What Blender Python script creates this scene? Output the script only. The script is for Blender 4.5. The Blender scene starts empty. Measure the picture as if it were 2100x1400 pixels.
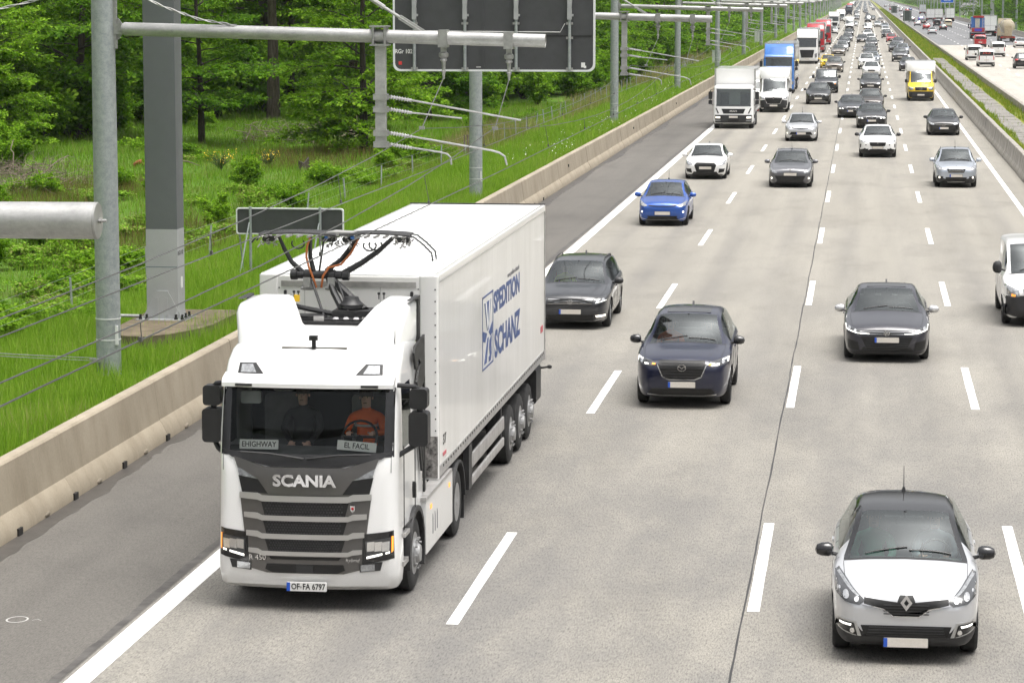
import bpy, bmesh, math, random
import numpy as np
from mathutils import Vector, Matrix
from mathutils.bvhtree import BVHTree

random.seed(7)
RNG = np.random.default_rng(7)
SC = bpy.context.scene
COL = SC.collection
R = math.radians

# ------------------------------------------------------------------ camera
cam_data = bpy.data.cameras.new('camera')
cam = bpy.data.objects.new('camera', cam_data)
COL.objects.link(cam)
cam.location = (0, 0, 7.87)
cam.rotation_euler = (R(90 - 7.0757), 0, R(7.1496))
cam_data.sensor_fit = 'HORIZONTAL'
cam_data.sensor_width = 36
cam_data.lens = 98.06
cam_data.clip_start = 0.5
cam_data.clip_end = 12000
SC.camera = cam

# ------------------------------------------------------------------ sky and sun (bright overcast)
SUN_EL, SUN_ROT = 77, 112
world = bpy.data.worlds.new('World')
SC.world = world
world.use_nodes = True
wn, wl = world.node_tree.nodes, world.node_tree.links
wn.clear()
w_out = wn.new('ShaderNodeOutputWorld')
w_bg = wn.new('ShaderNodeBackground')
w_sky = wn.new('ShaderNodeTexSky')
w_sky.sky_type = 'NISHITA'
w_sky.sun_disc = False
w_sky.sun_elevation = R(SUN_EL)
w_sky.sun_rotation = R(SUN_ROT)
w_sky.air_density = 1.0
w_sky.dust_density = 9.0
w_sky.ozone_density = 1.0
w_hsv = wn.new('ShaderNodeHueSaturation')
w_hsv.inputs['Saturation'].default_value = 0.16
w_bg.inputs['Strength'].default_value = 0.15
wl.new(w_sky.outputs[0], w_hsv.inputs['Color'])
wl.new(w_hsv.outputs[0], w_bg.inputs['Color'])
wl.new(w_bg.outputs[0], w_out.inputs['Surface'])

sun_data = bpy.data.lights.new('sun', 'SUN')
sun_data.energy = 1.5
sun_data.angle = R(40)
sun_data.color = (1.0, 0.96, 0.9)
sun = bpy.data.objects.new('sun', sun_data)
COL.objects.link(sun)
# the bright patch of the cloud cover stands high, a little to the right
sun.rotation_euler = (R(90 - SUN_EL), 0, R(180 - SUN_ROT))
SC.view_settings.view_transform = 'Standard'
SC.view_settings.look = 'None'
SC.view_settings.gamma = 1
SC.view_settings.use_curve_mapping = False
SC.view_settings.exposure = 0.62
SC.render.engine = 'CYCLES'
SC.cycles.use_denoising = True
SC.cycles.max_bounces = 5
SC.cycles.diffuse_bounces = 3
SC.cycles.glossy_bounces = 3
SC.cycles.volume_bounces = 0
SC.cycles.transparent_max_bounces = 10
SC.cycles.use_adaptive_sampling = True
SC.cycles.adaptive_threshold = 0.03
SC.cycles.caustics_reflective = False
SC.cycles.caustics_refractive = False

# ------------------------------------------------------------------ helpers
def tag(o, label=None, cat=None, group=None, kind=None):
    if label: o['label'] = label
    if cat: o['category'] = cat
    if group: o['group'] = group
    if kind: o['kind'] = kind
    return o

def empty(name, loc=(0, 0, 0), rz=0.0):
    o = bpy.data.objects.new(name, None)
    o.empty_display_size = 0.2
    o.location = loc
    o.rotation_euler = (0, 0, rz)
    COL.objects.link(o)
    return o

def link_mesh(name, me, parent=None, mats=None, loc=None):
    o = bpy.data.objects.new(name, me)
    COL.objects.link(o)
    if parent is not None:
        o.parent = parent
    if loc is not None:
        o.location = loc
    return o

def smooth_by_angle(me, ang=35):
    bm = bmesh.new(); bm.from_mesh(me)
    c = math.cos(R(ang))
    for f in bm.faces: f.smooth = True
    for e in bm.edges:
        if len(e.link_faces) == 2:
            a, b = e.link_faces
            e.smooth = a.normal.dot(b.normal) > c
    bm.to_mesh(me); bm.free()

class MB:
    """collects simple solids; build() links them as ONE mesh object"""
    def __init__(s):
        s.v, s.f, s.m = [], [], []
    def add(s, vs, fs, mi=0):
        n = len(s.v)
        s.v += [tuple(p) for p in vs]
        for f in fs:
            s.f.append([i + n for i in f]); s.m.append(mi)
        return s
    def box(s, c, d, mi=0, rot=None):
        x, y, z = d[0] / 2, d[1] / 2, d[2] / 2
        vs = [Vector((a * x, b * y, e * z)) for a in (-1, 1) for b in (-1, 1) for e in (-1, 1)]
        if rot is not None: vs = [rot @ p for p in vs]
        vs = [p + Vector(c) for p in vs]
        return s.add(vs, [(0, 1, 3, 2), (4, 6, 7, 5), (0, 4, 5, 1), (2, 3, 7, 6), (0, 2, 6, 4), (1, 5, 7, 3)], mi)
    def box2(s, a, b, mi=0):
        return s.box([(a[i] + b[i]) / 2 for i in range(3)], [abs(b[i] - a[i]) for i in range(3)], mi)
    def bbox(s, a, b, r, mi=0, axis=1):
        """box with its edges along one axis rounded"""
        k = 3
        o = [i for i in range(3) if i != axis]
        lo = [min(a[i], b[i]) for i in range(3)]; hi = [max(a[i], b[i]) for i in range(3)]
        poly = []
        for cx, cy, st in ((hi[o[0]] - r, hi[o[1]] - r, 0), (lo[o[0]] + r, hi[o[1]] - r, 1), (lo[o[0]] + r, lo[o[1]] + r, 2), (hi[o[0]] - r, lo[o[1]] + r, 3)):
            for q in range(k + 1):
                t = (st + q / k) * math.pi / 2
                poly.append((cx + r * math.cos(t), cy + r * math.sin(t)))
        return s.prism(poly, axis, lo[axis], hi[axis], mi)
    def prism(s, poly, axis, a, b, mi=0):
        o = [i for i in range(3) if i != axis]
        vs = []
        for t in (a, b):
            for p in poly:
                q = [0, 0, 0]; q[axis] = t; q[o[0]] = p[0]; q[o[1]] = p[1]
                vs.append(q)
        n = len(poly)
        fs = [(i, (i + 1) % n, n + (i + 1) % n, n + i) for i in range(n)]
        fs += [tuple(range(n))[::-1], tuple(range(n, 2 * n))]
        return s.add(vs, fs, mi)
    def tube(s, pts, r, seg=8, mi=0, cap=True):
        pts = [Vector([float(q) for q in p]) for p in pts]
        rs = [float(q) for q in r] if isinstance(r, (list, tuple)) else [float(r)] * len(pts)
        vs, fs = [], []
        up = None
        for i, p in enumerate(pts):
            d = (pts[min(i + 1, len(pts) - 1)] - pts[max(i - 1, 0)]).normalized()
            if up is None:
                up = Vector((0, 0, 1)) if abs(d.z) < 0.9 else Vector((1, 0, 0))
            a = d.cross(up)
            if a.length < 1e-5: a = d.orthogonal()
            a.normalize(); b = a.cross(d).normalized(); up = b
            for k in range(seg):
                t = 2 * math.pi * k / seg
                vs.append(p + rs[i] * (math.cos(t) * a + math.sin(t) * b))
        for i in range(len(pts) - 1):
            for k in range(seg):
                fs.append((i * seg + k, i * seg + (k + 1) % seg, (i + 1) * seg + (k + 1) % seg, (i + 1) * seg + k))
        if cap:
            fs.append(tuple(range(seg))[::-1]); n = (len(pts) - 1) * seg
            fs.append(tuple(range(n, n + seg)))
        return s.add(vs, fs, mi)
    def lathe(s, prof, o=(0, 0, 0), axis=(0, 0, 1), seg=16, mi=0, cap=True):
        """prof: (distance along axis, radius)"""
        ax = Vector(axis).normalized()
        a = ax.orthogonal().normalized(); b = ax.cross(a)
        vs, fs = [], []
        for t, r in prof:
            for k in range(seg):
                w = 2 * math.pi * k / seg
                vs.append(Vector(o) + ax * t + r * (math.cos(w) * a + math.sin(w) * b))
        for i in range(len(prof) - 1):
            for k in range(seg):
                fs.append((i * seg + k, i * seg + (k + 1) % seg, (i + 1) * seg + (k + 1) % seg, (i + 1) * seg + k))
        if cap:
            fs.append(tuple(range(seg))[::-1]); n = (len(prof) - 1) * seg
            fs.append(tuple(range(n, n + seg)))
        return s.add(vs, fs, mi)
    def mesh(s, name, mats, smooth=35):
        me = bpy.data.meshes.new(name)
        me.from_pydata(s.v, [], s.f)
        if not isinstance(mats, (list, tuple)): mats = [mats]
        for m in mats: me.materials.append(m)
        if len(mats) > 1: me.polygons.foreach_set('material_index', s.m)
        bm = bmesh.new(); bm.from_mesh(me)
        bmesh.ops.recalc_face_normals(bm, faces=bm.faces)
        if smooth:
            c = math.cos(R(smooth))
            for f in bm.faces: f.smooth = True
            for e in bm.edges:
                if len(e.link_faces) == 2:
                    fa, fb = e.link_faces
                    e.smooth = fa.normal.dot(fb.normal) > c
        bm.to_mesh(me); bm.free()
        return me
    def build(s, name, mats, parent=None, smooth=35, loc=None):
        return link_mesh(name, s.mesh(name, mats, smooth), parent, loc=loc)

def np_mesh(name, verts, quads, mat, tris=False):
    """fast mesh from numpy arrays"""
    verts = np.asarray(verts, dtype=np.float32); quads = np.asarray(quads, dtype=np.int32)
    k = quads.shape[1]
    me = bpy.data.meshes.new(name)
    me.vertices.add(len(verts)); me.vertices.foreach_set('co', verts.ravel())
    me.loops.add(quads.size); me.loops.foreach_set('vertex_index', quads.ravel())
    me.polygons.add(len(quads))
    me.polygons.foreach_set('loop_start', np.arange(0, quads.size, k, dtype=np.int32))
    me.polygons.foreach_set('loop_total', np.full(len(quads), k, dtype=np.int32))
    for m in (mat if isinstance(mat, (list, tuple)) else [mat]): me.materials.append(m)
    me.update(calc_edges=True)
    return me

def copy_tree(o, parent=None):
    c = o.copy(); COL.objects.link(c); c.parent = parent
    for ch in o.children: copy_tree(ch, c)
    return c

# ------------------------------------------------------------------ materials
MATS = {}
def node_mat(name):
    m = bpy.data.materials.new(name); m.use_nodes = True
    nt = m.node_tree; b = nt.nodes['Principled BSDF']
    MATS[name] = m
    return m, nt, b

def noise(nt, scale, detail=4, rough=0.6, vec=None, mapping=None, obj=True):
    tc = nt.nodes.new('ShaderNodeTexCoord')
    src = tc.outputs['Object' if obj else 'Generated']
    if mapping:
        mp = nt.nodes.new('ShaderNodeMapping'); mp.inputs['Scale'].default_value = mapping
        nt.links.new(src, mp.inputs['Vector']); src = mp.outputs[0]
    n = nt.nodes.new('ShaderNodeTexNoise')
    n.inputs['Scale'].default_value = scale; n.inputs['Detail'].default_value = detail; n.inputs['Roughness'].default_value = rough
    nt.links.new(src, n.inputs['Vector'])
    return n.outputs['Fac']

def ramp(nt, fac, stops):
    r = nt.nodes.new('ShaderNodeValToRGB')
    e = r.color_ramp.elements
    while len(e) > 1: e.remove(e[0])
    e[0].position, e[0].color = stops[0][0], (*stops[0][1], 1)
    for p, c in stops[1:]:
        k = e.new(p); k.color = (*c, 1)
    nt.links.new(fac, r.inputs['Fac'])
    return r.outputs['Color']

def mixc(nt, fac, a, b, mode='MIX'):
    m = nt.nodes.new('ShaderNodeMix'); m.data_type = 'RGBA'; m.blend_type = mode
    for sock, val in ((m.inputs[0], fac), (m.inputs[6], a), (m.inputs[7], b)):
        if hasattr(val, 'is_output'): nt.links.new(val, sock)
        elif isinstance(val, (tuple, list)): sock.default_value = (*val[:3], 1)
        else: sock.default_value = val
    return m.outputs[2]

def bump(nt, b, fac, strength=0.3, dist=0.02):
    k = nt.nodes.new('ShaderNodeBump'); k.inputs['Strength'].default_value = strength; k.inputs['Distance'].default_value = dist
    nt.links.new(fac, k.inputs['Height']); nt.links.new(k.outputs[0], b.inputs['Normal'])

def simple(name, col, rough=0.5, metal=0.0, var=0.0, scale=6, spec=None, coat=0.0, bmp=0.0):
    if name in MATS: return MATS[name]
    m, nt, b = node_mat(name)
    b.inputs['Roughness'].default_value = rough
    b.inputs['Metallic'].default_value = metal
    if spec is not None: b.inputs['Specular IOR Level'].default_value = spec
    if coat: b.inputs['Coat Weight'].default_value = coat; b.inputs['Coat Roughness'].default_value = 0.03
    if var > 0:
        f = noise(nt, scale)
        c = ramp(nt, f, [(0.3, tuple(max(0, x * (1 - var)) for x in col)), (0.7, tuple(min(1, x * (1 + var)) for x in col))])
        nt.links.new(c, b.inputs['Base Color'])
        if bmp: bump(nt, b, f, bmp)
    else:
        b.inputs['Base Color'].default_value = (*col, 1)
    return m

def emit(name, col, s):
    if name in MATS: return MATS[name]
    m, nt, b = node_mat(name)
    b.inputs['Base Color'].default_value = (*col, 1)
    b.inputs['Emission Color'].default_value = (*col, 1)
    b.inputs['Emission Strength'].default_value = s
    return m

def paint(name, col, metal=0.0, rough=0.35, dirt=0.018):
    """car paint with a clear coat and a thin film of road dust low down on the body"""
    if name in MATS: return MATS[name]
    m, nt, b = node_mat(name)
    b.inputs['Metallic'].default_value = metal
    b.inputs['Coat Weight'].default_value = 0.8
    b.inputs['Coat Roughness'].default_value = 0.04
    f = noise(nt, 3.0, 5)
    tc = nt.nodes.new('ShaderNodeTexCoord'); sp = nt.nodes.new('ShaderNodeSeparateXYZ')
    nt.links.new(tc.outputs['Object'], sp.inputs[0])
    mr = nt.nodes.new('ShaderNodeMapRange'); mr.inputs[1].default_value = 0.9; mr.inputs[2].default_value = 0.15
    mr.inputs[3].default_value = 0.0; mr.inputs[4].default_value = 1.0
    nt.links.new(sp.outputs['Z'], mr.inputs[0])
    mu = nt.nodes.new('ShaderNodeMath'); mu.operation = 'MULTIPLY'
    nt.links.new(mr.outputs[0], mu.inputs[0]); nt.links.new(f, mu.inputs[1])
    m2 = nt.nodes.new('ShaderNodeMath'); m2.operation = 'MULTIPLY'; m2.inputs[1].default_value = dirt * 6
    nt.links.new(mu.outputs[0], m2.inputs[0])
    c = mixc(nt, m2.outputs[0], col, (0.17, 0.15, 0.13))
    nt.links.new(c, b.inputs['Base Color'])
    ra = nt.nodes.new('ShaderNodeMath'); ra.operation = 'MULTIPLY_ADD'; ra.inputs[1].default_value = 0.5; ra.inputs[2].default_value = rough
    nt.links.new(m2.outputs[0], ra.inputs[0]); nt.links.new(ra.outputs[0], b.inputs['Roughness'])
    return m

def glass_mat(name, tint, refl=1.0, clear=0.75, ior=2.1):
    """window glass: a mirror film by Fresnel over a tinted see-through pane"""
    m = bpy.data.materials.new(name); m.use_nodes = True; MATS[name] = m
    nt = m.node_tree; nt.nodes.clear()
    out = nt.nodes.new('ShaderNodeOutputMaterial')
    tr = nt.nodes.new('ShaderNodeBsdfTransparent'); tr.inputs['Color'].default_value = (*[t * clear for t in tint], 1)
    gl = nt.nodes.new('ShaderNodeBsdfGlossy'); gl.inputs['Roughness'].default_value = 0.02
    gl.inputs['Color'].default_value = (0.9 * refl, 0.95 * refl, 0.95 * refl, 1)
    fr = nt.nodes.new('ShaderNodeFresnel'); fr.inputs['IOR'].default_value = ior
    mx = nt.nodes.new('ShaderNodeMixShader')
    nt.links.new(fr.outputs[0], mx.inputs[0]); nt.links.new(tr.outputs[0], mx.inputs[1]); nt.links.new(gl.outputs[0], mx.inputs[2])
    nt.links.new(mx.outputs[0], out.inputs['Surface'])
    return m

# --- setting materials
def concrete_road(name, c0, c1, dark, speck=0.5, tracks=()):
    m, nt, b = node_mat(name)
    b.inputs['Roughness'].default_value = 0.75
    b.inputs['Specular IOR Level'].default_value = 0.35
    big = noise(nt, 0.06, 4, 0.6, mapping=(1, 0.35, 1))
    streak = noise(nt, 0.9, 6, 0.65, mapping=(1, 0.03, 1))
    patch = noise(nt, 0.5, 6, 0.7, mapping=(1, 0.4, 1))
    fine = noise(nt, 44, 3, 0.8, mapping=(1, 0.17, 1))
    fine2 = noise(nt, 75, 2, 0.7, mapping=(1, 0.2, 1))
    c = ramp(nt, big, [(0.3, c0), (0.7, c1)])
    s = ramp(nt, streak, [(0.35, (0.80, 0.80, 0.80)), (0.65, (1.04, 1.04, 1.04))])
    c = mixc(nt, 0.75, c, s, 'MULTIPLY')
    p = ramp(nt, patch, [(0.28, (0.70, 0.70, 0.71)), (0.5, (1, 1, 1))])
    c = mixc(nt, 0.75, c, p, 'MULTIPLY')
    fs = ramp(nt, fine, [(0.3, (1 - speck,) * 3), (0.5, (1, 1, 1)), (0.72, (1 + 0.35 * speck,) * 3)])
    c = mixc(nt, 1.0, c, fs, 'MULTIPLY')
    f2 = ramp(nt, fine2, [(0.35, (1 - 0.7 * speck,) * 3), (0.6, (1.05,) * 3)])
    c = mixc(nt, 0.8, c, f2, 'MULTIPLY')
    if tracks:
        # rubber and oil worn into the wheel tracks: bands along the road, broken up by noise
        tc = nt.nodes.new('ShaderNodeTexCoord'); sp = nt.nodes.new('ShaderNodeSeparateXYZ')
        nt.links.new(tc.outputs['Object'], sp.inputs[0])
        acc = None
        for x0, w, a in tracks:
            d = nt.nodes.new('ShaderNodeMath'); d.operation = 'SUBTRACT'; d.inputs[1].default_value = x0
            nt.links.new(sp.outputs['X'], d.inputs[0])
            ab = nt.nodes.new('ShaderNodeMath'); ab.operation = 'ABSOLUTE'; nt.links.new(d.outputs[0], ab.inputs[0])
            mr = nt.nodes.new('ShaderNodeMapRange'); mr.interpolation_type = 'SMOOTHSTEP'
            mr.inputs[1].default_value = w; mr.inputs[2].default_value = 0.0; mr.inputs[3].default_value = 0.0; mr.inputs[4].default_value = a
            nt.links.new(ab.outputs[0], mr.inputs[0])
            if acc is None: acc = mr.outputs[0]
            else:
                ad = nt.nodes.new('ShaderNodeMath'); ad.operation = 'MAXIMUM'
                nt.links.new(acc, ad.inputs[0]); nt.links.new(mr.outputs[0], ad.inputs[1]); acc = ad.outputs[0]
        br = noise(nt, 0.35, 5, 0.7, mapping=(1, 0.12, 1))
        brr = ramp(nt, br, [(0.38, (0, 0, 0)), (0.62, (1, 1, 1))])
        mu = nt.nodes.new('ShaderNodeMath'); mu.operation = 'MULTIPLY'
        nt.links.new(acc, mu.inputs[0]); nt.links.new(brr, mu.inputs[1])
        c = mixc(nt, mu.outputs[0], c, dark)
        # darker grey towards the near end of the road, in patches with ragged edges
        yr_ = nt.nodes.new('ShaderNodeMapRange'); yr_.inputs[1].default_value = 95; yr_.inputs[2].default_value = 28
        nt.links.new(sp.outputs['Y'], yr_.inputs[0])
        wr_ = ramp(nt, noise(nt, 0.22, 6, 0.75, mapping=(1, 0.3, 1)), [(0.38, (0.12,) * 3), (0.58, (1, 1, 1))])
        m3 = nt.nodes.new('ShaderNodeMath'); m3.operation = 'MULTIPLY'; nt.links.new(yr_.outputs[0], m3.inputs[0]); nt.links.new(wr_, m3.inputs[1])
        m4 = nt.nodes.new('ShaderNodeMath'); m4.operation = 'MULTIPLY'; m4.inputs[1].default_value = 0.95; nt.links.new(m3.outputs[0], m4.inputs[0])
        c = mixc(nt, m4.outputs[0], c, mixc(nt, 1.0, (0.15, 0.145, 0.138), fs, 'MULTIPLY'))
    nt.links.new(c, b.inputs['Base Color'])
    bump(nt, b, fine, 0.25, 0.01)
    return m
M = {}
tr = []
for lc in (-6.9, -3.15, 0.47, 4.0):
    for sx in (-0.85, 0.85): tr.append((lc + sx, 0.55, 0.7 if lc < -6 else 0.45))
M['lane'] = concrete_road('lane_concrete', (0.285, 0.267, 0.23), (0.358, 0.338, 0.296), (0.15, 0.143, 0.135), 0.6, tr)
M['lane_far'] = concrete_road('opposite_concrete', (0.40, 0.375, 0.335), (0.47, 0.44, 0.39), (0.2, 0.19, 0.18), 0.3)
M['asphalt_far'] = concrete_road('opposite_asphalt', (0.17, 0.172, 0.178), (0.21, 0.212, 0.216), (0.1, 0.1, 0.1), 0.3)
M['shoulder'] = concrete_road('shoulder_asphalt', (0.122, 0.114, 0.102), (0.152, 0.142, 0.127), (0.07, 0.07, 0.07), 0.4)
M['joint'] = simple('joint_sealant', (0.03, 0.03, 0.03), 0.6)
M['seam'] = simple('dark_asphalt_seam', (0.075, 0.07, 0.065), 0.8, var=0.4, scale=3)

def marking():
    m, nt, b = node_mat('road_paint')
    b.inputs['Roughness'].default_value = 0.6
    f = noise(nt, 14, 6, 0.75)
    g = noise(nt, 1.2, 4, 0.6, mapping=(1, 0.25, 1))
    c = ramp(nt, f, [(0.28, (0.5, 0.49, 0.46)), (0.42, (0.82, 0.82, 0.8))])
    d = ramp(nt, g, [(0.25, (0.78, 0.77, 0.74)), (0.5, (1, 1, 1))])
    nt.links.new(mixc(nt, 0.8, c, d, 'MULTIPLY'), b.inputs['Base Color'])
    return m
M['mark'] = marking()

def barrier_mat():
    m, nt, b = node_mat('barrier_concrete')
    b.inputs['Roughness'].default_value = 0.85
    big = noise(nt, 0.5, 5, 0.65)
    vert = noise(nt, 2.2, 5, 0.7, mapping=(1, 1, 0.12))
    fine = noise(nt, 30, 4, 0.7)
    c = ramp(nt, big, [(0.3, (0.275, 0.235, 0.175)), (0.7, (0.365, 0.315, 0.24))])
    v = ramp(nt, vert, [(0.3, (0.66, 0.63, 0.59)), (0.55, (1, 1, 1))])
    c = mixc(nt, 0.55, c, v, 'MULTIPLY')
    fs = ramp(nt, fine, [(0.3, (0.8, 0.8, 0.8)), (0.6, (1.05, 1.05, 1.05))])
    c = mixc(nt, 0.6, c, fs, 'MULTIPLY')
    nt.links.new(c, b.inputs['Base Color'])
    bump(nt, b, fine, 0.2, 0.01)
    return m
M['barrier'] = barrier_mat()
M['barrier_dark'] = simple('median_barrier_concrete', (0.285, 0.265, 0.235), 0.85, var=0.3, scale=1.4, bmp=0.1)

def galv():
    m, nt, b = node_mat('galvanised_steel')
    b.inputs['Metallic'].default_value = 0.35
    f = noise(nt, 9, 5, 0.7); g = noise(nt, 55, 3, 0.7)
    c = ramp(nt, f, [(0.3, (0.27, 0.30, 0.305)), (0.7, (0.42, 0.445, 0.44))])
    h = ramp(nt, g, [(0.32, (0.82, 0.83, 0.84)), (0.62, (1.1, 1.1, 1.1))])
    nt.links.new(mixc(nt, 0.8, c, h, 'MULTIPLY'), b.inputs['Base Color'])
    nt.links.new(ramp(nt, g, [(0.3, (0.36,) * 3), (0.7, (0.6,) * 3)]), b.inputs['Roughness'])
    return m
M['galv'] = galv()
def tube_mat():
    m, nt, b = node_mat('aluminium_tube')
    b.inputs['Metallic'].default_value = 0.35
    f = noise(nt, 2.6, 6, 0.75, mapping=(1, 2.5, 2.5)); g = noise(nt, 24, 4, 0.7)
    c = ramp(nt, f, [(0.3, (0.30, 0.30, 0.295)), (0.7, (0.50, 0.495, 0.485))])
    h = ramp(nt, g, [(0.32, (0.86, 0.86, 0.86)), (0.62, (1.05, 1.05, 1.05))])
    nt.links.new(mixc(nt, 0.7, c, h, 'MULTIPLY'), b.inputs['Base Color'])
    b.inputs['Roughness'].default_value = 0.45
    return m
M['tube'] = tube_mat()
M['steel'] = simple('cast_steel', (0.33, 0.33, 0.32), 0.45, 0.5, var=0.2)
M['wire'] = simple('copper_wire_weathered', (0.10, 0.10, 0.095), 0.5, 0.4)
M['grey_dark'] = simple('gantry_grey_paint', (0.112, 0.122, 0.124), 0.5, var=0.06, scale=2)
M['grey_light'] = simple('gantry_light_grey_paint', (0.36, 0.37, 0.37), 0.55, var=0.06, scale=2)
M['sign_back'] = simple('sign_back_anthracite', (0.055, 0.057, 0.06), 0.55, var=0.12, scale=4)
M['sign_green'] = simple('sign_back_green_grey', (0.05, 0.065, 0.06), 0.6, var=0.1)
M['sign_rim'] = simple('sign_rim_white', (0.72, 0.73, 0.74), 0.5)
M['white_flat'] = simple('white_print', (0.8, 0.8, 0.78), 0.6)
M['black_flat'] = simple('black_print', (0.015, 0.015, 0.015), 0.5)
M['insul'] = simple('insulator_grey', (0.5, 0.49, 0.5), 0.5)
M['found'] = simple('mossy_foundation_concrete', (0.12, 0.095, 0.058), 0.9, var=0.45, scale=3, bmp=0.2)
M['found_side'] = simple('foundation_side_concrete', (0.27, 0.24, 0.19), 0.9, var=0.4, scale=2.5)
M['sign_blue'] = simple('sign_blue', (0.01, 0.12, 0.62), 0.45)
# ================================================================== SETTING
def hsh(x, y):
    return math.sin(x * 0.37 + y * 0.113) * 0.5 + math.sin(x * 0.13 - y * 0.21 + 1.3) * 0.5 + 0.35 * math.sin(x * 0.9 + 2.0) * math.sin(y * 0.5)

def ground_z(x, y):
    if x <= -12.55:
        pts = [(-4000, 0.0), (-60, 0.5), (-42, 0.35), (-30, 0.0), (-22, -0.05), (-19, 0.12), (-17, 0.42), (-15, 0.62), (-12.55, 0.72)]
    elif x >= 29.85:
        pts = [(29.85, 0.6), (33, 0.7), (40, 0.5), (70, 0.3), (4000, 0)]
    else:
        return -0.12
    xs = [p[0] for p in pts]; zs = [p[1] for p in pts]
    z = float(np.interp(x, xs, zs))
    amp = 0.0 if x > -16 else min(1.0, (-16 - x) / 8) * 0.16
    if x > 30: amp = 0.1
    if abs(x) > 150: amp = 0
    return z + amp * hsh(x, y)

def ground_mat():
    m, nt, b = node_mat('grass_ground')
    b.inputs['Roughness'].default_value = 0.95
    b.inputs['Specular IOR Level'].default_value = 0.1
    f = noise(nt, 0.25, 6, 0.7); g = noise(nt, 6, 5, 0.75); d = noise(nt, 0.12, 5, 0.6)
    c = ramp(nt, g, [(0.25, (0.025, 0.05, 0.008)), (0.5, (0.075, 0.15, 0.018)), (0.75, (0.15, 0.25, 0.035))])
    c2 = ramp(nt, f, [(0.36, (0.10, 0.10, 0.035)), (0.52, (0.08, 0.16, 0.02)), (0.7, (0.13, 0.25, 0.03))])
    c = mixc(nt, 0.5, c, c2)
    # the wood's floor: leaf litter beyond the meadow
    tc = nt.nodes.new('ShaderNodeTexCoord'); sp = nt.nodes.new('ShaderNodeSeparateXYZ'); nt.links.new(tc.outputs['Object'], sp.inputs[0])
    ad = nt.nodes.new('ShaderNodeMath'); ad.operation = 'MULTIPLY_ADD'; ad.inputs[1].default_value = 14; ad.inputs[2].default_value = -7
    nt.links.new(d, ad.inputs[0])
    sm = nt.nodes.new('ShaderNodeMath'); sm.operation = 'ADD'; nt.links.new(sp.outputs['X'], sm.inputs[0]); nt.links.new(ad.outputs[0], sm.inputs[1])
    mr = nt.nodes.new('ShaderNodeMapRange'); mr.inputs[1].default_value = -40; mr.inputs[2].default_value = -46
    nt.links.new(sm.outputs[0], mr.inputs[0])
    c = mixc(nt, mr.outputs[0], c, (0.045, 0.04, 0.018))
    nt.links.new(c, b.inputs['Base Color'])
    bump(nt, b, g, 0.6, 0.08)
    return m
M['ground'] = ground_mat()

xs = [-4000, -1200, -400, -200, -130] + list(np.arange(-100, -50, 6)) + list(np.arange(-50, -20, 1.5)) + [-20, -19, -18, -17, -16, -15, -14, -13.2, -12.56, -12.54, 0, 29.84, 29.86, 31, 33, 36, 40, 50, 70, 120, 400, 1200, 4000]
ys = [-200, -60] + list(np.arange(-30, 240, 3.0)) + list(np.arange(240, 600, 12)) + list(np.arange(600, 1800, 60)) + [2200, 3000, 5000, 9000]
V = [(x, y, ground_z(x, y)) for y in ys for x in xs]
nx = len(xs)
Fq = [(j * nx + i, j * nx + i + 1, (j + 1) * nx + i + 1, (j + 1) * nx + i) for j in range(len(ys) - 1) for i in range(nx - 1)]
me = np_mesh('ground', V, Fq, M['ground'])
me.polygons.foreach_set('use_smooth', [True] * len(me.polygons))
ground = link_mesh('ground', me); tag(ground, kind='structure')

Y0, Y1 = -60, 7000
def sheet(name, x0, x1, y0, y1, z, mat, parent=None, kind=None):
    ny = 40
    yy = [y0 + (y1 - y0) * (k / ny) ** 2 for k in range(ny + 1)]
    v = []; f = []
    for y in yy: v += [(x0, y, z), (x1, y, z)]
    for k in range(ny): f.append((2 * k, 2 * k + 1, 2 * k + 3, 2 * k + 2))
    me = np_mesh(name, v, f, mat)
    o = link_mesh(name, me, parent)
    if kind: tag(o, kind=kind)
    return o

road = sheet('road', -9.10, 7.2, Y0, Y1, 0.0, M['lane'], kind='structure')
shoulder = sheet('hard_shoulder', -12.5, -9.10, Y0, Y1, 0.0, M['shoulder'], kind='structure')
road2 = sheet('opposite_road', 10.3, 29.8, Y0, 448, 0.0, M['lane_far'], kind='structure')
road3 = sheet('opposite_road', 10.3, 29.8, 448, Y1, 0.0, M['asphalt_far'], kind='structure')
sheet('edge_line', -9.05, -8.75, Y0, Y1, 0.005, M['mark'], road)
sheet('edge_line', 5.78, 5.98, Y0, Y1, 0.005, M['mark'], road)
sheet('edge_line', 26.3, 26.6, Y0, 448, 0.005, M['mark'], road2)
sheet('edge_line', 11.35, 11.55, Y0, 448, 0.005, M['mark'], road2)
sheet('edge_line', 26.3, 26.6, 448, Y1, 0.005, M['mark'], road3)
sheet('edge_line', 11.35, 11.55, 448, Y1, 0.005, M['mark'], road3)

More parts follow.
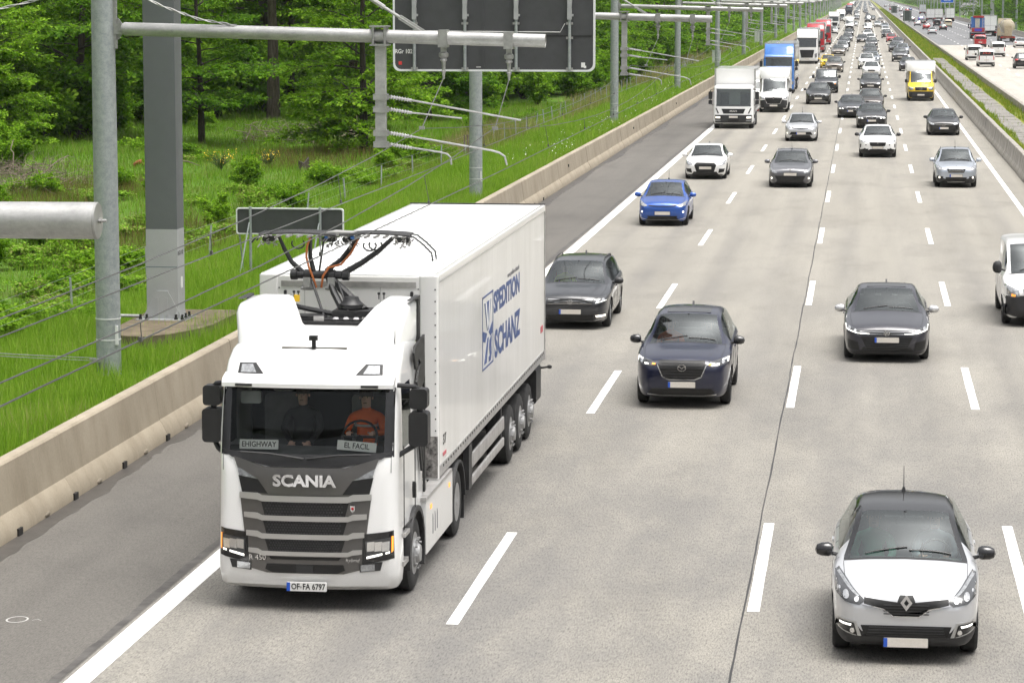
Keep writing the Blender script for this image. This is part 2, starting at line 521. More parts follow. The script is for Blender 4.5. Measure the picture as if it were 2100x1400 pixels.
# dashes: 6 m of paint, 12 m of gap
def dash_mesh(w):
    k = 6; v = []; f = []
    rr = random.Random(3)
    for i in range(k + 1):
        v += [(-w / 2 + rr.uniform(-.003, .003), i * 6.1 / k, 0), (w / 2 + rr.uniform(-.003, .003), i * 6.1 / k, 0)]
    for i in range(k): f.append((2 * i, 2 * i + 1, 2 * i + 3, 2 * i + 2))
    return np_mesh('lane_dash', v, f, M['mark'])
dm = dash_mesh(0.155)
for x, ph, par in ((-5.04, 34.1, road), (-1.30, 35.3, road), (2.23, 35.5, road)):
    far = MB()
    for k in range(-4, 300):
        y = ph + 18 * k
        if y < 420:
            link_mesh('lane_dash', dm, par, loc=(x, y, 0.005))
        else:
            far.add([(x - .08, y, .005), (x + .08, y, .005), (x + .08, y + 6.1, .005), (x - .08, y + 6.1, .005)], [(0, 1, 2, 3)])
    tag(far.build('far_lane_dashes', M['mark'], par, smooth=0), kind='stuff')
for x in (15.25, 18.75, 22.2):
    far = MB()
    for k in range(5, 300):
        y = 10 + 18 * k
        if y < 420: link_mesh('lane_dash', dm, road2, loc=(x, y, .005))
        else: far.add([(x - .08, y, .005), (x + .08, y, .005), (x + .08, y + 6.1, .005), (x - .08, y + 6.1, .005)], [(0, 1, 2, 3)])
    tag(far.build('far_lane_dashes', M['mark'], road3, smooth=0), kind='stuff')

# longitudinal slab joint between the second and third lane, a wavering sealed line
rr = random.Random(5)
v = []; f = []
yy = list(np.arange(-40, 420, 0.8)) + list(np.arange(420, 1500, 20))
for k, y in enumerate(yy):
    off = 0.008 * math.sin(y * 0.7) + rr.uniform(-.006, .006); w = 0.007 + rr.uniform(0, .010)
    v += [(-1.425 + off - w, y, .0035), (-1.425 + off + w, y, .0035)]
    if k: f.append((2 * k - 2, 2 * k - 1, 2 * k + 1, 2 * k))
link_mesh('slab_joint', np_mesh('slab_joint', v, f, M['joint']), road)
# tar seam between shoulder and lane, and the dark, ragged strip at the barrier's foot
def ragged(name, x0, base_w, amp, mat, z, par, seed, y1=330, side=1, step=0.22):
    rr = random.Random(seed); v = []; f = []
    n = int((y1 + 20) / step); a = 0
    for k in range(n):
        y = -20 + k * step
        a = 0.6 * a + 0.4 * rr.uniform(-1, 1)
        w = base_w * (1 + 0.35 * math.sin(y * .31) * math.sin(y * .083)) + amp * a
        v += [(x0, y, z), (x0 + side * max(.02, w), y, z)]
        if k: f.append((2 * k - 2, 2 * k - 1, 2 * k + 1, 2 * k) if side > 0 else (2 * k - 1, 2 * k - 2, 2 * k, 2 * k + 1))
    return link_mesh(name, np_mesh(name, v, f, mat), par)
ragged('tar_seam', -9.12, 0.13, 0.05, M['seam'], 0.004, shoulder, 4, side=-1)
ragged('dark_foot_strip', -12.3, 0.42, 0.16, simple('dark_foot_asphalt', (0.06, 0.055, 0.05), 0.45, var=0.25, scale=4), 0.004, shoulder, 9)

# ---- concrete barriers: poured in lengths, each length a piece of its own
PROF_L = [(-12.62, -0.1), (-12.20, -0.1), (-12.20, 0.10), (-12.30, 0.30), (-12.35, 0.36), (-12.44, 1.04), (-12.47, 1.07), (-12.64, 1.07), (-12.66, 1.04), (-12.66, -0.1)]
PROF_R = [(7.30, -0.1), (6.80, -0.1), (6.80, 0.10), (6.89, 0.28), (6.93, 0.33), (7.02, 0.89), (7.05, 0.92), (7.25, 0.92), (7.28, 0.89), (7.30, 0.6)]
PROF_R2 = [(10.12, -0.1), (10.62, -0.1), (10.62, 0.10), (10.53, 0.28), (10.49, 0.33), (10.40, 0.89), (10.37, 0.92), (10.17, 0.92), (10.14, 0.89), (10.12, 0.6)]
PROF_RR = [(30.0, -0.1), (29.5, -0.1), (29.5, 0.10), (29.59, 0.28), (29.63, 0.33), (29.72, 0.95), (29.75, 0.98), (29.95, 0.98), (29.98, 0.95), (30.0, 0.6)]
def barrier(label, prof, mat, seg, near, dx=0.0):
    root = empty('concrete_barrier', (prof[1][0], 0, 0)); tag(root, label, 'barrier', 'concrete barriers along the motorway')
    ox = prof[1][0]
    pl = [(p[0] - ox, p[1]) for p in prof]
    b = MB(); b.prism(pl, 1, 0.006, seg - 0.006)
    me = b.mesh('barrier_segment', mat, 30)
    y = -30
    rr = random.Random(11)
    while y < near:
        o = link_mesh('barrier_segment', me, root, loc=(rr.uniform(-.006, .006), y, rr.uniform(-.006, .004)))
        y += seg
    b = MB(); yy = y
    while yy < 6500:
        b.prism(pl, 1, yy, min(yy + 400, 6500)); yy += 400
    b.build('far_barrier', mat, root)
    return root
bl = barrier('tan concrete barrier with a stepped foot beside the hard shoulder', PROF_L, M['barrier'], 6.0, 330)
barrier('stained concrete barrier at the left edge of the grassy median', PROF_R, M['barrier_dark'], 6.0, 330)
barrier('concrete barrier at the right edge of the grassy median', PROF_R2, M['barrier_dark'], 12.0, 400)
barrier('low concrete barrier below the trees beyond the opposite carriageway', PROF_RR, M['barrier_dark'], 24.0, 400)
# drain slots and pale mortar patches along the foot of the near barrier
b = MB(); b.box((0, 0, 0.055), (0.05, 0.20, 0.11))
slot = b.mesh('drain_slot', simple('drain_dark', (0.02, 0.018, 0.016), 0.9))
b = MB(); b.lathe([(0, .17), (.03, .15), (.045, .09)], (0, 0, 0), (1, 0, 0), 10); pm = b.mesh('mortar_patch', simple('mortar', (0.25, 0.215, 0.165), 0.9, var=0.2))
for k in range(26):
    y = 33.2 + 2.95 * k
    link_mesh('drain_slot', slot, bl, loc=(0.004, y, 0.0))
    o = link_mesh('mortar_patch', pm, bl, loc=(-0.02, y + 1.45, 0.045)); o.scale = (.8, .9, .3)
for y in (118, 152.0, 187):
    link_mesh('drain_slot', slot, bl, loc=(-0.185, y, 0.62))

# ---- the median strip
def median_mat():
    m, nt, b = node_mat('median_soil')
    b.inputs['Roughness'].default_value = 0.95
    f = noise(nt, 0.7, 6, 0.7, mapping=(1, 0.3, 1)); g = noise(nt, 8, 4, 0.7)
    c = ramp(nt, f, [(0.35, (0.11, 0.17, 0.02)), (0.55, (0.25, 0.25, 0.04)), (0.7, (0.27, 0.2, 0.07))])
    d = ramp(nt, g, [(0.3, (0.5, 0.5, 0.5)), (0.6, (1.1, 1.1, 1.1))])
    nt.links.new(mixc(nt, 0.8, c, d, 'MULTIPLY'), b.inputs['Base Color'])
    return m
M['median'] = median_mat()
med = sheet('median_strip', 7.22, 10.2, Y0, Y1, 0.45, M['median'], kind='structure')
slab_m = simple('median_slab_concrete', (0.2, 0.19, 0.17), 0.9, var=0.35, scale=2.0)
b = MB(); b.box((0, 0, 0), (1.25, 0.985, 0.06)); sm = b.mesh('paving_slab', slab_m)
rr = random.Random(2)
for k in range(110, 335):
    o = link_mesh('paving_slab', sm, med, loc=(8.62 + rr.uniform(-.03, .03), k, .452 + rr.uniform(-.008, .01)))
    o.rotation_euler = (rr.uniform(-.012, .012), rr.uniform(-.012, .012), rr.uniform(-.02, .02))
# ================================================================== VEGETATION
def leaf_mat(name, stops, trans=0.45, clump=0.5):
    m = bpy.data.materials.new(name); m.use_nodes = True; MATS[name] = m
    nt = m.node_tree; nt.nodes.clear()
    out = nt.nodes.new('ShaderNodeOutputMaterial')
    geo = nt.nodes.new('ShaderNodeNewGeometry'); oi = nt.nodes.new('ShaderNodeObjectInfo')
    n = noise(nt, clump, 3, 0.6)
    # mix: leaf by leaf, clump by clump, plant by plant
    a = nt.nodes.new('ShaderNodeMath'); a.operation = 'MULTIPLY'; a.inputs[1].default_value = 0.45; nt.links.new(geo.outputs['Random Per Island'], a.inputs[0])
    c = nt.nodes.new('ShaderNodeMath'); c.operation = 'MULTIPLY_ADD'; c.inputs[1].default_value = 0.55; nt.links.new(n, c.inputs[0]); nt.links.new(a.outputs[0], c.inputs[2])
    d = nt.nodes.new('ShaderNodeMath'); d.operation = 'MULTIPLY_ADD'; d.inputs[1].default_value = 0.22; nt.links.new(oi.outputs['Random'], d.inputs[0]); nt.links.new(c.outputs[0], d.inputs[2])
    s = nt.nodes.new('ShaderNodeMath'); s.operation = 'SUBTRACT'; s.inputs[1].default_value = 0.11; nt.links.new(d.outputs[0], s.inputs[0])
    col = ramp(nt, s.outputs[0], stops)
    df = nt.nodes.new('ShaderNodeBsdfPrincipled'); df.inputs['Roughness'].default_value = 0.7; df.inputs['Specular IOR Level'].default_value = 0.08
    tl = nt.nodes.new('ShaderNodeBsdfTranslucent')
    mx = nt.nodes.new('ShaderNodeMixShader'); mx.inputs[0].default_value = trans
    nt.links.new(col, df.inputs['Base Color'])
    tcol = mixc(nt, 0.5, col, (0.14, 0.3, 0.01)); nt.links.new(tcol, tl.inputs['Color'])
    nt.links.new(df.outputs[0], mx.inputs[1]); nt.links.new(tl.outputs[0], mx.inputs[2]); nt.links.new(mx.outputs[0], out.inputs['Surface'])
    return m
M['leaf'] = leaf_mat('beech_leaves', [(0.25, (0.06, 0.14, 0.010)), (0.5, (0.14, 0.28, 0.016)), (0.75, (0.26, 0.42, 0.03))])
M['leaf_light'] = leaf_mat('young_leaves', [(0.25, (0.09, 0.20, 0.012)), (0.5, (0.19, 0.35, 0.02)), (0.75, (0.30, 0.47, 0.04))])
M['leaf_dark'] = leaf_mat('hornbeam_leaves', [(0.25, (0.04, 0.11, 0.010)), (0.5, (0.10, 0.22, 0.016)), (0.75, (0.19, 0.34, 0.026))])
M['grass'] = leaf_mat('grass_blades', [(0.18, (0.075, 0.14, 0.014)), (0.42, (0.17, 0.32, 0.022)), (0.62, (0.26, 0.43, 0.04)), (0.74, (0.34, 0.46, 0.07)), (0.86, (0.42, 0.36, 0.17))], 0.35, 0.35)
M['meadow'] = leaf_mat('meadow_blades', [(0.2, (0.07, 0.15, 0.012)), (0.38, (0.15, 0.31, 0.02)), (0.54, (0.23, 0.40, 0.035)), (0.66, (0.25, 0.28, 0.08)), (0.82, (0.27, 0.19, 0.09))], 0.35, 0.16)
M['straw'] = leaf_mat('dry_reed', [(0.2, (0.13, 0.19, 0.03)), (0.5, (0.3, 0.25, 0.11)), (0.8, (0.42, 0.33, 0.17))], 0.3, 0.3)
M['med_grass'] = leaf_mat('median_grass_blades', [(0.2, (0.13, 0.23, 0.02)), (0.42, (0.22, 0.32, 0.03)), (0.6, (0.36, 0.33, 0.06)), (0.8, (0.42, 0.29, 0.10))], 0.3, 0.2)
M['flower'] = simple('white_petals', (0.8, 0.8, 0.72), 0.7)
M['broom'] = simple('broom_yellow_petals', (0.75, 0.5, 0.02), 0.7)

def bark(name, c0, c1):
    m, nt, b = node_mat(name)
    b.inputs['Roughness'].default_value = 0.95
    f = noise(nt, 7, 6, 0.75, mapping=(1, 1, 0.18))
    nt.links.new(ramp(nt, f, [(0.35, c0), (0.65, c1)]), b.inputs['Base Color'])
    bump(nt, b, f, 0.9, 0.06)
    return m
M['bark'] = bark('oak_bark', (0.05, 0.038, 0.028), (0.17, 0.14, 0.11))
M['bark_dark'] = bark('dark_bark', (0.02, 0.017, 0.013), (0.07, 0.056, 0.042))
M['deadwood'] = bark('dead_wood', (0.10, 0.075, 0.055), (0.27, 0.22, 0.17))

def leaf_quads(P, D, size, rng, flat=0.6, asp=0.62):
    """P leaf bases, D rough outward directions; returns verts, quads"""
    n = len(P)
    d = D + rng.normal(0, 0.55, (n, 3)); d[:, 2] -= 0.15
    d /= np.linalg.norm(d, axis=1)[:, None] + 1e-9
    nrm = rng.normal(0, 1, (n, 3)) * (1 - flat); nrm[:, 2] += 1.0
    s = np.cross(d, nrm); s /= np.linalg.norm(s, axis=1)[:, None] + 1e-9
    L = size * rng.uniform(0.65, 1.3, n)[:, None]; W = L * asp * 0.5
    mid = P + 0.45 * L * d
    mid2 = mid.copy(); mid2[:, 2] += 0.06 * L[:, 0]
    V = np.stack([P, mid2 + W * s, P + L * d, mid2 - W * s], 1).reshape(-1, 3)
    Q = np.arange(4 * n).reshape(-1, 4)
    return V, Q

def tree_meshes(seed, H, r0, base, spread, nbr, ntw, nlf, leaf, lm, bm_, droop=0.25, low_bias=1.0, fork=False, lean=0.0):
    rng = np.random.default_rng(seed)
    wood = MB()
    k = 9
    px = np.cumsum(rng.normal(0, 0.10, k)) * 0.6; py = np.cumsum(rng.normal(0, 0.10, k)) * 0.6
    px -= px[0]; py -= py[0]
    zz = np.linspace(0, H, k) ; zz[1] = 0.35
    px = px + lean * zz
    rad = r0 * (1 - 0.86 * (zz / H) ** 0.9); rad[0] = r0 * 1.45; rad[1] = r0 * 1.12
    trunk_pts = [(px[i], py[i], zz[i]) for i in range(k)]
    wood.tube([(px[0], py[0], -0.4)] + trunk_pts, [rad[0]] + list(rad), 10)
    P, D = [], []
    for b in range(nbr):
        t = rng.uniform(0, 1) ** low_bias
        z0 = base + (0.97 * H - base) * t
        x0 = np.interp(z0, zz, px); y0 = np.interp(z0, zz, py); rr0 = np.interp(z0, zz, rad)
        az = b * 2.39996 + rng.uniform(-.5, .5)
        ln = spread * (0.55 + 0.6 * math.sin(math.pi * min(1, 0.22 + 0.78 * t))) * rng.uniform(0.7, 1.15) * (1 - 0.45 * t)
        el = R(rng.uniform(2, 32) + 25 * t)
        h = np.array([math.cos(az), math.sin(az), 0])
        side = np.array([-h[1], h[0], 0])
        m = 6
        pts = []
        for q in range(m):
            s = q / (m - 1)
            p = np.array([x0, y0, z0]) + h * ln * s * math.cos(el) + np.array([0, 0, ln * (s * math.sin(el) - droop * s * s)]) + side * ln * 0.1 * math.sin(s * 3 + az)
            pts.append(p)
        br = min(rr0 * 0.35, 0.02 * ln * 0.5 + 0.012)
        wood.tube([tuple(p) for p in pts], [br * (1 - 0.85 * q / (m - 1)) for q in range(m)], 5, cap=False)
        for w in range(ntw):
            s = 0.22 + 0.78 * (w + rng.uniform(0, 1)) / ntw
            i = min(int(s * (m - 1)), m - 2); fr = s * (m - 1) - i
            p = pts[i] * (1 - fr) + pts[i + 1] * fr
            sg = 1 if w % 2 else -1
            dr = h * rng.uniform(0.3, 0.9) + side * sg * rng.uniform(0.5, 1.0); dr[2] = rng.uniform(-0.15, 0.25)
            dr /= np.linalg.norm(dr)
            tl = ln * rng.uniform(0.18, 0.4) * (1.15 - 0.6 * s) + 0.25
            u = rng.uniform(0.05, 1, nlf)
            q = p[None, :] + dr[None, :] * (tl * u)[:, None]
            q[:, 2] -= droop * 0.7 * tl * u ** 2
            q += rng.normal(0, 0.05 + 0.04 * tl, (nlf, 3)) * np.array([1, 1, 0.55])
            P.append(q); D.append(np.repeat(dr[None, :], nlf, 0))
            wood.tube([tuple(p), tuple(p + dr * tl * 0.8)], [0.012, 0.005], 3, cap=False)
    P = np.concatenate(P); D = np.concatenate(D)
    Vv, Q = leaf_quads(P, D, leaf, rng)
    return wood.mesh('trunk', bm_), np_mesh('crown', Vv, Q, lm)

TREES = []
# lower branches carried down to head height: these trees stand at the wood's edge
TREES.append(tree_meshes(11, 17, 0.26, 1.2, 5.2, 66, 16, 26, 0.25, M['leaf'], M['bark_dark'], 0.28, 1.7))
TREES.append(tree_meshes(12, 20, 0.34, 2.0, 6.0, 66, 16, 26, 0.27, M['leaf_light'], M['bark'], 0.22, 1.5))
TREES.append(tree_meshes(13, 15, 0.16, 0.9, 4.2, 60, 15, 26, 0.23, M['leaf_dark'], M['bark_dark'], 0.32, 1.6))
TREES.append(tree_meshes(14, 21, 0.36, 4.2, 6.2, 60, 15, 22, 0.29, M['leaf'], M['bark'], 0.2, 1.3))
TREES.append(tree_meshes(15, 12, 0.11, 0.6, 3.6, 60, 14, 26, 0.21, M['leaf_light'], M['bark'], 0.3, 1.5))
TREES.append(tree_meshes(16, 18, 0.24, 2.4, 5.4, 62, 15, 24, 0.26, M['leaf_dark'], M['bark_dark'], 0.25, 1.6, lean=0.05))
TREES_TALL = tree_meshes(18, 22, 0.40, 8.0, 6.0, 54, 14, 20, 0.29, M['leaf_light'], M['bark'], 0.2, 1.2)
# coarser copies for the far tree lines
TREES.append(tree_meshes(21, 15, 0.24, 1.0, 5.2, 60, 9, 9, 0.42, M['leaf'], M['bark_dark'], 0.25, 1.3))
TREES.append(tree_meshes(22, 13, 0.2, 0.8, 4.6, 56, 9, 9, 0.40, M['leaf_dark'], M['bark'], 0.28, 1.4))

KIND_NAME = {0: 'beech', 1: 'oak', 2: 'hornbeam', 3: 'tall oak', 4: 'young beech', 5: 'leaning hornbeam', 6: 'broadleaf', 7: 'dark broadleaf'}
TREE_N = [0]
def put_tree(k, x, y, s=1.0, label=None, group='trees of the wood on the left', rz=None, name='broadleaf_tree', sz=None):
    tr_, cr = TREES_TALL if k == 9 else TREES[k]
    TREE_N[0] += 1
    o = empty(name, (x, y, ground_z(x, y) - 0.05), rz if rz is not None else random.uniform(0, 6.28))
    o.scale = (s, s, sz or s)
    link_mesh('trunk', tr_, o); link_mesh('crown', cr, o)
    tag(o, label, 'tree', group)
    return o

# trees one can pick out at the wood's edge
rv = random.Random(21)
put_tree(0, -24.7, 138, 0.85, 'slender tree with a bare leaning foot standing alone in the meadow')
put_tree(9, -36.6, 172, 1.0, 'tall oak with a thick furrowed trunk at the back of the meadow', rz=0.6)
put_tree(5, -34.4, 143.5, 0.75, 'dark thin-stemmed tree at the meadow edge right of the gantry column', rz=2.2)
put_tree(9, -40.0, 156, 0.7, 'grey-trunked oak behind the dark thin-stemmed tree', rz=3.0)
put_tree(5, -41.0, 143, 1.05, 'dark leaning tree seen between the galvanised pole and the gantry column', rz=1.0)
put_tree(4, -44.2, 138, 1.0, 'pale forked young beech left of the galvanised pole')
put_tree(2, -46.5, 134, 1.0, 'dense low hornbeam at the far left edge of the picture')
put_tree(4, -40.5, 128, 0.8, 'bright young beech leaning out over the brushwood heap')
put_tree(0, -31.5, 172, 0.9, 'leafy beech with low sprays just left of the big sign')
put_tree(4, -28.8, 158, 0.9, 'bright young beech behind the hanging catenary bracket')
put_tree(2, -27.2, 176, 1.0, 'dark hornbeam behind the big sign panel')
put_tree(1, -30.0, 190, 1.0, 'broad light-green oak rising behind the big sign panel')
edge = [(60, -52), (100, -46), (120, -44), (143, -42), (165, -40), (180, -36), (200, -27), (230, -24.5), (300, -23.5), (500, -22.5), (2600, -23)]
ey = [p[0] for p in edge]; ex = [p[1] for p in edge]
# first rows of the wood
rows = 0
for (y, dx) in [(112, -4), (122, -6), (131, -5), (139, -7), (148, -5), (154, -9), (161, -4), (168, -6), (176, -8), (185, -4), (193, -5), (199, -3), (206, -2), (213, -3), (221, -1.5), (229, -2.5), (238, -1), (247, -2), (257, -1), (268, -2.2), (280, -1), (293, -2), (307, -1), (322, -2)]:
    x = float(np.interp(y, ey, ex)) + dx
    k = rv.choice([0, 2, 4, 0, 9, 1])
    put_tree(k, x + rv.uniform(-1, 1), y + rv.uniform(-2, 2), rv.uniform(.85, 1.15), 'leafy tree in the front rows of the wood, one of many alike', 'front rows of the wood on the left')
# depth of the wood: trunks and foliage closing the view
for k in range(64):
    y = rv.uniform(122, 330); e = float(np.interp(y, ey, ex))
    lim = -0.31 * y - 6
    x = rv.uniform(max(lim, e - 34), e - 8)
    if x > e - 6: continue
    put_tree(rv.choice([3, 1, 5, 0, 2, 2, 0]), x, y, rv.uniform(.85, 1.2), 'tree standing deep in the shade of the wood, one of many alike', 'trees deep in the wood on the left')
# the far tree line beside the carriageway
y = 335
while y < 2300:
    x = float(np.interp(y, ey, ex)) + rv.uniform(-2.5, .5)
    put_tree(rv.choice([6, 7]), x, y, rv.uniform(.8, 1.25), 'distant tree in the green line left of the motorway, one of many alike', 'far tree line on the left')
    if y < 900: put_tree(rv.choice([6, 7]), x - rv.uniform(7, 12), y + rv.uniform(-4, 4), rv.uniform(1.0, 1.4), 'distant tree in the green line left of the motorway, one of many alike', 'far tree line on the left')
    y += 6 + y * 0.012
y = 540
while y < 2300:
    for dx in (0, 9):
        x = 37 + dx + rv.uniform(-2, 2)
        if 985 < y < 1040 and dx == 0: continue
        if 880 < y < 1040 and dx == 0 and x < 42: x = 46
        put_tree(rv.choice([6, 7]), x, y + rv.uniform(-4, 4), rv.uniform(.85, 1.3), 'distant tree in the green line right of the motorway, one of many alike', 'far tree line on the right')
    y += 8 + y * 0.012
# the wood closing the horizon
def hill_stuff():
    rng = np.random.default_rng(4)
    P = []
    for sx, a, b_ in ((-1, 26, 260), (1, 40, 300)):
        n = 26000
        x = sx * (a + (b_ - a) * rng.uniform(0, 1, n) ** 1.5); y = rng.uniform(2300, 5200, n)
        P.append(np.stack([x, y, rng.uniform(0, 17, n)], 1))
    P = np.concatenate(P)
    V_, Q_ = leaf_quads(P, rng.normal(0, 1, P.shape), 4.2, rng, 0.2, 0.9)
    o = link_mesh('far_wood', np_mesh('far_wood', V_, Q_, M['leaf_dark']))
    tag(o, 'hazy far wood closing the view on both sides of the motorway', 'wood', kind='stuff')
hill_stuff()

# ---------------------------------------------------------------- bushes
def bush_mesh(seed, H, Rr, n, leaf, lm):
    rng = np.random.default_rng(seed)
    wood = MB(); P, D = [], []
    for s in range(16):
        az = rng.uniform(0, 6.28); el = R(rng.uniform(25, 85)); ln = rng.uniform(.6, 1.1)
        d = np.array([math.cos(az) * math.cos(el) * Rr, math.sin(az) * math.cos(el) * Rr, math.sin(el) * H]) * ln
        p1 = d * 0.55 + rng.normal(0, .05, 3); p2 = d
        wood.tube([(0, 0, -.1), tuple(p1), tuple(p2)], [.016, .010, .004], 4, cap=False)
        for t in range(9):
            s_ = rng.uniform(.25, 1.0); q = (p1 * s_ / .55 if s_ < .55 else p1 + (p2 - p1) * (s_ - .55) / .45)
            tw = rng.normal(0, 1, 3); tw[2] = abs(tw[2]) * .5; tw /= np.linalg.norm(tw)
            u = rng.uniform(0, 1, n)
            P.append(q[None] + tw[None] * (u * .32 * Rr)[:, None] + rng.normal(0, .05 * Rr, (n, 3))); D.append(np.repeat(tw[None], n, 0))
    P = np.concatenate(P); D = np.concatenate(D); P[:, 2] = np.abs(P[:, 2])
    V_, Q_ = leaf_quads(P, D, leaf, rng, 0.5)
    return wood.mesh('stems', M['bark_dark']), np_mesh('foliage', V_, Q_, lm)
BUSH = [bush_mesh(31, 1.3, 0.95, 22, .13, M['leaf_light']), bush_mesh(32, .9, 1.1, 22, .12, M['leaf']), bush_mesh(33, 2.6, 1.6, 34, .17, M['leaf_light']), bush_mesh(34, .65, .9, 16, .10, M['meadow']), bush_mesh(35, 2.2, 1.5, 34, .16, M['leaf'])]
def put_bush(k, x, y, s, label, group='bushes in the meadow', name='bush'):
    st, fo = BUSH[k]
    o = empty(name, (x, y, ground_z(x, y) - .03), random.uniform(0, 6.28)); o.scale = (s, s, s * random.uniform(.85, 1.15))
    link_mesh('stems', st, o); link_mesh('foliage', fo, o)
    tag(o, label, 'bush', group)
    return o
spots = [  # (kind, x, y, scale, label)
    (0, -26.9, 105, 1.3, 'leafy green bush hugging the right side of the gantry column'),
    (0, -24.9, 112, 1.0, 'upright dark bush in the meadow right of the gantry column'),
    (2, -26.9, 80, .75, 'blossoming shrub at the left border below the steel tube'),
    (2, -25.0, 78, .65, 'bushy shrub left of the galvanised pole beside the fence'),
    (4, -23.6, 84, .6, 'dense shrub just left of the galvanised pole'),
    (2, -21.6, 92, .55, 'round light-green shrub left of the small sign panel'),
    (1, -21.0, 102, .9, 'spreading bramble left of the small sign panel'),
    (1, -22.5, 116, 1.2, 'bramble patch behind the small sign panel'),
    (0, -21.4, 124, .8, 'small bush above the small sign panel'),
    (1, -21.9, 133, 1.2, 'bramble clump at the foot of the lone meadow tree'),
    (4, -36.5, 117, .8, 'dark shrub behind the brushwood heap'),
    (2, -38.5, 122, .9, 'broad shrub above the brushwood heap at the left border'),
    (1, -31.6, 106, 1.0, 'low green bush in front of the brushwood heap'),
    (1, -29.8, 110, .9, 'low bush between the brushwood and the galvanised pole'),
    (4, -25.6, 192, 1.2, 'tall shrub in the gap under the big sign'),
    (2, -22.8, 196, 1.2, 'shrub right of the pole under the big sign'),
    (2, -21.2, 206, 1.4, 'shrub left of the third catenary pole'),
    (4, -20.8, 216, 1.4, 'leafy shrub directly behind the third catenary pole'),
    (4, -21.4, 228, 1.5, 'shrub right of the third catenary pole'),
    (2, -20.6, 240, 1.4, 'shrub left of the fourth catenary pole'),
    (4, -20.2, 256, 1.3, 'shrub behind the fourth catenary pole'),
]
for s_ in spots: put_bush(*s_)
for k in range(58):
    y = rv.uniform(58, 185); e = float(np.interp(y, ey, ex))
    x = rv.uniform(max(e + 1, -.31 * y - 2), -19.3)
    if abs(x + 28) < 6 and 114 < y < 140: continue
    put_bush(rv.choice([3, 3, 1, 3, 0]), x, y, rv.uniform(.6, 1.1), 'small bramble or herb clump in the rough meadow, one of many alike', 'small clumps in the meadow')
for k in range(42):
    y = rv.uniform(250, 760)
    x = float(np.interp(y, ey, ex)) + rv.uniform(.5, 2.6)
    put_bush(rv.choice([2, 4]), x, y, rv.uniform(.9, 1.7), 'shrub in the far hedge left of the motorway, one of many alike', 'far hedge on the left')

for k in range(46):
    y = 112 + 120 * (k + rv.uniform(0, 1)) / 46; e = float(np.interp(y, ey, ex))
    x = e + rv.uniform(-5, 2.5)
    if x < -.315 * y - 3 or (-31 < x < -24 and y < 150) or (abs(x / y + .213) < .018 and y < 174) or (abs(x / y + .256) < .012 and y < 158): continue
    put_bush(rv.choice([2, 4, 2]), x, y, rv.uniform(1.2, 2.4), 'leafy undergrowth shrub along the shaded edge of the wood, one of many alike', 'undergrowth at the edge of the wood')
for k in range(40):
    y = rv.uniform(125, 225); e = float(np.interp(y, ey, ex)); x = e - rv.uniform(5, 24)
    if x < -.315 * y - 4: continue
    put_bush(rv.choice([2, 4]), x, y, rv.uniform(2.0, 3.4), 'tall leafy shrub deep inside the wood, one of many alike', 'shrubs deep in the wood')
for k in range(26):
    y0 = rv.uniform(62, 150); x0 = rv.uniform(max(-.3 * y0, -36), -20)
    if -30 < x0 < -24 and 112 < y0 < 140: continue
    for q in range(3):
        o_ = put_bush(rv.choice([3, 1, 3]), x0 + rv.uniform(-1.1, 1.1), y0 + rv.uniform(-2.5, 2.5), rv.uniform(.8, 1.5), 'low sprawling bramble in the rough meadow, one of many alike', 'low brambles in the meadow'); o_.scale.z *= .55
# yellow-flowered broom
def broom(x, y, s, label):
    rng = np.random.default_rng(int(x * -10))
    o = empty('broom_bush', (x, y, ground_z(x, y)))
    b = MB(); P = []
    for k in range(90):
        az = rng.uniform(0, 6.28); t = rng.uniform(.2, 1)
        e_ = (math.cos(az) * t * s, math.sin(az) * t * s, rng.uniform(.5, 1.1) * s)
        b.tube([(0, 0, 0), (e_[0] * .4, e_[1] * .4, e_[2] * .6), e_], [.014, .01, .004], 3, cap=False)
        if rng.uniform() < .28: P.append(np.array(e_)[None] + rng.normal(0, .08, (4, 3)))
    b.build('twigs', simple('broom_twig', (0.07, 0.10, 0.03), .8), o)
    P = np.concatenate(P); V_, Q_ = leaf_quads(P, rng.normal(0, 1, P.shape), .06, rng, .2, .9)
    link_mesh('blossom', np_mesh('blossom', V_, Q_, M['broom']), o)
    tag(o, label, 'bush', 'broom bushes')
broom(-28.9, 124, .8, 'yellow-flowered broom on the left of the grassy clearing')
broom(-27.3, 127, .7, 'yellow-flowered broom nearer the tree stump')

# ---------------------------------------------------------------- grass, as blades
def blades(name, n, xr, yr, hr, wr, mat, label, seed, yp=1.0, zf=None, keep=None, clump=0.0):
    rng = np.random.default_rng(seed)
    x = rng.uniform(xr[0], xr[1], n); y = yr[0] + (yr[1] - yr[0]) * rng.uniform(0, 1, n) ** yp
    if keep is not None:
        k = keep(x, y, rng); x, y = x[k], y[k]; n = len(x)
    z = zf(x, y) if zf is not None else np.array([ground_z(a, b) for a, b in zip(x, y)])
    h = rng.uniform(hr[0], hr[1], n) * (0.75 + 0.45 * np.sin(x * 1.7 + 2 * np.sin(y * .6)) * np.sin(y * 1.1)) * np.where(rng.uniform(0, 1, n) < .06, 1.7, 1.0)
    far = np.clip(y / 90, 1, 5)
    w = rng.uniform(wr[0], wr[1], n) * far
    a = rng.uniform(0, 6.28, n); l = rng.uniform(.05, .55, n) * h; la = rng.uniform(0, 6.28, n)
    c, s = np.cos(a) * w / 2, np.sin(a) * w / 2
    V_ = np.stack([np.stack([x - c, y - s, z - .03], 1), np.stack([x + c, y + s, z - .03], 1), np.stack([x + l * np.cos(la), y + l * np.sin(la), z + h], 1)], 1).reshape(-1, 3)
    o = link_mesh(name, np_mesh(name, V_, np.arange(3 * n).reshape(-1, 3), mat))
    tag(o, label, 'grass', kind='stuff')
    return o
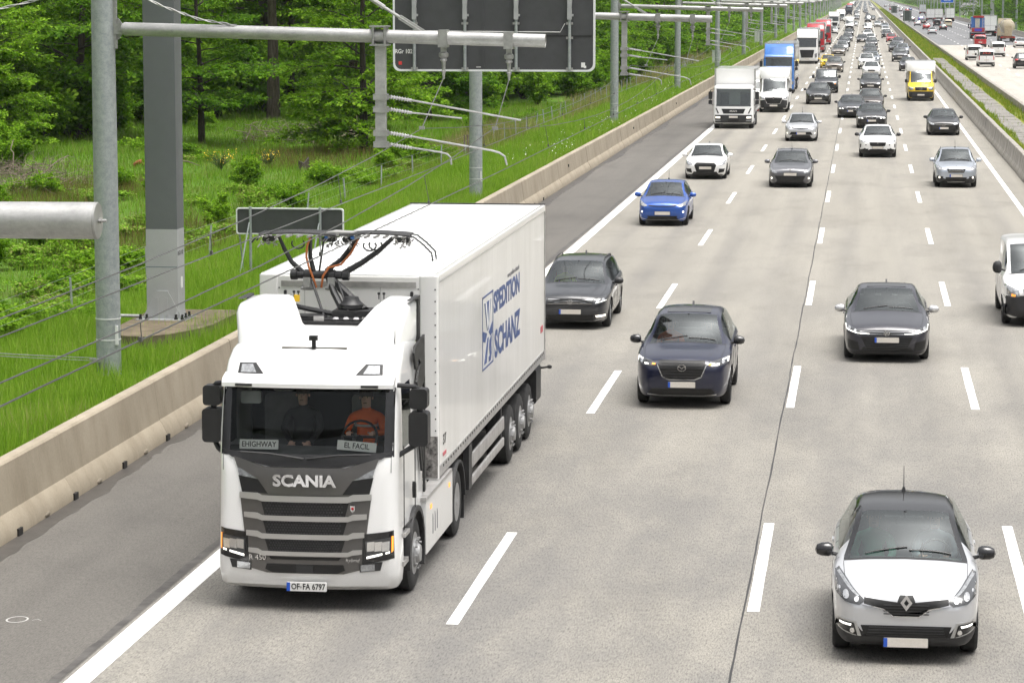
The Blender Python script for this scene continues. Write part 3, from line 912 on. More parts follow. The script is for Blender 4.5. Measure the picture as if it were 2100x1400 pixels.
def zfast(x, y):
    pts = [(-4000, 0.0), (-60, 0.5), (-42, 0.35), (-30, 0.0), (-22, -0.05), (-19, 0.12), (-17, 0.42), (-15, 0.62), (-12.55, 0.72)]
    z = np.interp(x, [p[0] for p in pts], [p[1] for p in pts])
    amp = np.clip((-16 - x) / 8, 0, 1) * .16
    hs = np.sin(x * 0.37 + y * 0.113) * 0.5 + np.sin(x * 0.13 - y * 0.21 + 1.3) * 0.5 + 0.35 * np.sin(x * 0.9 + 2.0) * np.sin(y * 0.5)
    return z + amp * hs
inview = lambda x, y, r: x > -0.325 * y - 2
blades('verge_grass', 210000, (-19.5, -12.7), (40, 150), (.22, .5), (.010, .022), M['grass'], 'tall bright green grass on the verge behind the barrier', 41, 1.35, zfast, inview)
blades('verge_grass', 90000, (-19.8, -12.7), (150, 520), (.25, .55), (.012, .022), M['grass'], 'green grass on the far verge behind the barrier', 42, 1.3, zfast)
blades('meadow_grass', 240000, (-48, -19), (58, 200), (.18, .46), (.012, .026), M['meadow'], 'rough meadow grass between the fence and the wood', 43, 1.0, zfast, inview)
def reed_keep(x, y, r):
    n_ = np.sin(y * .09 + 1.0) * np.sin(x * .7 + y * .02) + r.normal(0, .25, len(x))
    return n_ > .25
blades('dry_reed_grass', 40000, (-21.5, -17.2), (132, 420), (.6, 1.25), (.014, .026), M['straw'], 'tan dry reed grass along the fence', 44, 1.2, zfast, reed_keep)
def bramble_keep(x, y, r):
    n_ = np.sin(y * .17 + x * .33) + np.sin(x * .55 - y * .08 + 1.7) + r.normal(0, .35, len(x))
    return (n_ > .75) & (x > -0.325 * y - 2)
M['bramble'] = leaf_mat('dry_bramble', [(0.2, (0.07, 0.09, 0.02)), (0.5, (0.16, 0.10, 0.045)), (0.8, (0.26, 0.17, 0.09))], 0.25, 0.5)
blades('dry_brambles', 60000, (-33, -18.6), (62, 150), (.3, .75), (.012, .024), M['bramble'], 'reddish brown dry bramble stems in patches across the meadow', 48, 1.0, zfast, bramble_keep)
mk = lambda x, y, r: np.where(y < 335, (x < 8.0 + .12 * np.sin(y * .3)) | (x > 9.3 + .1 * np.sin(y * .2)) | (r.uniform(0, 1, len(x)) < .02), True)
blades('median_grass', 90000, (7.3, 10.1), (105, 1500), (.12, .36), (.014, .03), M['med_grass'], 'yellow green grass and weeds growing in the median strip', 45, 2.0, lambda x, y: 0 * x + .45, mk)
def flowers():
    rng = np.random.default_rng(46)
    P = []
    for k in range(70):
        x, y = rng.uniform(-15.2, -13), 112 + 190 * rng.uniform() ** 1.2
        n = rng.integers(2, 9)
        p = np.stack([x + rng.normal(0, .25, n), y + rng.normal(0, .7, n), np.zeros(n)], 1); p[:, 2] = zfast(p[:, 0], p[:, 1]) + rng.uniform(.3, .5, n)
        P.append(p)
    P = np.concatenate(P); V_, Q_ = leaf_quads(P, rng.normal(0, 1, P.shape), .055, rng, .7, .9)
    o = link_mesh('wild_flowers', np_mesh('wild_flowers', V_, Q_, M['flower'])); tag(o, 'white wild flowers scattered on the verge', 'flowers', kind='stuff')
flowers()

# ---------------------------------------------------------------- dead wood
def brush(name, x, y, rx, ry, hh, n, label, seed):
    rng = np.random.default_rng(seed)
    o = empty(name, (x, y, ground_z(x, y)))
    for part, cnt, r0 in (('branch', 14, .035), ('twigs', n, .012)):
        if part == 'branch':
            for k in range(cnt):
                b = MB(); p = np.array([rng.uniform(-rx, rx), rng.uniform(-ry, ry), rng.uniform(0, hh * .5)]); d = rng.normal(0, 1, 3); d[2] *= .4; d /= np.linalg.norm(d)
                pts = [tuple(p + d * t * 1.1 + np.array([0, 0, .35 * math.sin(t * 1.7 + k)]) + rng.normal(0, .07, 3)) for t in np.linspace(0, 1.6, 6)]
                b.tube(pts, [r0 * (1 - .14 * i) for i in range(6)], 5); b.build('branch', M['deadwood'], o)
        else:
            b = MB()
            for k in range(cnt):
                p = np.array([rng.uniform(-rx, rx), rng.uniform(-ry, ry), rng.uniform(0, hh)]); d = rng.normal(0, 1, 3); d[2] *= .5; d /= np.linalg.norm(d)
                b.tube([tuple(p), tuple(p + d * .4 + rng.normal(0, .06, 3)), tuple(p + d * .8 + rng.normal(0, .12, 3))], [r0, r0 * .7, r0 * .4], 3, cap=False)
            tag(b.build('twigs', M['deadwood'], o), kind='stuff')
    tag(o, label, 'brushwood', 'heaps of dead branches')
brush('brushwood_heap', -33.8, 109, 2.6, 4, 1.0, 420, 'grey brown heap of dead branches at the left border', 51)
brush('brushwood_heap', -36.5, 115, 2.5, 2.0, .8, 260, 'dead branches lying along the foot of the trees at the left', 52)
brush('brushwood_heap', -31.2, 149, 2.2, 3, .9, 260, 'dark tangle of dead branches under the tall oak', 53)
brush('brushwood_heap', -28.6, 152, 1.6, 2, .6, 150, 'thin fallen branches right of the dark tangle', 54)
# the stump
st = empty('tree_stump', (-25.4, 125.6, ground_z(-25.4, 125.6)))
b = MB(); rng = np.random.default_rng(3)
pro = []
for i, (z, r_) in enumerate([(-.1, .36), (.1, .30), (.3, .25), (.42, .24)]):
    for k in range(12):
        a = k * math.pi / 6; rr_ = r_ * (1 + .18 * math.sin(3 * a + 1)) ; pro.append((rr_ * math.cos(a), rr_ * math.sin(a) * .8, z + (.12 * math.sin(a * 2 + .6) + .1 * math.cos(a) if i == 3 else 0)))
fs = [(i * 12 + k, i * 12 + (k + 1) % 12, (i + 1) * 12 + (k + 1) % 12, (i + 1) * 12 + k) for i in range(3) for k in range(12)] + [tuple(range(36, 48))]
b.add(pro, fs); b.build('trunk_stub', M['bark_dark'], st)
b = MB()
for a in (0.3, 2.2, 4.1): b.tube([(.2 * math.cos(a), .2 * math.sin(a), .12), (.5 * math.cos(a), .5 * math.sin(a), -.02)], [.09, .04], 6)
b.build('root', M['bark_dark'], st)
tag(st, 'broken brown tree stump in the middle of the meadow', 'stump')
# a fallen pale stick
b = MB(); b.tube([(0, 0, .05), (.35, .1, .3), (.8, .1, .28), (1.3, .3, .08)], [.03, .04, .03, .015], 6)
tag(b.build('fallen_stick', M['deadwood'], None, loc=(-31.0, 123, ground_z(-31, 123))), 'pale fallen stick in the grass left of the broom', 'stick')
# ================================================================== LETTERING
TXT = {}
def text_mesh(s, size, mat, ext=0.002, align='CENTER', sx=1.0, shear=0.0, bold=0.0, spacing=1.0):
    key = (s, size, mat.name, ext, align, sx, shear, bold)
    if key in TXT: return TXT[key]
    cu = bpy.data.curves.new('lettering', 'FONT')
    cu.body = s; cu.size = size; cu.extrude = ext; cu.align_x = align; cu.align_y = 'CENTER'; cu.shear = shear; cu.offset = bold
    cu.space_character = spacing; cu.resolution_u = 3
    ob = bpy.data.objects.new('lettering', cu); COL.objects.link(ob)
    dg = bpy.context.evaluated_depsgraph_get(); dg.update()
    me = bpy.data.meshes.new_from_object(ob.evaluated_get(dg))
    bpy.data.objects.remove(ob); bpy.data.curves.remove(cu)
    if sx != 1.0:
        for v in me.vertices: v.co.x *= sx
    me.materials.clear(); me.materials.append(mat)
    TXT[key] = me
    return me
def put_text(name, me, parent, loc, rot):
    o = link_mesh(name, me, parent, loc=loc); o.rotation_euler = rot
    return o
FRONT = (R(90), 0, 0)          # readable from the front (facing -Y)
SIDE_R = (R(90), 0, R(90))     # readable from +X

# ================================================================== CATENARY
def pole_parts():
    d = {}
    b = MB(); b.lathe([(-.7, .235), (0, .235), (5, .228), (10.0, .205), (10.03, .17)], (0, 0, 0), (0, 0, 1), 28); d['pole'] = b.mesh('pole', M['galv'])
    b = MB()
    b.box((.235, 0, 7.35), (.06, .10, 1.0)); b.box((.30, -.05, 7.22), (.16, .02, .2)); b.box((.30, .05, 7.22), (.16, .02, .2)); b.tube([(.35, -.08, 7.22), (.35, .08, 7.22)], .035, 10)
    b.prism([(.26, 7.02), (.30, 7.02), (.40, 7.16), (.40, 7.28), (.30, 7.42), (.26, 7.42)], 1, -.012, .012)
    for z in (6.95, 7.05, 7.4, 7.5, 7.6, 7.7, 7.8): b.tube([(.25, -.03, z), (.28, -.03, z)], .012, 6)
    d['bracket'] = b.mesh('bracket', M['steel'])
    b = MB(); b.lathe([(0, .085), (.06, .125), (5.0, .125), (8.0, .125), (8.0, .11), (7.96, .11)], (.36, 0, 7.22), Vector((8, 0, -.21)), 20)
    d['arm'] = b.mesh('arm', M['tube'])
    b = MB()
    for k in (-1, 1):
        b.box((5.27 + .12 * k, 0, 7.1), (.02, .32, .32)); b.tube([(5.27 + .1 * k, -.15, 6.92), (5.27 + .1 * k, -.15, 7.28)], .014, 6)
    b.box((5.27, 0, 7.27), (.34, .34, .03)); b.box((5.27, 0, 6.93), (.34, .34, .03))
    d['clamp'] = b.mesh('clamp', M['steel'])
    b = MB(); b.box((5.28, 0, 6.02), (.19, .16, 1.86)); d['drop_post'] = b.mesh('drop_post', M['tube'])
    b = MB()
    b.box((5.28, 0, 0), (.26, .22, .11)); b.box((5.43, -.02, 0), (.08, .05, .06))
    d['post_clamp'] = b.mesh('post_clamp', M['steel'])
    b = MB()
    pr_ = []
    for k in range(7): pr_ += [(k * .052, .024), (k * .052 + .015, .045), (k * .052 + .03, .024)]
    b.lathe([(-.02, .028)] + pr_ + [(.40, .032)], (5.46, 0, 0), Vector((1, 0, -.16)), 10)
    d['insulator'] = b.mesh('insulator', M['insul'])
    b = MB()
    arms = []
    for pts, r_ in (([(5.85, 0, 5.91), (7.9, 0, 5.55)], .018), ([(5.85, 0, 5.68), (6.8, 0, 5.58)], .016), ([(5.85, 0, 5.24), (7.35, 0, 4.99), (7.5, 0, 4.95), (7.6, 0, 4.88), (7.64, 0, 4.72)], .019), ([(5.85, 0, 5.03), (6.4, 0, 4.95), (6.52, 0, 4.92), (6.59, 0, 4.85), (6.6, 0, 4.72)], .018)):
        b = MB(); b.tube(pts, r_, 8); arms.append(b.mesh('registration_arm', M['tube']))
    d['registration_arm'] = arms
    hang = []
    for x, z, xm in ((6.46, 7.05, 6.05), (7.68, 7.02, 7.42)):
        b = MB(); b.box((x, 0, z), (.17, .30, .32)); b.box((x, 0, z - .2), (.10, .08, .14))
        b.lathe([(0, .05), (.03, .09), (.09, .09), (.12, .05), (.16, .07), (.19, .04), (.34, .03), (.36, .05), (.40, .03), (.5, .02)], (x, 0, z - .24), (0, 0, -1), 12)
        b.tube([(x, 0, z - .72), (xm, 0, 5.4)], .010, 6)
        b.box((xm, 0, 5.4), (.1, .06, .06)); hang.append(b.mesh('wire_hanger', M['steel']))
    d['wire_hanger'] = hang
    b = MB(); b.tube([(.2, 0, 9.75), (5.0, 0, 7.85)], .018, 8); b.tube([(5.0, 0, 7.85), (5.35, 0, 7.62)], .045, 8); b.tube([(5.35, 0, 7.62), (6.15, 0, 7.12)], .03, 8); b.box((5.9, 0, 7.28), (.62, .05, .09), rot=Matrix.Rotation(R(32), 3, 'Y'))
    d['tie_rod'] = b.mesh('tie_rod', M['tube'])
    b = MB(); b.lathe([(0, .239), (.02, .239)], (0, 0, 1.75), (0, 0, 1), 24); b.lathe([(0, .239), (.02, .239)], (0, 0, 1.35), (0, 0, 1), 24); b.box((.2, -.14, 1.45), (.05, .05, .36))
    d['number_strip'] = b.mesh('number_strip', simple('strip_white', (.7, .7, .7), .6))
    return d
PP = pole_parts()
PORD = ['', 'second', 'third', 'fourth', 'fifth', 'sixth', 'seventh', 'eighth']
pole_y = [(51.3, -14.17), (98.4, -13.64), (158, -13.98), (215.6, -14.2), (275.4, -14.25), (335, -14.2), (391.5, -14.17), (455, -14.17)]
yy = 455
while yy < 1700:
    yy += 58; pole_y.append((yy, -14.15))
def put_pole(x, y, label, group, flip=False, full=True):
    o = empty('catenary_pole', (x, y, .62 - .6), R(180) if flip else 0)
    names = ['pole', 'bracket', 'arm', 'clamp', 'drop_post', 'post_clamp', 'insulator', 'registration_arm', 'wire_hanger', 'tie_rod', 'number_strip']
    if not full: names = ['pole', 'arm', 'drop_post', 'registration_arm', 'tie_rod']
    for n in names:
        if n in ('post_clamp', 'insulator'):
            for z in (5.97, 5.74, 5.30, 5.09): link_mesh(n, PP[n], o, loc=(0, 0, z))
        else:
            for q in (PP[n] if isinstance(PP[n], list) else [PP[n]]): link_mesh(n, q, o)
    tag(o, label, 'pole', group)
    return o
for k, (y, x) in enumerate(pole_y):
    if k == 0: lb = 'thick galvanised catenary pole in front of the grey gantry column'
    elif k < 8: lb = '%s galvanised catenary pole counted from the camera along the left verge' % PORD[k]
    else: lb = 'far catenary pole in the dense row on the left verge, one of many alike'
    put_pole(x, y, lb, 'catenary poles along the left verge', full=k < 8)
k = 0; yy = 590
while yy < 1700:
    put_pole(31.3, yy, ('far catenary pole beyond the opposite carriageway, one of many alike'), 'catenary poles along the right verge', True, False)
    yy += 58; k += 1
# the nearest mast: only the end of its beam reaches into the picture
o = empty('catenary_beam', (-14.2, 22.2, .02))
b = MB(); b.lathe([(-.7, .24), (0, .24), (8.6, .21)], (0, 0, 0), (0, 0, 1), 24); b.build('pole', M['galv'], o)
b = MB(); b.lathe([(0, .15), (7.78, .152)], (.2, 0, 5.985), (1, 0, .004), 40); b.build('beam', M['tube'], o)
b = MB(); b.lathe([(0, .1525), (.012, .1525), (.02, .145)], (7.98, 0, 6.016), (1, 0, .004), 40); e_ = b.build('end_plate', M['steel'], o)
b = MB(); b.tube([(8.0, 0, 6.016), (8.07, 0, 6.016)], .013, 10); b.tube([(8.012, 0, 6.016), (8.03, 0, 6.016)], .026, 6); b.build('bolt', M['steel'], e_)
tag(o, 'thick round metal beam end cutting in from the left border', 'beam')

# ---- wires
sup = [22.2] + [p[0] for p in pole_y]
def wires(x, dx, label_c, label_m, xm_off):
    # contact wire: level, drawn a little from side to side at every mast
    pts = [(x + dx * .15, 2.0, 4.66)]
    for k, y in enumerate(sup): pts.append((x + (dx if k % 2 else -dx), y, 4.66))
    b = MB(); b.tube(pts, .008, 6)
    c = b.build('contact_wire', M['wire']); tag(c, label_c, 'wire', 'contact wires over the truck lane')
    root = empty('messenger_wire', (0, 0, 0)); tag(root, label_m, 'wire', 'messenger wires over the truck lane')
    pts = []; drop = MB()
    ss = [-48, -1.0] + sup[1:]
    for k in range(len(ss) - 1):
        y0, y1 = ss[k], ss[k + 1]
        n = 10
        for i in range(n):
            t = i / n; z = 5.41 - .56 * 4 * t * (1 - t); pts.append((x + xm_off * (1 - 4 * t * (1 - t)), y0 + (y1 - y0) * t, z))
        if y1 < 420:
            m = max(3, int((y1 - y0) / 7.5))
            for i in range(1, m):
                t = i / m; z = 5.41 - .56 * 4 * t * (1 - t); yy_ = y0 + (y1 - y0) * t
                d = MB(); d.tube([(x + xm_off * (1 - 4 * t * (1 - t)), yy_, z), (x + .01, yy_, 4.67)], .005, 4)
                d.box((x, yy_, 4.69), (.03, .05, .045)); d.build('dropper', M['wire'], root)
    b = MB(); b.tube(pts, .0075, 6); b.build('cable', M['wire'], root)
wires(-8.02, .06, 'left contact wire above the truck lane, running over the pantograph', 'left messenger wire hung with droppers above the truck lane', -.1)
wires(-6.64, .06, 'right contact wire above the truck lane, crossing the trailer roof', 'right messenger wire hung with droppers above the truck lane', -.15)
b = MB()
for dz in (0, .05): b.tube([(-14.38, 51.15, .98 + dz), (-15.8, 50.6, 1.10 + dz), (-19.5, 49.2, 1.5 + dz)], .009, 5)
b.box((-14.35, 51.05, 1.0), (.24, .06, .07)); b.box((-14.22, 51.0, .95), (.05, .05, .2))
tag(b.build('guy_cable', M['steel']), 'pair of thin guy cables fixed low on the thick galvanised pole', 'cable')

# ================================================================== SIGN GANTRY
def rrect(w, h, r, k=5):
    p = []
    for cx, cz, st in ((w / 2 - r, h / 2 - r, 0), (-w / 2 + r, h / 2 - r, 1), (-w / 2 + r, -h / 2 + r, 2), (w / 2 - r, -h / 2 + r, 3)):
        for q in range(k + 1):
            t = (st + q / k) * math.pi / 2; p.append((cx + r * math.cos(t), cz + r * math.sin(t)))
    return p
def panel(parent, cx, cy, cz, w, h, r, seams=(), hs=(), back=None, rim=.03):
    back = back or M['sign_back']
    b = MB(); b.prism([(cx + x, cz + z) for x, z in rrect(w, h, r)], 1, cy, cy + .045); pn = b.build('panel', back, parent)
    # bright folded rim round the panel
    po = rrect(w + .02, h + .02, r + .01); pi = rrect(w - rim * 2, h - rim * 2, r)
    n = len(po); v = [(cx + x, cy - .02, cz + z) for x, z in po] + [(cx + x, cy - .02, cz + z) for x, z in pi] + [(cx + x, cy + .06, cz + z) for x, z in po] + [(cx + x, cy - .003, cz + z) for x, z in pi]
    f = []
    for i in range(n):
        j = (i + 1) % n
        f += [(i, j, n + j, n + i), (i, 2 * n + i, 2 * n + j, j), (n + i, n + j, 3 * n + j, 3 * n + i)]
    b = MB(); b.add(v, f); b.build('rim', M['sign_rim'], pn)
    for sx in seams:
        b = MB(); b.box((cx + sx, cy - .008, cz), (.05, .016, h * .96)); b.build('panel_stiffener', back, pn)
    for sz in hs:
        b = MB(); b.box((cx, cy - .006, cz + sz), (w * .97, .012, .03)); b.build('panel_seam', M['black_flat'], pn)
    return pn
g = empty('sign_gantry', (-14.87, 58.5, 0.95))
b = MB(); b.bbox((-.345, -.30, 1.94), (.345, .30, 10.5), .012, 0, 2); b.build('column', M['grey_dark'], g)
b = MB(); b.bbox((-.348, -.303, .0), (.348, .303, 1.94), .012, 0, 2); lo = b.build('column_foot', M['grey_light'], g)
b = MB(); b.box((0, -.0, 1.13), (.70, .61, .012)); b.build('foot_stripe', simple('stripe_blue', (.03, .09, .12), .6), lo)
b = MB(); b.prism([(-.42, 0), (.42, 0), (.42, .06), (.12, .62), (-.02, .62), (-.12, .62), (-.42, .06)], 1, -.335, -.305)
for x in (-.1, .1): b.box((x, -.34, .28), (.05, .02, .38))
b.build('gusset', M['grey_light'], lo)
b = MB(); b.prism([(-.40, 0), (.40, 0), (.40, .06), (.10, .6), (-.10, .6), (-.40, .06)], 0, .305, .335); b.build('gusset', M['grey_light'], lo)
b = MB(); b.box((0, 0, -.01), (1.1, 1.0, .05)); b.build('base_plate', M['grey_light'], g)
bm_ = MB(); bm_.lathe([(0, .045), (.04, .045), (.04, .03), (.11, .03)], (0, 0, 0), (0, 0, 1), 6); bmesh_ = bm_.mesh('anchor_bolt', M['black_flat'])
for x, y in ((-.46, -.42), (-.32, -.42), (.32, -.42), (.46, -.42), (.46, -.1), (.46, .2), (-.46, .2)): link_mesh('anchor_bolt', bmesh_, g, loc=(x, y, .015))
b = MB(); b.tube([(-.9, -.40, .08), (-.45, -.40, .08)], .035, 10); b.build('drain_pipe', M['tube'], g)
put_text('number', text_mesh('RGR 102', .13, M['black_flat']), g, (.349, -.05, 1.42), SIDE_R)
b = MB(); b.box((.352, 0, .78), (.02, .1, .24)); b.build('tag_plate', M['white_flat'], g)
b = MB(); b.box((4.3, 0, 9.75), (9.6, .6, .5)); b.build('cross_beam', M['grey_dark'], g)
# the panel hangs over the lanes, seen from behind
gx, gz = -14.87, .95
pc = (-7.68 - gx, -.35, 8.0 - gz)
pn = panel(g, pc[0], pc[1], pc[2], 4.24, 3.42, .13, seams=(-.22,), hs=(-.98,))
pb = MB(); pb.tube([(0, 0, -1.7), (0, 0, 1.5)], .034, 10); pbm = pb.mesh('sign_post', M['galv'])
hb = MB(); hb.box((0, 0, 0), (.09, .07, .24)); hb.prism([(-.04, .12), (.04, .12), (.08, .6), (-.06, .6)], 1, -.04, .04); hb.box((.06, 0, -.03), (.04, .05, .05)); hbm = hb.mesh('hanger', M['grey_light'])
lb_ = MB(); lb_.box((0, 0, 0), (.14, .05, .05)); lbm = lb_.mesh('post_clip', M['steel'])
for dx in (-1.67, -.6, .48, 1.6):
    p_ = link_mesh('sign_post', pbm, g, loc=(pc[0] + dx, pc[1] - .06, pc[2]))
    link_mesh('hanger', hbm, p_, loc=(0, -.01, -.52)); link_mesh('post_clip', lbm, p_, loc=(0, 0, -.72)); link_mesh('post_clip', lbm, p_, loc=(0, 0, -1.66)); link_mesh('post_clip', lbm, p_, loc=(0, 0, -1.02))
put_text('number', text_mesh('RGr 102', .125, M['white_flat'], sx=.85, bold=.002), pn, (pc[0] - 1.905, pc[1] - .004, pc[2] - 1.31), FRONT)
b = MB(); b.box((pc[0] - 1.98, pc[1] - .004, pc[2] - 1.55), (.07, .004, .07)); b.build('sticker', simple('sticker_red', (.6, .05, .05), .5), pn)
b = MB(); b.box((pc[0] + 1.88, pc[1] - .004, pc[2] - 1.58), (.08, .004, .10)); b.box((pc[0] + 1.92, pc[1] - .005, pc[2] - 1.62), (.05, .004, .05)); b.build('sticker', M['white_flat'], pn)
b = MB(); b.box((pc[0] - .32, pc[1] - .004, pc[2] - 1.63), (.1, .004, .014)); b.build('sticker', M['white_flat'], pn)
b = MB()
pts = [(pc[0] - 1.6, pc[1] - .02, pc[2] - .88), (pc[0] - .7, pc[1] - .02, pc[2] - .9), (pc[0] - .62, pc[1] - .02, pc[2] - .72)]
b.tube([(pc[0] - 1.65, pc[1] - .02, pc[2] - .6), (pc[0] - 1.6, pc[1] - .02, pc[2] - .88), (pc[0] + 1.4, pc[1] - .02, pc[2] - .9), (pc[0] + 1.5, pc[1] - .02, pc[2] - .72)], .008, 5); b.build('cable', M['white_flat'], g)
tag(g, 'grey box-section gantry column carrying a big dark sign panel seen from behind', 'gantry')
# its foundation
b = MB(); b.prism([(-15.5, 56.2), (-15.0, 55.3), (-14.5, 55.2), (-14.1, 55.7), (-13.75, 56.6), (-13.6, 57.4), (-13.55, 60.2), (-15.6, 60.2)], 2, -.1, .947)
tag(b.build('gantry_foundation', M['found']), 'mossy brown concrete foundation under the grey gantry column', 'foundation')

# small sign on the verge, back turned
s2 = empty('road_sign', (-14.93, 72.0, .62))
panel(s2, 0, 0, 1.335, 2.86, .68, .06, back=M['sign_back'], rim=.022)
for x in (-1.05, .82):
    b = MB(); b.tube([(x, -.05, -.6), (x, -.05, 1.72)], .036, 10); b.build('post', M['galv'], s2)
    b = MB(); b.tube([(x - .02, -.09, 1.3), (x - .18, -.55, .0), (x - .2, -.6, -.4)], .022, 8); b.build('strut', M['galv'], s2)
b = MB(); b.tube([(-1.36, .02, 1.0), (-1.3, .3, -.3)], .022, 8); b.build('strut', M['galv'], s2)
tag(s2, 'small dark road sign seen from behind, standing in the grass behind the trailer', 'sign')

# wire fence
fr_ = empty('wire_fence', (0, 0, 0)); rr = random.Random(8)
fp = MB(); fp.box((0, 0, .3), (.045, .045, 1.55)); fpm = fp.mesh('fence_post', simple('fence_post_grey', (.34, .36, .36), .6, .3, var=.2))
posts = []
y = 50
while y < 330:
    x = -18.75 + .25 * math.sin(y * .05)
    p_ = link_mesh('fence_post', fpm, fr_, loc=(x, y, ground_z(x, y) - .05)); p_.rotation_euler = (rr.uniform(-.07, .07), rr.uniform(-.12, .12), rr.uniform(0, 1))
    posts.append((x, y, ground_z(x, y)))
    y += 7.4 if y < 130 else 4.5
for h_ in (.5, .8, 1.05):
    b = MB(); b.tube([(p[0], p[1], p[2] + h_ + .02 * math.sin(p[1])) for p in posts], .003, 4); b.build('fence_wire', M['steel'], fr_)
tag(fr_, 'thin grey wire fence with slanting posts along the foot of the verge', 'fence')
b = MB()
for x, t in ((0, .1), (.12, -.08), (-.1, .02), (.05, .15)): b.tube([(x, 0, 0), (x + t, .05, 1.25)], .03, 6)
tag(b.build('stake_bundle', M['deadwood'], loc=(-18.2, 128, .2)), 'bundle of pale leaning stakes in the tall grass by the fence', 'stakes')

# cabinets beside the far poles
for x, y, s_, lb in ((-15.6, 300, 1.0, 'white switch cabinet on the verge below the tall reed grass'), (-16.2, 432, 1.3, 'grey switch cabinet between the far catenary poles')):
    c_ = empty('switch_cabinet', (x, y, .55)); b = MB(); b.bbox((-.45, -.3, 0), (.45, .3, 1.4 * s_), .03, 0, 2); b.build('housing', simple('cabinet_grey', (.5, .51, .5), .6, var=.1), c_)
    b = MB(); b.box((0, 0, 1.4 * s_ + .03), (1.0, .7, .06)); b.build('roof', M['grey_light'], c_)
    b = MB(); b.box((0, -.306, .7 * s_), (.012, .012, 1.3 * s_)); b.build('door_seam', M['black_flat'], c_)
    tag(c_, lb, 'cabinet', 'switch cabinets on the left verge')

# far gantry over the near carriageway
def far_gantry(x0, x1, y, zb, zt, px, pw, mat, label, legs, name='sign_gantry', txt=None):
    o = empty(name, (x0, y, 0))
    b = MB(); b.box(((x1 - x0) / 2, .4, zt + .4), (abs(x1 - x0), .5, .5)); b.build('cross_beam', M['grey_light'], o)
    for lx in legs: b = MB(); b.box((lx - x0, .4, (zt) / 2), (.45, .45, zt)); b.build('column', M['grey_light'], o)
    pn = panel(o, px - x0, 0, (zb + zt) / 2, pw, zt - zb, .08, back=mat, rim=.06)
    if txt: b = MB(); b.box((px - x0 - .35, -.03, zb + .55), (.9, .01, .3)); b.box((px - x0 + .55, -.03, zb + .5), (.6, .01, .22)); b.build('faint_lettering', simple('sign_pale', (.45, .55, .8), .5), pn)
    tag(o, label, 'gantry'); return o
far_gantry(-14.5, -4, 640, 6.95, 9.6, -8.6, 5.6, M['sign_back'], 'far dark sign panel on a gantry over the truck queue', (-14.5,))
far_gantry(12, 31, 690, 6.0, 9.0, 19.9, 3.1, M['sign_blue'], 'far blue direction sign over the opposite carriageway', (31,), txt=True)
# two tall green-grey panels on the median, seen from behind
for x, y, w, zb, zt, lb in ((10.95, 700, 2.1, 1.0, 3.6, 'nearer of two tall green grey panels on the median barrier'), (10.95, 1010, 2.1, 1.0, 3.5, 'farther of two tall green grey panels on the median barrier')):
    o = empty('median_sign', (x - .4, y, .45)); panel(o, 0, 0, (zb + zt) / 2, w, zt - zb, .05, back=M['sign_green'], rim=.03)
    for dx in (-.7, .7): b = MB(); b.tube([(dx, -.05, -.1), (dx, -.05, zt - .1)], .05, 8); b.build('post', M['galv'], o)
    tag(o, lb, 'sign', 'green grey panels on the median')

# the little house with a hipped roof
hs = empty('house', (37.6, 1010, .4))
b = MB(); b.box((0, 0, 1.6), (7.0, 7, 3.4)); w_ = b.build('wall', simple('house_plaster', (.5, .49, .46), .9, var=.15), hs)
b = MB(); b.add([(-3.9, -3.9, 3.2), (3.9, -3.9, 3.2), (3.9, 3.9, 3.2), (-3.9, 3.9, 3.2), (-1.2, 0, 6.2), (1.2, 0, 6.2)], [(0, 1, 5, 4), (1, 2, 5), (2, 3, 4, 5), (3, 0, 4), (3, 2, 1, 0)]); b.build('roof', simple('house_roof', (.17, .17, .17), .85, var=.2), hs)
b = MB(); b.box((.9, -3.53, 1.8), (1.3, .08, 1.2)); b.build('window', simple('shutter_pale', (.7, .7, .68), .6), hs)
b = MB(); b.prism([(-3.2, .3), (-1.0, 1.9), (-1.3, .3)], 1, -3.54, -3.50); b.prism([(2.0, .4), (2.9, 1.9), (3.2, .5)], 1, -3.54, -3.50); b.build('graffiti', M['white_flat'], w_)
b = MB(); b.prism([(-3.3, .2), (-2.0, 1.7), (-1.75, 1.6), (-2.8, .2)], 1, -3.56, -3.54); b.prism([(-1.3, .3), (-.9, 1.9), (-.7, 1.8), (-1.0, .3)], 1, -3.56, -3.54); b.prism([(2.2, .3), (2.5, 1.9), (2.8, 1.7), (2.5, .3)], 1, -3.56, -3.54); b.build('graffiti', M['black_flat'], w_)
tag(hs, 'small pale house with a grey hipped roof and graffiti beyond the opposite carriageway', 'house')

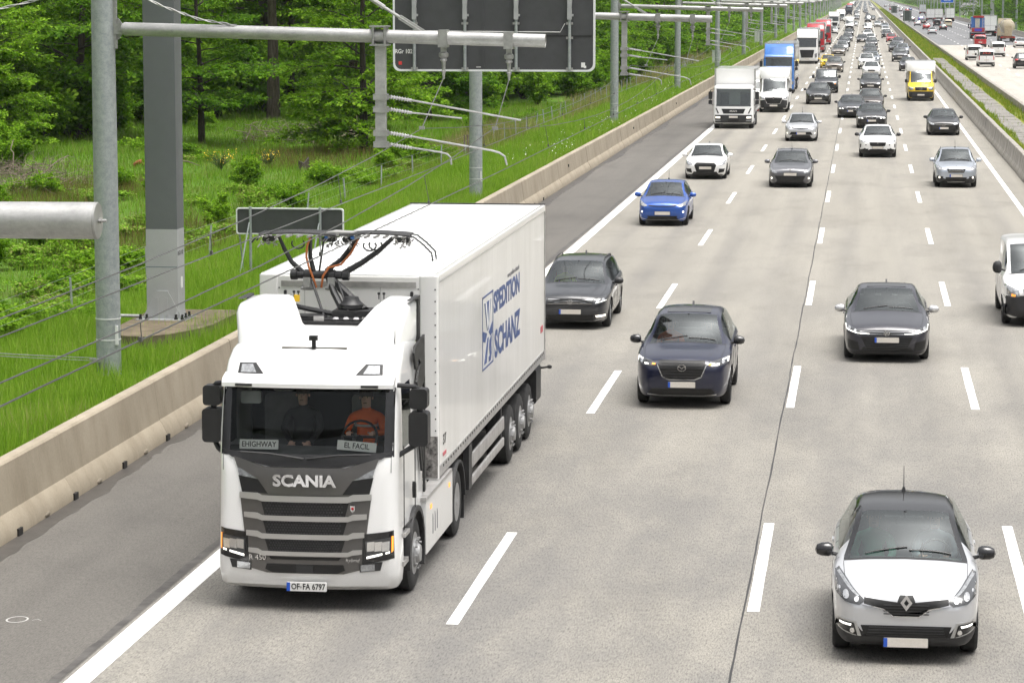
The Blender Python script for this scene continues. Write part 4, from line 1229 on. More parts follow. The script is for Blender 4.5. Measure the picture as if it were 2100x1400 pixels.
# the roe deer at the wood's edge
def deer():
    x, y = -31.9, 121.5
    o = empty('roe_deer', (x, y, ground_z(x, y) - .22), R(8)); o.scale = (.8, .8, .8)
    V_ = [(-.42, 0, .62), (-.2, 0, .64), (.08, 0, .62), (.3, 0, .66), (.44, 0, .74), (.54, .02, .80), (.64, .03, .82), (.76, .04, .76),
          (-.43, .08, .5), (-.38, .09, .38), (-.47, .09, .26), (-.44, .09, .02), (-.43, -.08, .5), (-.38, -.09, .38), (-.47, -.09, .26), (-.44, -.09, .02),
          (.3, .08, .48), (.31, .08, .26), (.3, .08, .02), (.3, -.08, .48), (.31, -.08, .26), (.3, -.08, .02)]
    E_ = [(0, 1), (1, 2), (2, 3), (3, 4), (4, 5), (5, 6), (6, 7), (0, 8), (8, 9), (9, 10), (10, 11), (0, 12), (12, 13), (13, 14), (14, 15), (3, 16), (16, 17), (17, 18), (3, 19), (19, 20), (20, 21)]
    rad = [.15, .165, .165, .15, .095, .075, .075, .035, .10, .05, .03, .022, .10, .05, .03, .022, .06, .03, .022, .06, .03, .022]
    skin_body('body', V_, E_, rad, [simple('roe_fur', (.22, .075, .025), .9, var=.25)], o)
    b = MB()
    for s_ in (-1, 1): b.lathe([(0, .01), (.05, .032), (.12, .02), (.15, .003)], (.60, .03 + .05 * s_, .86), (-.25, .55 * s_, .7), 6)
    b.build('ear', simple('roe_fur', (.22, .075, .025)), o)
    tag(o, 'reddish brown roe deer standing in the grass at the edge of the wood', 'deer')

def skin_body(name, V_, E_, rad, mats, parent, sub=2, face_mat=None):
    me = bpy.data.meshes.new(name); me.from_pydata(V_, E_, [])
    ob = bpy.data.objects.new(name, me); COL.objects.link(ob)
    sk = ob.modifiers.new('skin', 'SKIN'); sk.use_smooth_shade = True
    if not me.skin_vertices: 
        bm = bmesh.new(); bm.from_mesh(me); bm.verts.layers.skin.verify(); bm.to_mesh(me); bm.free()
    for i, r_ in enumerate(rad):
        r_ = r_ if isinstance(r_, tuple) else (r_, r_)
        me.skin_vertices[0].data[i].radius = r_
    me.skin_vertices[0].data[0].use_root = True
    ss = ob.modifiers.new('sub', 'SUBSURF'); ss.levels = sub; ss.render_levels = sub
    dg = bpy.context.evaluated_depsgraph_get(); dg.update()
    m2 = bpy.data.meshes.new_from_object(ob.evaluated_get(dg))
    bpy.data.objects.remove(ob)
    m2.name = name; m2.materials.clear()
    for m in mats: m2.materials.append(m)
    for p in m2.polygons: p.use_smooth = True
    if face_mat:
        for p in m2.polygons: p.material_index = face_mat(p.center)
    o = link_mesh(name, m2, parent)
    return o
deer()
# ================================================================== CARS
M['glass'] = glass_mat('windscreen_glass', (0.86, 0.97, 0.93), 1.0, 0.98, 2.25)
M['glass_dark'] = glass_mat('tinted_glass', (0.9, 0.94, 0.93), 0.9, 0.9)
M['glass_truck'] = glass_mat('truck_windscreen', (0.97, 1.0, 0.98), 0.6, 0.98, 1.45)
M['rubber'] = simple('tyre_rubber', (0.022, 0.022, 0.022), 0.8, var=0.2, scale=12)
M['rim'] = simple('alloy_rim', (0.45, 0.46, 0.47), 0.35, 0.7, var=0.1)
M['rim_dark'] = simple('dark_alloy_rim', (0.06, 0.06, 0.065), 0.35, 0.6)
M['plastic'] = simple('black_plastic', (0.018, 0.018, 0.019), 0.45, var=0.15)
M['mesh_black'] = simple('grille_black', (0.008, 0.008, 0.008), 0.5)
M['gloss_black'] = simple('gloss_black', (0.012, 0.012, 0.013), 0.12, coat=0.5)
M['chrome'] = simple('chrome', (0.75, 0.75, 0.76), 0.12, 1.0)
M['silver_trim'] = simple('silver_trim', (0.52, 0.52, 0.52), 0.3, 0.7)
M['lens'] = simple('headlamp_lens', (0.36, 0.37, 0.38), 0.08, 0.45, var=0.35, scale=22, coat=1.0)
M['lens_dark'] = simple('headlamp_dark', (0.05, 0.052, 0.055), 0.08, 0.2, coat=1.0)
M['reflector'] = simple('lamp_reflector', (0.8, 0.8, 0.8), 0.1, 0.9, coat=1.0)
M['drl'] = emit('daylight_lamp', (1.0, 0.98, 0.92), .85)
M['beam'] = emit('low_beam', (1.0, 0.93, 0.8), 1.2)
M['amber'] = emit('indicator_amber', (1.0, 0.36, 0.05), .7)
M['tail'] = simple('tail_lamp_red', (0.45, 0.012, 0.012), 0.15, coat=0.8)
M['brake'] = emit('brake_lamp_lit', (1.0, 0.06, 0.03), 1.1)
M['plate'] = simple('number_plate', (0.66, 0.62, 0.56), 0.5, var=0.06, scale=30)
M['plate_eu'] = simple('plate_blue', (0.015, 0.09, 0.5), 0.5)
M['interior'] = simple('car_interior', (0.14, 0.14, 0.14), 0.8, var=0.2)
M['seat'] = simple('seat_cloth', (0.2, 0.2, 0.2), 0.85, var=0.15)
M['head_lining'] = simple('head_lining', (0.35, 0.34, 0.32), 0.9)
M['paint0'] = paint('base_paint', (0.3, 0.3, 0.3))
M['clad'] = simple('dark_cladding', (0.028, 0.028, 0.029), 0.55, var=0.1)

def pchip(x, y, q):
    x = np.asarray(x, float); y = np.asarray(y, float); q = np.clip(np.asarray(q, float), x[0], x[-1])
    h = np.diff(x); d = np.diff(y) / h; n = len(x); m = np.zeros(n)
    for i in range(1, n - 1):
        if d[i - 1] * d[i] > 0:
            w1 = 2 * h[i] + h[i - 1]; w2 = h[i] + 2 * h[i - 1]; m[i] = (w1 + w2) / (w1 / d[i - 1] + w2 / d[i])
    m[0], m[-1] = d[0], d[-1]
    k = np.clip(np.searchsorted(x, q, side='right') - 1, 0, n - 2)
    t = (q - x[k]) / h[k]
    return (2 * t**3 - 3 * t**2 + 1) * y[k] + (t**3 - 2 * t**2 + t) * h[k] * m[k] + (-2 * t**3 + 3 * t**2) * y[k + 1] + (t**3 - t**2) * h[k] * m[k + 1]

def curve(pts, q): return pchip([p[0] for p in pts], [p[1] for p in pts], q)

def patch_mesh(name, bvh, poly, off, mat, thick=0.025, step=0.07, back=None):
    """a piece of trim that follows the bodywork: outline in the front (or rear) view laid on the surface, with an edge"""
    bm = bmesh.new()
    vs = [bm.verts.new((x, 0, z)) for x, z in poly]
    bm.faces.new(vs)
    bmesh.ops.triangulate(bm, faces=bm.faces[:])
    xs = [p[0] for p in poly]; zs = [p[1] for p in poly]
    for a, lo, hi, nrm in ((0, min(xs), max(xs), (1, 0, 0)), (2, min(zs), max(zs), (0, 0, 1))):
        n = int((hi - lo) / step)
        for k in range(1, n + 1):
            co = [0, 0, 0]; co[a] = lo + (hi - lo) * k / (n + 1)
            bmesh.ops.bisect_plane(bm, geom=bm.verts[:] + bm.edges[:] + bm.faces[:], plane_co=co, plane_no=nrm)
    sg = 1 if back is None else -1
    for v in bm.verts:
        o_ = Vector((v.co.x, -4 if back is None else back + 4, v.co.z))
        hit = bvh.ray_cast(o_, Vector((0, sg, 0)))
        if hit[0] is None:
            nr = bvh.find_nearest(Vector((v.co.x, 0.1 if back is None else back - .1, v.co.z))); y = nr[0].y if nr[0] else 0
        else: y = hit[0].y
        v.co.y = y - sg * off
    be = [e for e in bm.edges if len(e.link_faces) == 1]
    r_ = bmesh.ops.extrude_edge_only(bm, edges=be)
    for v in [g_ for g_ in r_['geom'] if isinstance(g_, bmesh.types.BMVert)]: v.co.y += sg * thick
    bmesh.ops.recalc_face_normals(bm, faces=bm.faces[:])
    for f in bm.faces: f.smooth = True
    for e in bm.edges:
        if len(e.link_faces) == 2 and e.link_faces[0].normal.dot(e.link_faces[1].normal) < .7: e.smooth = False
    me = bpy.data.meshes.new(name); bm.to_mesh(me); bm.free()
    me.materials.append(mat)
    return me

def wheel_meshes(r, w, dark=False, spokes=5):
    b = MB()
    ri = r * .66
    b.lathe([(-w / 2 + .012, ri), (-w / 2, ri + .02), (-w / 2 + .006, r - .035), (-w / 2 + .03, r - .008), (-w / 4, r), (w / 4, r), (w / 2 - .03, r - .008), (w / 2 - .006, r - .035), (w / 2, ri + .02), (w / 2 - .012, ri)], (0, 0, 0), (1, 0, 0), 28, cap=False)
    tyre = b.mesh('tyre', M['rubber'])
    rm = M['rim_dark'] if dark else M['rim']
    b = MB()
    b.lathe([(-w / 2 + .02, ri + .004), (-w / 2 + .03, ri - .02), (-.02, ri - .035), (w / 2 - .06, ri - .035), (w / 2 - .03, ri - .02), (w / 2 - .02, ri + .004)], (0, 0, 0), (1, 0, 0), 24, cap=False)
    for s in (-1, 1):
        b.lathe([(0, .07), (.02, .065), (.03, .03)], (s * (w / 2 - .07), 0, 0), (s, 0, 0), 12)
        for k in range(spokes * 1):
            a = 2 * math.pi * k / spokes
            for da in (-.16, .16):
                p0 = (s * (w / 2 - .05), .05 * math.cos(a), .05 * math.sin(a)); p1 = (s * (w / 2 - .03), (ri - .015) * math.cos(a + da), (ri - .015) * math.sin(a + da))
                b.tube([p0, p1], [.024, .02], 5)
    rim = b.mesh('rim', rm)
    b = MB(); b.lathe([(-.05, ri - .04), (.05, ri - .04)], (0, 0, 0), (1, 0, 0), 20); disc = b.mesh('brake_disc', M['mesh_black'])
    return tyre, rim, disc
WHEELS = {}
def get_wheel(r, w, dark):
    k = (round(r, 3), round(w, 3), dark)
    if k not in WHEELS: WHEELS[k] = wheel_meshes(r, w, dark)
    return WHEELS[k]

DEF = dict(L=4.3, W=.9, H=1.46, wb=2.65, fo=.86, r=.325, gc=.17, nose=.62, hood0=.80, cowl=(1.12, .99), wtop=1.93, roofpk=2.5, rend=3.45, rglass=4.02, deck=1.0, tail=.95, belt=.93, wr=.62, noseR=.0, clad=False, rails=False, roof_mat=None, darkwheel=False, van=False, ant='fin', front=[], interior=True)

def car_model(**kw):
    p = dict(DEF); p.update(kw)
    L, W, H = p['L'], p['W'], p['H']; yc, zc_ = p['cowl']; yw = p['wtop']; yr, yg = p['rend'], p['rglass']
    h0 = p['hood0']; gc = p['gc']; belt = p['belt']
    top = [(0, h0 - .17), (.03, h0 - .10), (.09, h0 - .04), (.22, h0 + .015), (.45, h0 + .06 if not p['van'] else h0 + .09), (yc, zc_), (yc + (yw - yc) * .5, zc_ + (H - .05 - zc_) * .54), (yw, H - .045), (p['roofpk'], H), (yr, H - .05)]
    if yg > yr + .05: top += [((yr + yg) / 2, (H - .05 + p['deck']) / 2 + .03), (yg, p['deck'])]
    top += [(max(L - .12, yg + .05), p['tail']), (L - .03, p['tail'] - .06), (L, p['tail'] - .18)]
    bot = [(0, gc + .20), (.03, gc + .10), (.10, gc + .03), (.3, gc), (L - .5, gc + .02), (L - .12, gc + .10), (L - .03, gc + .16), (L, gc + .24)]
    wid = [(0, .68 * W), (.04, .79 * W), (.12, .875 * W), (.28, .94 * W), (.55, .975 * W), (.95, W), (L - 1.0, W), (L - .45, .965 * W), (L - .15, .90 * W), (L - .04, .82 * W), (L, .74 * W)]
    bl = belt
    sh = [(0, h0 - .22), (.03, h0 - .16), (.09, h0 - .11), (.25, h0 - .06), (.5, h0 - .015), (yc, bl - .03), (yw, bl), (L * .75, bl + .03), (L - .5, bl + .04), (L - .12, min(bl + .02, p['tail'] - .04)), (L - .03, p['tail'] - .14), (L, p['tail'] - .24)]
    if p['van']: sh[-4:] = [(L - .5, bl + .02), (L - .12, bl + .01), (L - .03, bl), (L, bl - .03)]
    key = sorted(set([0, .015, .03, .06, .09, .13, .18, .24, .3, .4, .5, .62, .75, yc - .055, yc, yw, yr, yg, L - .5, L - .3, L - .2, L - .12, L - .07, L - .03, L - .012, L] + [p['fo'] + s for s in (-.42, -.35, -.25, -.12, 0, .12, .25, .35, .42)] + [p['fo'] + p['wb'] + s for s in (-.42, -.35, -.25, -.12, 0, .12, .25, .35, .42)] + list(np.linspace(yc, yw, 7)) + list(np.linspace(yw, yr, 8)) + list(np.linspace(yr, yg, 5)) + list(np.linspace(.75, yc - .055, 4))))
    st = [key[0]]
    for k in key[1:]:
        if k - st[-1] > .011 and 0 <= k <= L: st.append(k)
        elif any(abs(k - q) < 1e-6 for q in (yc, yw, yr, yg, L)): st[-1] = k
    st = np.array(st); n = len(st)
    T = curve(top, st); B_ = curve(bot, st); Wd = curve(wid, st); S_ = curve(sh, st)
    S_ = np.minimum(S_, T - .012); dh = T - S_; dmax = H - belt
    s = np.clip((dh - .13) / (dmax - .16), 0, 1); s = s * s * (3 - 2 * s) * .3 + .7 * s
    wr = p['wr']
    rows = []
    hS = S_ - B_
    rows.append((0 * Wd, B_)); rows.append((.80 * Wd, B_)); rows.append((.935 * Wd, B_ + .05 * (hS > .2) + .02))
    rows.append((.985 * Wd, B_ + .33 * hS)); rows.append((1.0 * Wd, B_ + .62 * hS)); rows.append((.99 * Wd, S_ - .06 * np.clip(hS / .6, 0, 1))); rows.append((.955 * Wd, S_))
    lerp = lambda a, b_, t: a + (b_ - a) * t
    rows.append((lerp(.90 * Wd, np.minimum(Wd - .07, .93 * Wd), s), S_ + lerp(.25 * dh, .025 + 0 * dh, s)))
    rows.append((lerp(.84 * Wd, wr + .035 + 0 * Wd, s), S_ + dh * lerp(.42, .855, s)))
    rows.append((lerp(.765 * Wd, wr - .045 + 0 * Wd, s), S_ + dh * lerp(.52, .95, s)))
    rows.append((lerp(.42 * Wd, wr * .56 + 0 * Wd, s), S_ + dh * lerp(.86, .99, s))); rows.append((0 * Wd, T))
    nr = len(rows); sub = 3
    X = np.stack([r_[0] for r_ in rows], 1); Z = np.stack([r_[1] for r_ in rows], 1)
    qi = np.linspace(0, nr - 1, (nr - 1) * sub + 1); m = len(qi)
    GX = np.stack([pchip(np.arange(nr), X[i], qi) for i in range(n)]); GZ = np.stack([pchip(np.arange(nr), Z[i], qi) for i in range(n)])
    dyc = np.interp(st, [0, .03, .2, yc, yw, min(yw + .8, yr), yr, L - .3, L], [0, .03, .07 + p['noseR'], .15, .09, 0, 0, -.04, 0])
    GY = st[:, None] + dyc[:, None] * (GX / W) ** 2
    # left half mirrored
    FX = np.concatenate([-GX[:, ::-1], GX[:, 1:]], 1); FZ = np.concatenate([GZ[:, ::-1], GZ[:, 1:]], 1); FY = np.concatenate([GY[:, ::-1], GY[:, 1:]], 1)
    # columns: top centre(left)->bottom->top centre(right); join at the top
    mm = FX.shape[1]
    idx = np.arange(n * mm).reshape(n, mm)
    verts = np.stack([FX.ravel(), FY.ravel(), FZ.ravel()], 1)
    for i in range(n):   # weld the crown line
        pass
    row_of = np.concatenate([qi[::-1], qi[1:]])
    faces, tagf = [], []
    axf, axr = p['fo'], p['fo'] + p['wb']; Rw = p['r'] * 1.14
    for i in range(n - 1):
        ym = (st[i] + st[i + 1]) / 2
        for j in range(mm - 1):
            rm = (row_of[j] + row_of[j + 1]) / 2
            a, b_, c, d = idx[i, j], idx[i, j + 1], idx[i + 1, j + 1], idx[i + 1, j]
            f = (a, b_, c, d)
            if row_of[j] == 0 and row_of[j + 1] == 0: continue
            cx, cy, cz = verts[list(f)].mean(0)
            if abs(cx) > .55 * W and rm < 6.5 and any(math.hypot(cy - ay, cz - p['r']) < Rw for ay in (axf, axr)) : continue
            t = 'body'
            if rm < 1: t = 'underbody'
            elif rm > 9 and yc - 1e-4 <= st[i] and st[i + 1] <= yw + 1e-4: t = 'windscreen'
            elif rm > 9 and yw - 1e-4 <= st[i] and st[i + 1] <= yr + 1e-4: t = 'roof'
            elif rm > 9 and yr - 1e-4 <= st[i] and st[i + 1] <= yg + 1e-4 and p.get('rwin', True): t = 'rear_window'
            elif 7 < rm < 8 and yc + .42 <= ym <= (yg - .18 if not p.get('panel') else yw + .65): t = 'side_window'
            elif rm > 8 and yc - .056 <= st[i] and st[i + 1] <= yc + 1e-4: t = 'cowl'
            elif rm > 8 and .12 < ym < yc - .05: t = 'hood'
            elif 8 < rm < 9 and ym > yc: t = 'pillar'
            elif p['clad'] and rm < 3 : t = 'cladding'
            faces.append(f); tagf.append(t)
    # end caps
    for i, o_ in ((0, 1), (n - 1, -1)):
        half = (mm - 1) // 2
        for j in range(half):
            a, b_ = idx[i, j], idx[i, j + 1]; c, d = idx[i, mm - 2 - j], idx[i, mm - 1 - j]
            q = (a, d, c, b_) if o_ > 0 else (a, b_, c, d)
            faces.append(q); tagf.append('body')
    # round the wheel openings
    used = {}
    for f in faces:
        for k in range(4):
            e = tuple(sorted((f[k], f[(k + 1) % 4]))); used[e] = used.get(e, 0) + 1
    for e, c in used.items():
        if c == 1:
            for vi in e:
                x, y, z = verts[vi]
                if abs(x) < .55 * W: continue
                for ay in (axf, axr):
                    dd = math.hypot(y - ay, z - p['r'])
                    if .7 * Rw < dd < 1.45 * Rw and z > gc + .015:
                        verts[vi, 1] = ay + (y - ay) * Rw / dd; verts[vi, 2] = max(p['r'] + (z - p['r']) * Rw / dd, gc)
    bvh = BVHTree.FromPolygons([tuple(v) for v in verts], faces)
    parts = []   # (name, mesh, parent index or None, loc, rot, scale)
    def sub_mesh(t, mat):
        fs = [f for f, g in zip(faces, tagf) if g == t]
        if not fs: return None
        u = sorted(set(q for f in fs for q in f)); mp = {q: k for k, q in enumerate(u)}
        me = np_mesh(t, verts[u], [[mp[q] for q in f] for f in fs], mat)
        bm = bmesh.new(); bm.from_mesh(me); bmesh.ops.remove_doubles(bm, verts=bm.verts[:], dist=.0008)
        bmesh.ops.recalc_face_normals(bm, faces=bm.faces[:])
        # recalculated shells may point inwards: make them face away from the car's middle
        cen = Vector((0, L / 2, H * .5)); sgn = sum(f.normal.dot(f.calc_center_median() - cen) * f.calc_area() for f in bm.faces)
        if sgn < 0: bmesh.ops.reverse_faces(bm, faces=bm.faces[:])
        for f in bm.faces: f.smooth = True
        for e in bm.edges:
            if len(e.link_faces) == 2 and e.link_faces[0].normal.dot(e.link_faces[1].normal) < .5: e.smooth = False
        bm.to_mesh(me); bm.free()
        return me
    def add(name, me, parent=None, loc=(0, 0, 0), rot=(0, 0, 0), sc=(1, 1, 1)):
        parts.append((name, me, parent, loc, rot, sc)); return len(parts) - 1
    P0 = M['paint0']
    ib = add('body', sub_mesh('body', P0)); add('hood', sub_mesh('hood', P0))
    rf = p['roof_mat']
    iroof = add('roof', sub_mesh('roof', rf or P0)); add('pillar', sub_mesh('pillar', rf or P0), iroof)
    iw = add('windscreen', sub_mesh('windscreen', M['glass']))
    me = sub_mesh('rear_window', M['glass_dark'])
    if me: add('rear_window', me)
    tagf[:] = [('side_window_l' if verts[list(f)].mean(0)[0] < 0 else 'side_window_r') if g == 'side_window' else g for f, g in zip(faces, tagf)]
    for q in 'lr':
        me = sub_mesh('side_window_' + q, M['glass_dark'])
        if me: add('side_window', me)
    add('cowl', sub_mesh('cowl', M['plastic']), ib); add('underbody', sub_mesh('underbody', M['plastic']), ib)
    if p['clad']: add('cladding', sub_mesh('cladding', M['clad']), ib)
    # black frit border round the windscreen
    me = sub_mesh('windscreen', M['plastic'])
    # wheels
    ty, ri, di = get_wheel(p['r'], .215 if not p['van'] else .225, p['darkwheel'])
    for y in (axf, axr):
        for s_ in (-1, 1):
            iwh = add('wheel', di, None, (s_ * (W - .125), y, p['r']))
            add('tyre', ty, iwh); add('rim', ri, iwh)
    b = MB()
    for y in (axf, axr):
        for s_ in (-1, 1):
            k = 12
            vs = []
            for q in range(k + 1):
                a = math.pi * (q / k) * 1.1 - .16
                for xx in (W - .03, W - .42): vs.append((s_ * xx, y + Rw * math.cos(a), p['r'] + Rw * math.sin(a)))
            b.add(vs, [(2 * q, 2 * q + 1, 2 * q + 3, 2 * q + 2) for q in range(k)])
    add('wheel_arch', b.mesh('wheel_arch', M['mesh_black']), ib)
    # mirrors
    zm = belt + (.06 if not p['van'] else .14); ym_ = yc + (.42 if not p['van'] else .35)
    for s_ in (-1, 1):
        b = MB()
        hm = .085 if not p['van'] else .15
        b.lathe([(0, .025), (.015, .075), (.06, .098), (.15, .092), (.205, .065), (.225, .015)], (0, 0, 0), (s_, 0, 0), 12)
        b.v = [(v[0], v[1] * .9, v[2] * hm / .085 * (1 if v[2] > 0 else .8)) for v in b.v]
        mi = M['plastic'] if p.get('dark_mirror', True) else P0
        if p.get('mirror_mat'): mi = p['mirror_mat']
        im = add('mirror', b.mesh('mirror', mi), None, (s_ * (W * .985), ym_, zm))
        b = MB(); b.tube([(-s_ * .09, .02, -.07), (s_ * .05, 0, -.03)], [.03, .02], 6); add('mirror_stalk', b.mesh('mirror_stalk', M['plastic']), im)
    # wipers
    b = MB()
    for x0, x1 in ((-.55, .02), (.05, .62)):
        pts = []
        for t in np.linspace(0, 1, 5):
            x = (x0 + (x1 - x0) * t) * W; z0 = zc_ + .02 + .05 * t
            hh = bvh.ray_cast(Vector((x, yc + .12 + .05 * t, 3)), Vector((0, 0, -1)))
            if hh[0]: pts.append((x, hh[0].y, hh[0].z + .012))
        if len(pts) > 1: b.tube(pts, .008, 4)
    if b.v: add('wiper', b.mesh('wiper', M['plastic']), iw)
    # seams round the bonnet and doors
    b = MB()
    for s_ in (-1, 1):
        pts = []
        for y in np.linspace(.2, yc - .06, 8):
            i = min(np.searchsorted(st, y), n - 1); x = s_ * np.interp(y, st, GX[:, int(8 * sub)]); dy = np.interp(y, st, dyc) * (x / W) ** 2
            pts.append((x, y + dy, np.interp(y, st, GZ[:, int(8 * sub)]) + .001))
        b.tube(pts, .0035, 4, cap=False)
    for s_ in (-1, 1):
        for ys_ in (yc + .1, yc + 1.12, yc + 2.05):
            if ys_ > yg - .1: continue
            pts = []
            for r_ in (1.8, 3, 4, 5, 6, 7):
                k = int(r_ * sub); x = np.interp(ys_, st, GX[:, k]); pts.append((s_ * (x + .001), ys_ + np.interp(ys_, st, dyc) * (x / W) ** 2, np.interp(ys_, st, GZ[:, k])))
            b.tube(pts, .0035, 4, cap=False)
    add('panel_seam', b.mesh('panel_seam', M['mesh_black']), ib)
    for s_ in (-1, 1):
        for ys_ in (yc + .95, yc + 1.9):
            if ys_ < yg - .2: x = np.interp(ys_, st, GX[:, 5 * sub]); b = MB(); b.box((s_ * (x + .012), ys_, belt - .09), (.03, .19, .028)); add('door_handle', b.mesh('door_handle', P0), ib)
    if p['rails']:
        for s_ in (-1, 1):
            b = MB(); pts = [(s_ * (wr - .01), y, np.interp(y, st, GZ[:, int(8.6 * sub)]) + (.05 if 0 < k < 7 else -.005)) for k, y in enumerate(np.linspace(yw + .15, yr - .05, 8))]
            b.tube(pts, .016, 6); add('roof_rail', b.mesh('roof_rail', M['silver_trim'] if p['rails'] == 'silver' else M['plastic']), iroof)
    ya = p.get('ant_y', yr - .25); za = np.interp(ya, st, T)
    b = MB()
    if p['ant'] == 'fin': b.prism([(ya - .09, za - .01), (ya + .07, za - .01), (ya + .06, za + .06), (ya + .03, za + .065)], 0, -.018, .018)
    elif p['ant'] == 'mast': b.lathe([(-.01, .03), (.03, .02), (.05, .012)], (0, ya, za), (0, 0, 1), 8); b.tube([(0, ya, za + .03), (0, ya + p.get('ant_dy', .1), za + .30)], [.007, .004], 5)
    if b.v: add('antenna', b.mesh('antenna', M['plastic']), iroof)
    if p.get('sunroof'):
        b = MB(); ws = wr * .72; y0, y1 = yw + .12, yw + .72
        vs = [(x, y, np.interp(y, st, T) - (x / W) ** 2 * .04 + .004) for y in np.linspace(y0, y1, 5) for x in np.linspace(-ws, ws, 7)]
        b.add(vs, [(i * 7 + j, i * 7 + j + 1, (i + 1) * 7 + j + 1, (i + 1) * 7 + j) for i in range(4) for j in range(6)]); add('sunroof', b.mesh('sunroof', M['gloss_black']), iroof)
    # interior
    if p['interior']:
        b = MB(); wi = W - .12
        b.box((0, (yc + L) / 2 - .2, gc + .13), (2 * wi, L - yc - .9, .04))
        zd = belt - .02
        b.prism([(yc + .02, zd - .35), (yc + .06, zd - .02), (yc + .3, zd + .03), (yc + .62, zd - .02), (yc + .66, zd - .35)], 0, -wi * .94, wi * .94)
        sy = yc + 1.35
        it = b.mesh('dashboard', M['interior'])
        idash = add('dashboard', it)
        for s_ in (-1, 1):
            b = MB(); b.bbox((s_ * .38 - .25, sy - .45, gc + .15), (s_ * .38 + .25, sy + .1, gc + .38), .05, 0, 1)
            b.add([(s_ * .38 + x, sy + .02 + z * .28, gc + .35 + z) for z in (0, .3, .52, .6) for x in ((-.24, .24) if z < .5 else (-.18, .18))] + [(s_ * .38 + x, sy + .14 + z * .28, gc + .35 + z) for z in (0, .3, .52, .6) for x in ((-.24, .24) if z < .5 else (-.18, .18))],
                  [(0, 1, 3, 2), (2, 3, 5, 4), (4, 5, 7, 6), (8, 10, 11, 9), (10, 12, 13, 11), (12, 14, 15, 13), (0, 2, 10, 8), (2, 4, 12, 10), (4, 6, 14, 12), (1, 9, 11, 3), (3, 11, 13, 5), (5, 13, 15, 7), (6, 7, 15, 14)])
            b.bbox((s_ * .38 - .13, sy + .16, gc + .99), (s_ * .38 + .13, sy + .25, gc + 1.16), .04, 0, 1)
            add('seat', b.mesh('seat', M['seat']), None)
        b = MB(); b.bbox((-wi * .9, sy + .75, gc + .2), (wi * .9, sy + 1.2, gc + .4), .05, 0, 1); b.bbox((-wi * .9, sy + 1.2, gc + .3), (wi * .9, sy + 1.34, gc + .92), .05, 0, 1); add('rear_bench', b.mesh('rear_bench', M['seat']))
        b = MB()
        tor = [(.38 + .18 * math.cos(a), yc + .62 + .07 * math.sin(a), zd + .02 + .17 * math.sin(a)) for a in np.linspace(0, 2 * math.pi, 17)]
        b.tube(tor, .014, 6); b.tube([(.38, yc + .55, zd), (.38, yc + .63, zd + .02)], .05, 8); b.tube([(.22, yc + .62, zd + .02), (.54, yc + .62, zd + .02)], .015, 6); add('steering_wheel', b.mesh('steering_wheel', M['plastic']), idash)
        b = MB(); ymr = yw - .05; b.bbox((-.12, ymr - .03, H - .21), (.12, ymr, H - .14), .02, 0, 1); b.tube([(0, ymr - .01, H - .16), (0, ymr + .02, H - .05)], .02, 6); add('inside_mirror', b.mesh('inside_mirror', M['plastic']), iw)
    # trim from the front outline list
    def trim(lst, back):
        for e in lst:
            name, mat, poly, opt = e[0], e[1], e[2], (e[3] if len(e) > 3 else {})
            par = opt.get('par')
            for s_ in ((1, -1) if opt.get('mir') else (1,)):
                pl = [(s_ * x * W, z) for x, z in poly]
                me = patch_mesh(name, bvh, pl, opt.get('off', .006) + .006, mat, opt.get('thick', .03), min(.045, opt.get('step', .08)), back)
                pi_ = None
                if par:
                    c_ = [k for k, q in enumerate(parts) if q[0] == par]
                    pi_ = c_[-1] if s_ < 0 or not opt.get('mir') else (c_[-2] if len(c_) > 1 else c_[-1])
                add(name, me, pi_ if pi_ is not None else None)
    trim(p['front'], None)
    if p.get('rear', True):
        zt = p.get('tail_z', belt - .02); rz = p.get('rear_list')
        if rz is None:
            rz = [('tail_lamp', M['tail'], [(.55, zt), (.95, zt), (.97, zt - .18), (.6, zt - .13)], dict(mir=True)), ('rear_plate', M['plate'], [(-.29, zt - .07), (.29, zt - .07), (.29, zt - .18), (-.29, zt - .18)]), ('rear_valance', M['plastic'], [(-.86, gc + .30), (.86, gc + .30), (.78, gc + .16), (-.78, gc + .16)])]
        trim(rz, L)
    # free-standing emblem and plate, laid on the nose
    def nose_y(x, z):
        h_ = bvh.ray_cast(Vector((x, -4, z)), Vector((0, 1, 0))); return h_[0].y if h_[0] else 0
    if p.get('plate'):
        zpl, dark_, eu = p['plate'][0], p['plate'][1], p['plate'][2]
        y = min(nose_y(0, zpl), nose_y(.2, zpl), nose_y(0, zpl + .05), nose_y(0, zpl - .05)) - .036
        b = MB(); b.bbox((-.26, y, zpl - .055), (.26, y + .03, zpl + .055), .012, 0, 1); ip = add('number_plate', b.mesh('number_plate', M['plate']))
        if eu: b = MB(); b.box((-.238, y - .002, zpl), (.044, .004, .106)); add('plate_band', b.mesh('plate_band', M['plate_eu']), ip)
        b = MB(); b.box((0, y + .02, zpl - .0), (.54, .02, .125)); add('plate_holder', b.mesh('plate_holder', M['plastic']), ip)
    if p.get('emblem'):
        kind, ze, se = p['emblem']; y = nose_y(0, ze) - .026
        add('emblem', emblem_mesh(kind, se), None, (0, y, ze))
    return dict(p=p, parts=parts, n=len(parts))

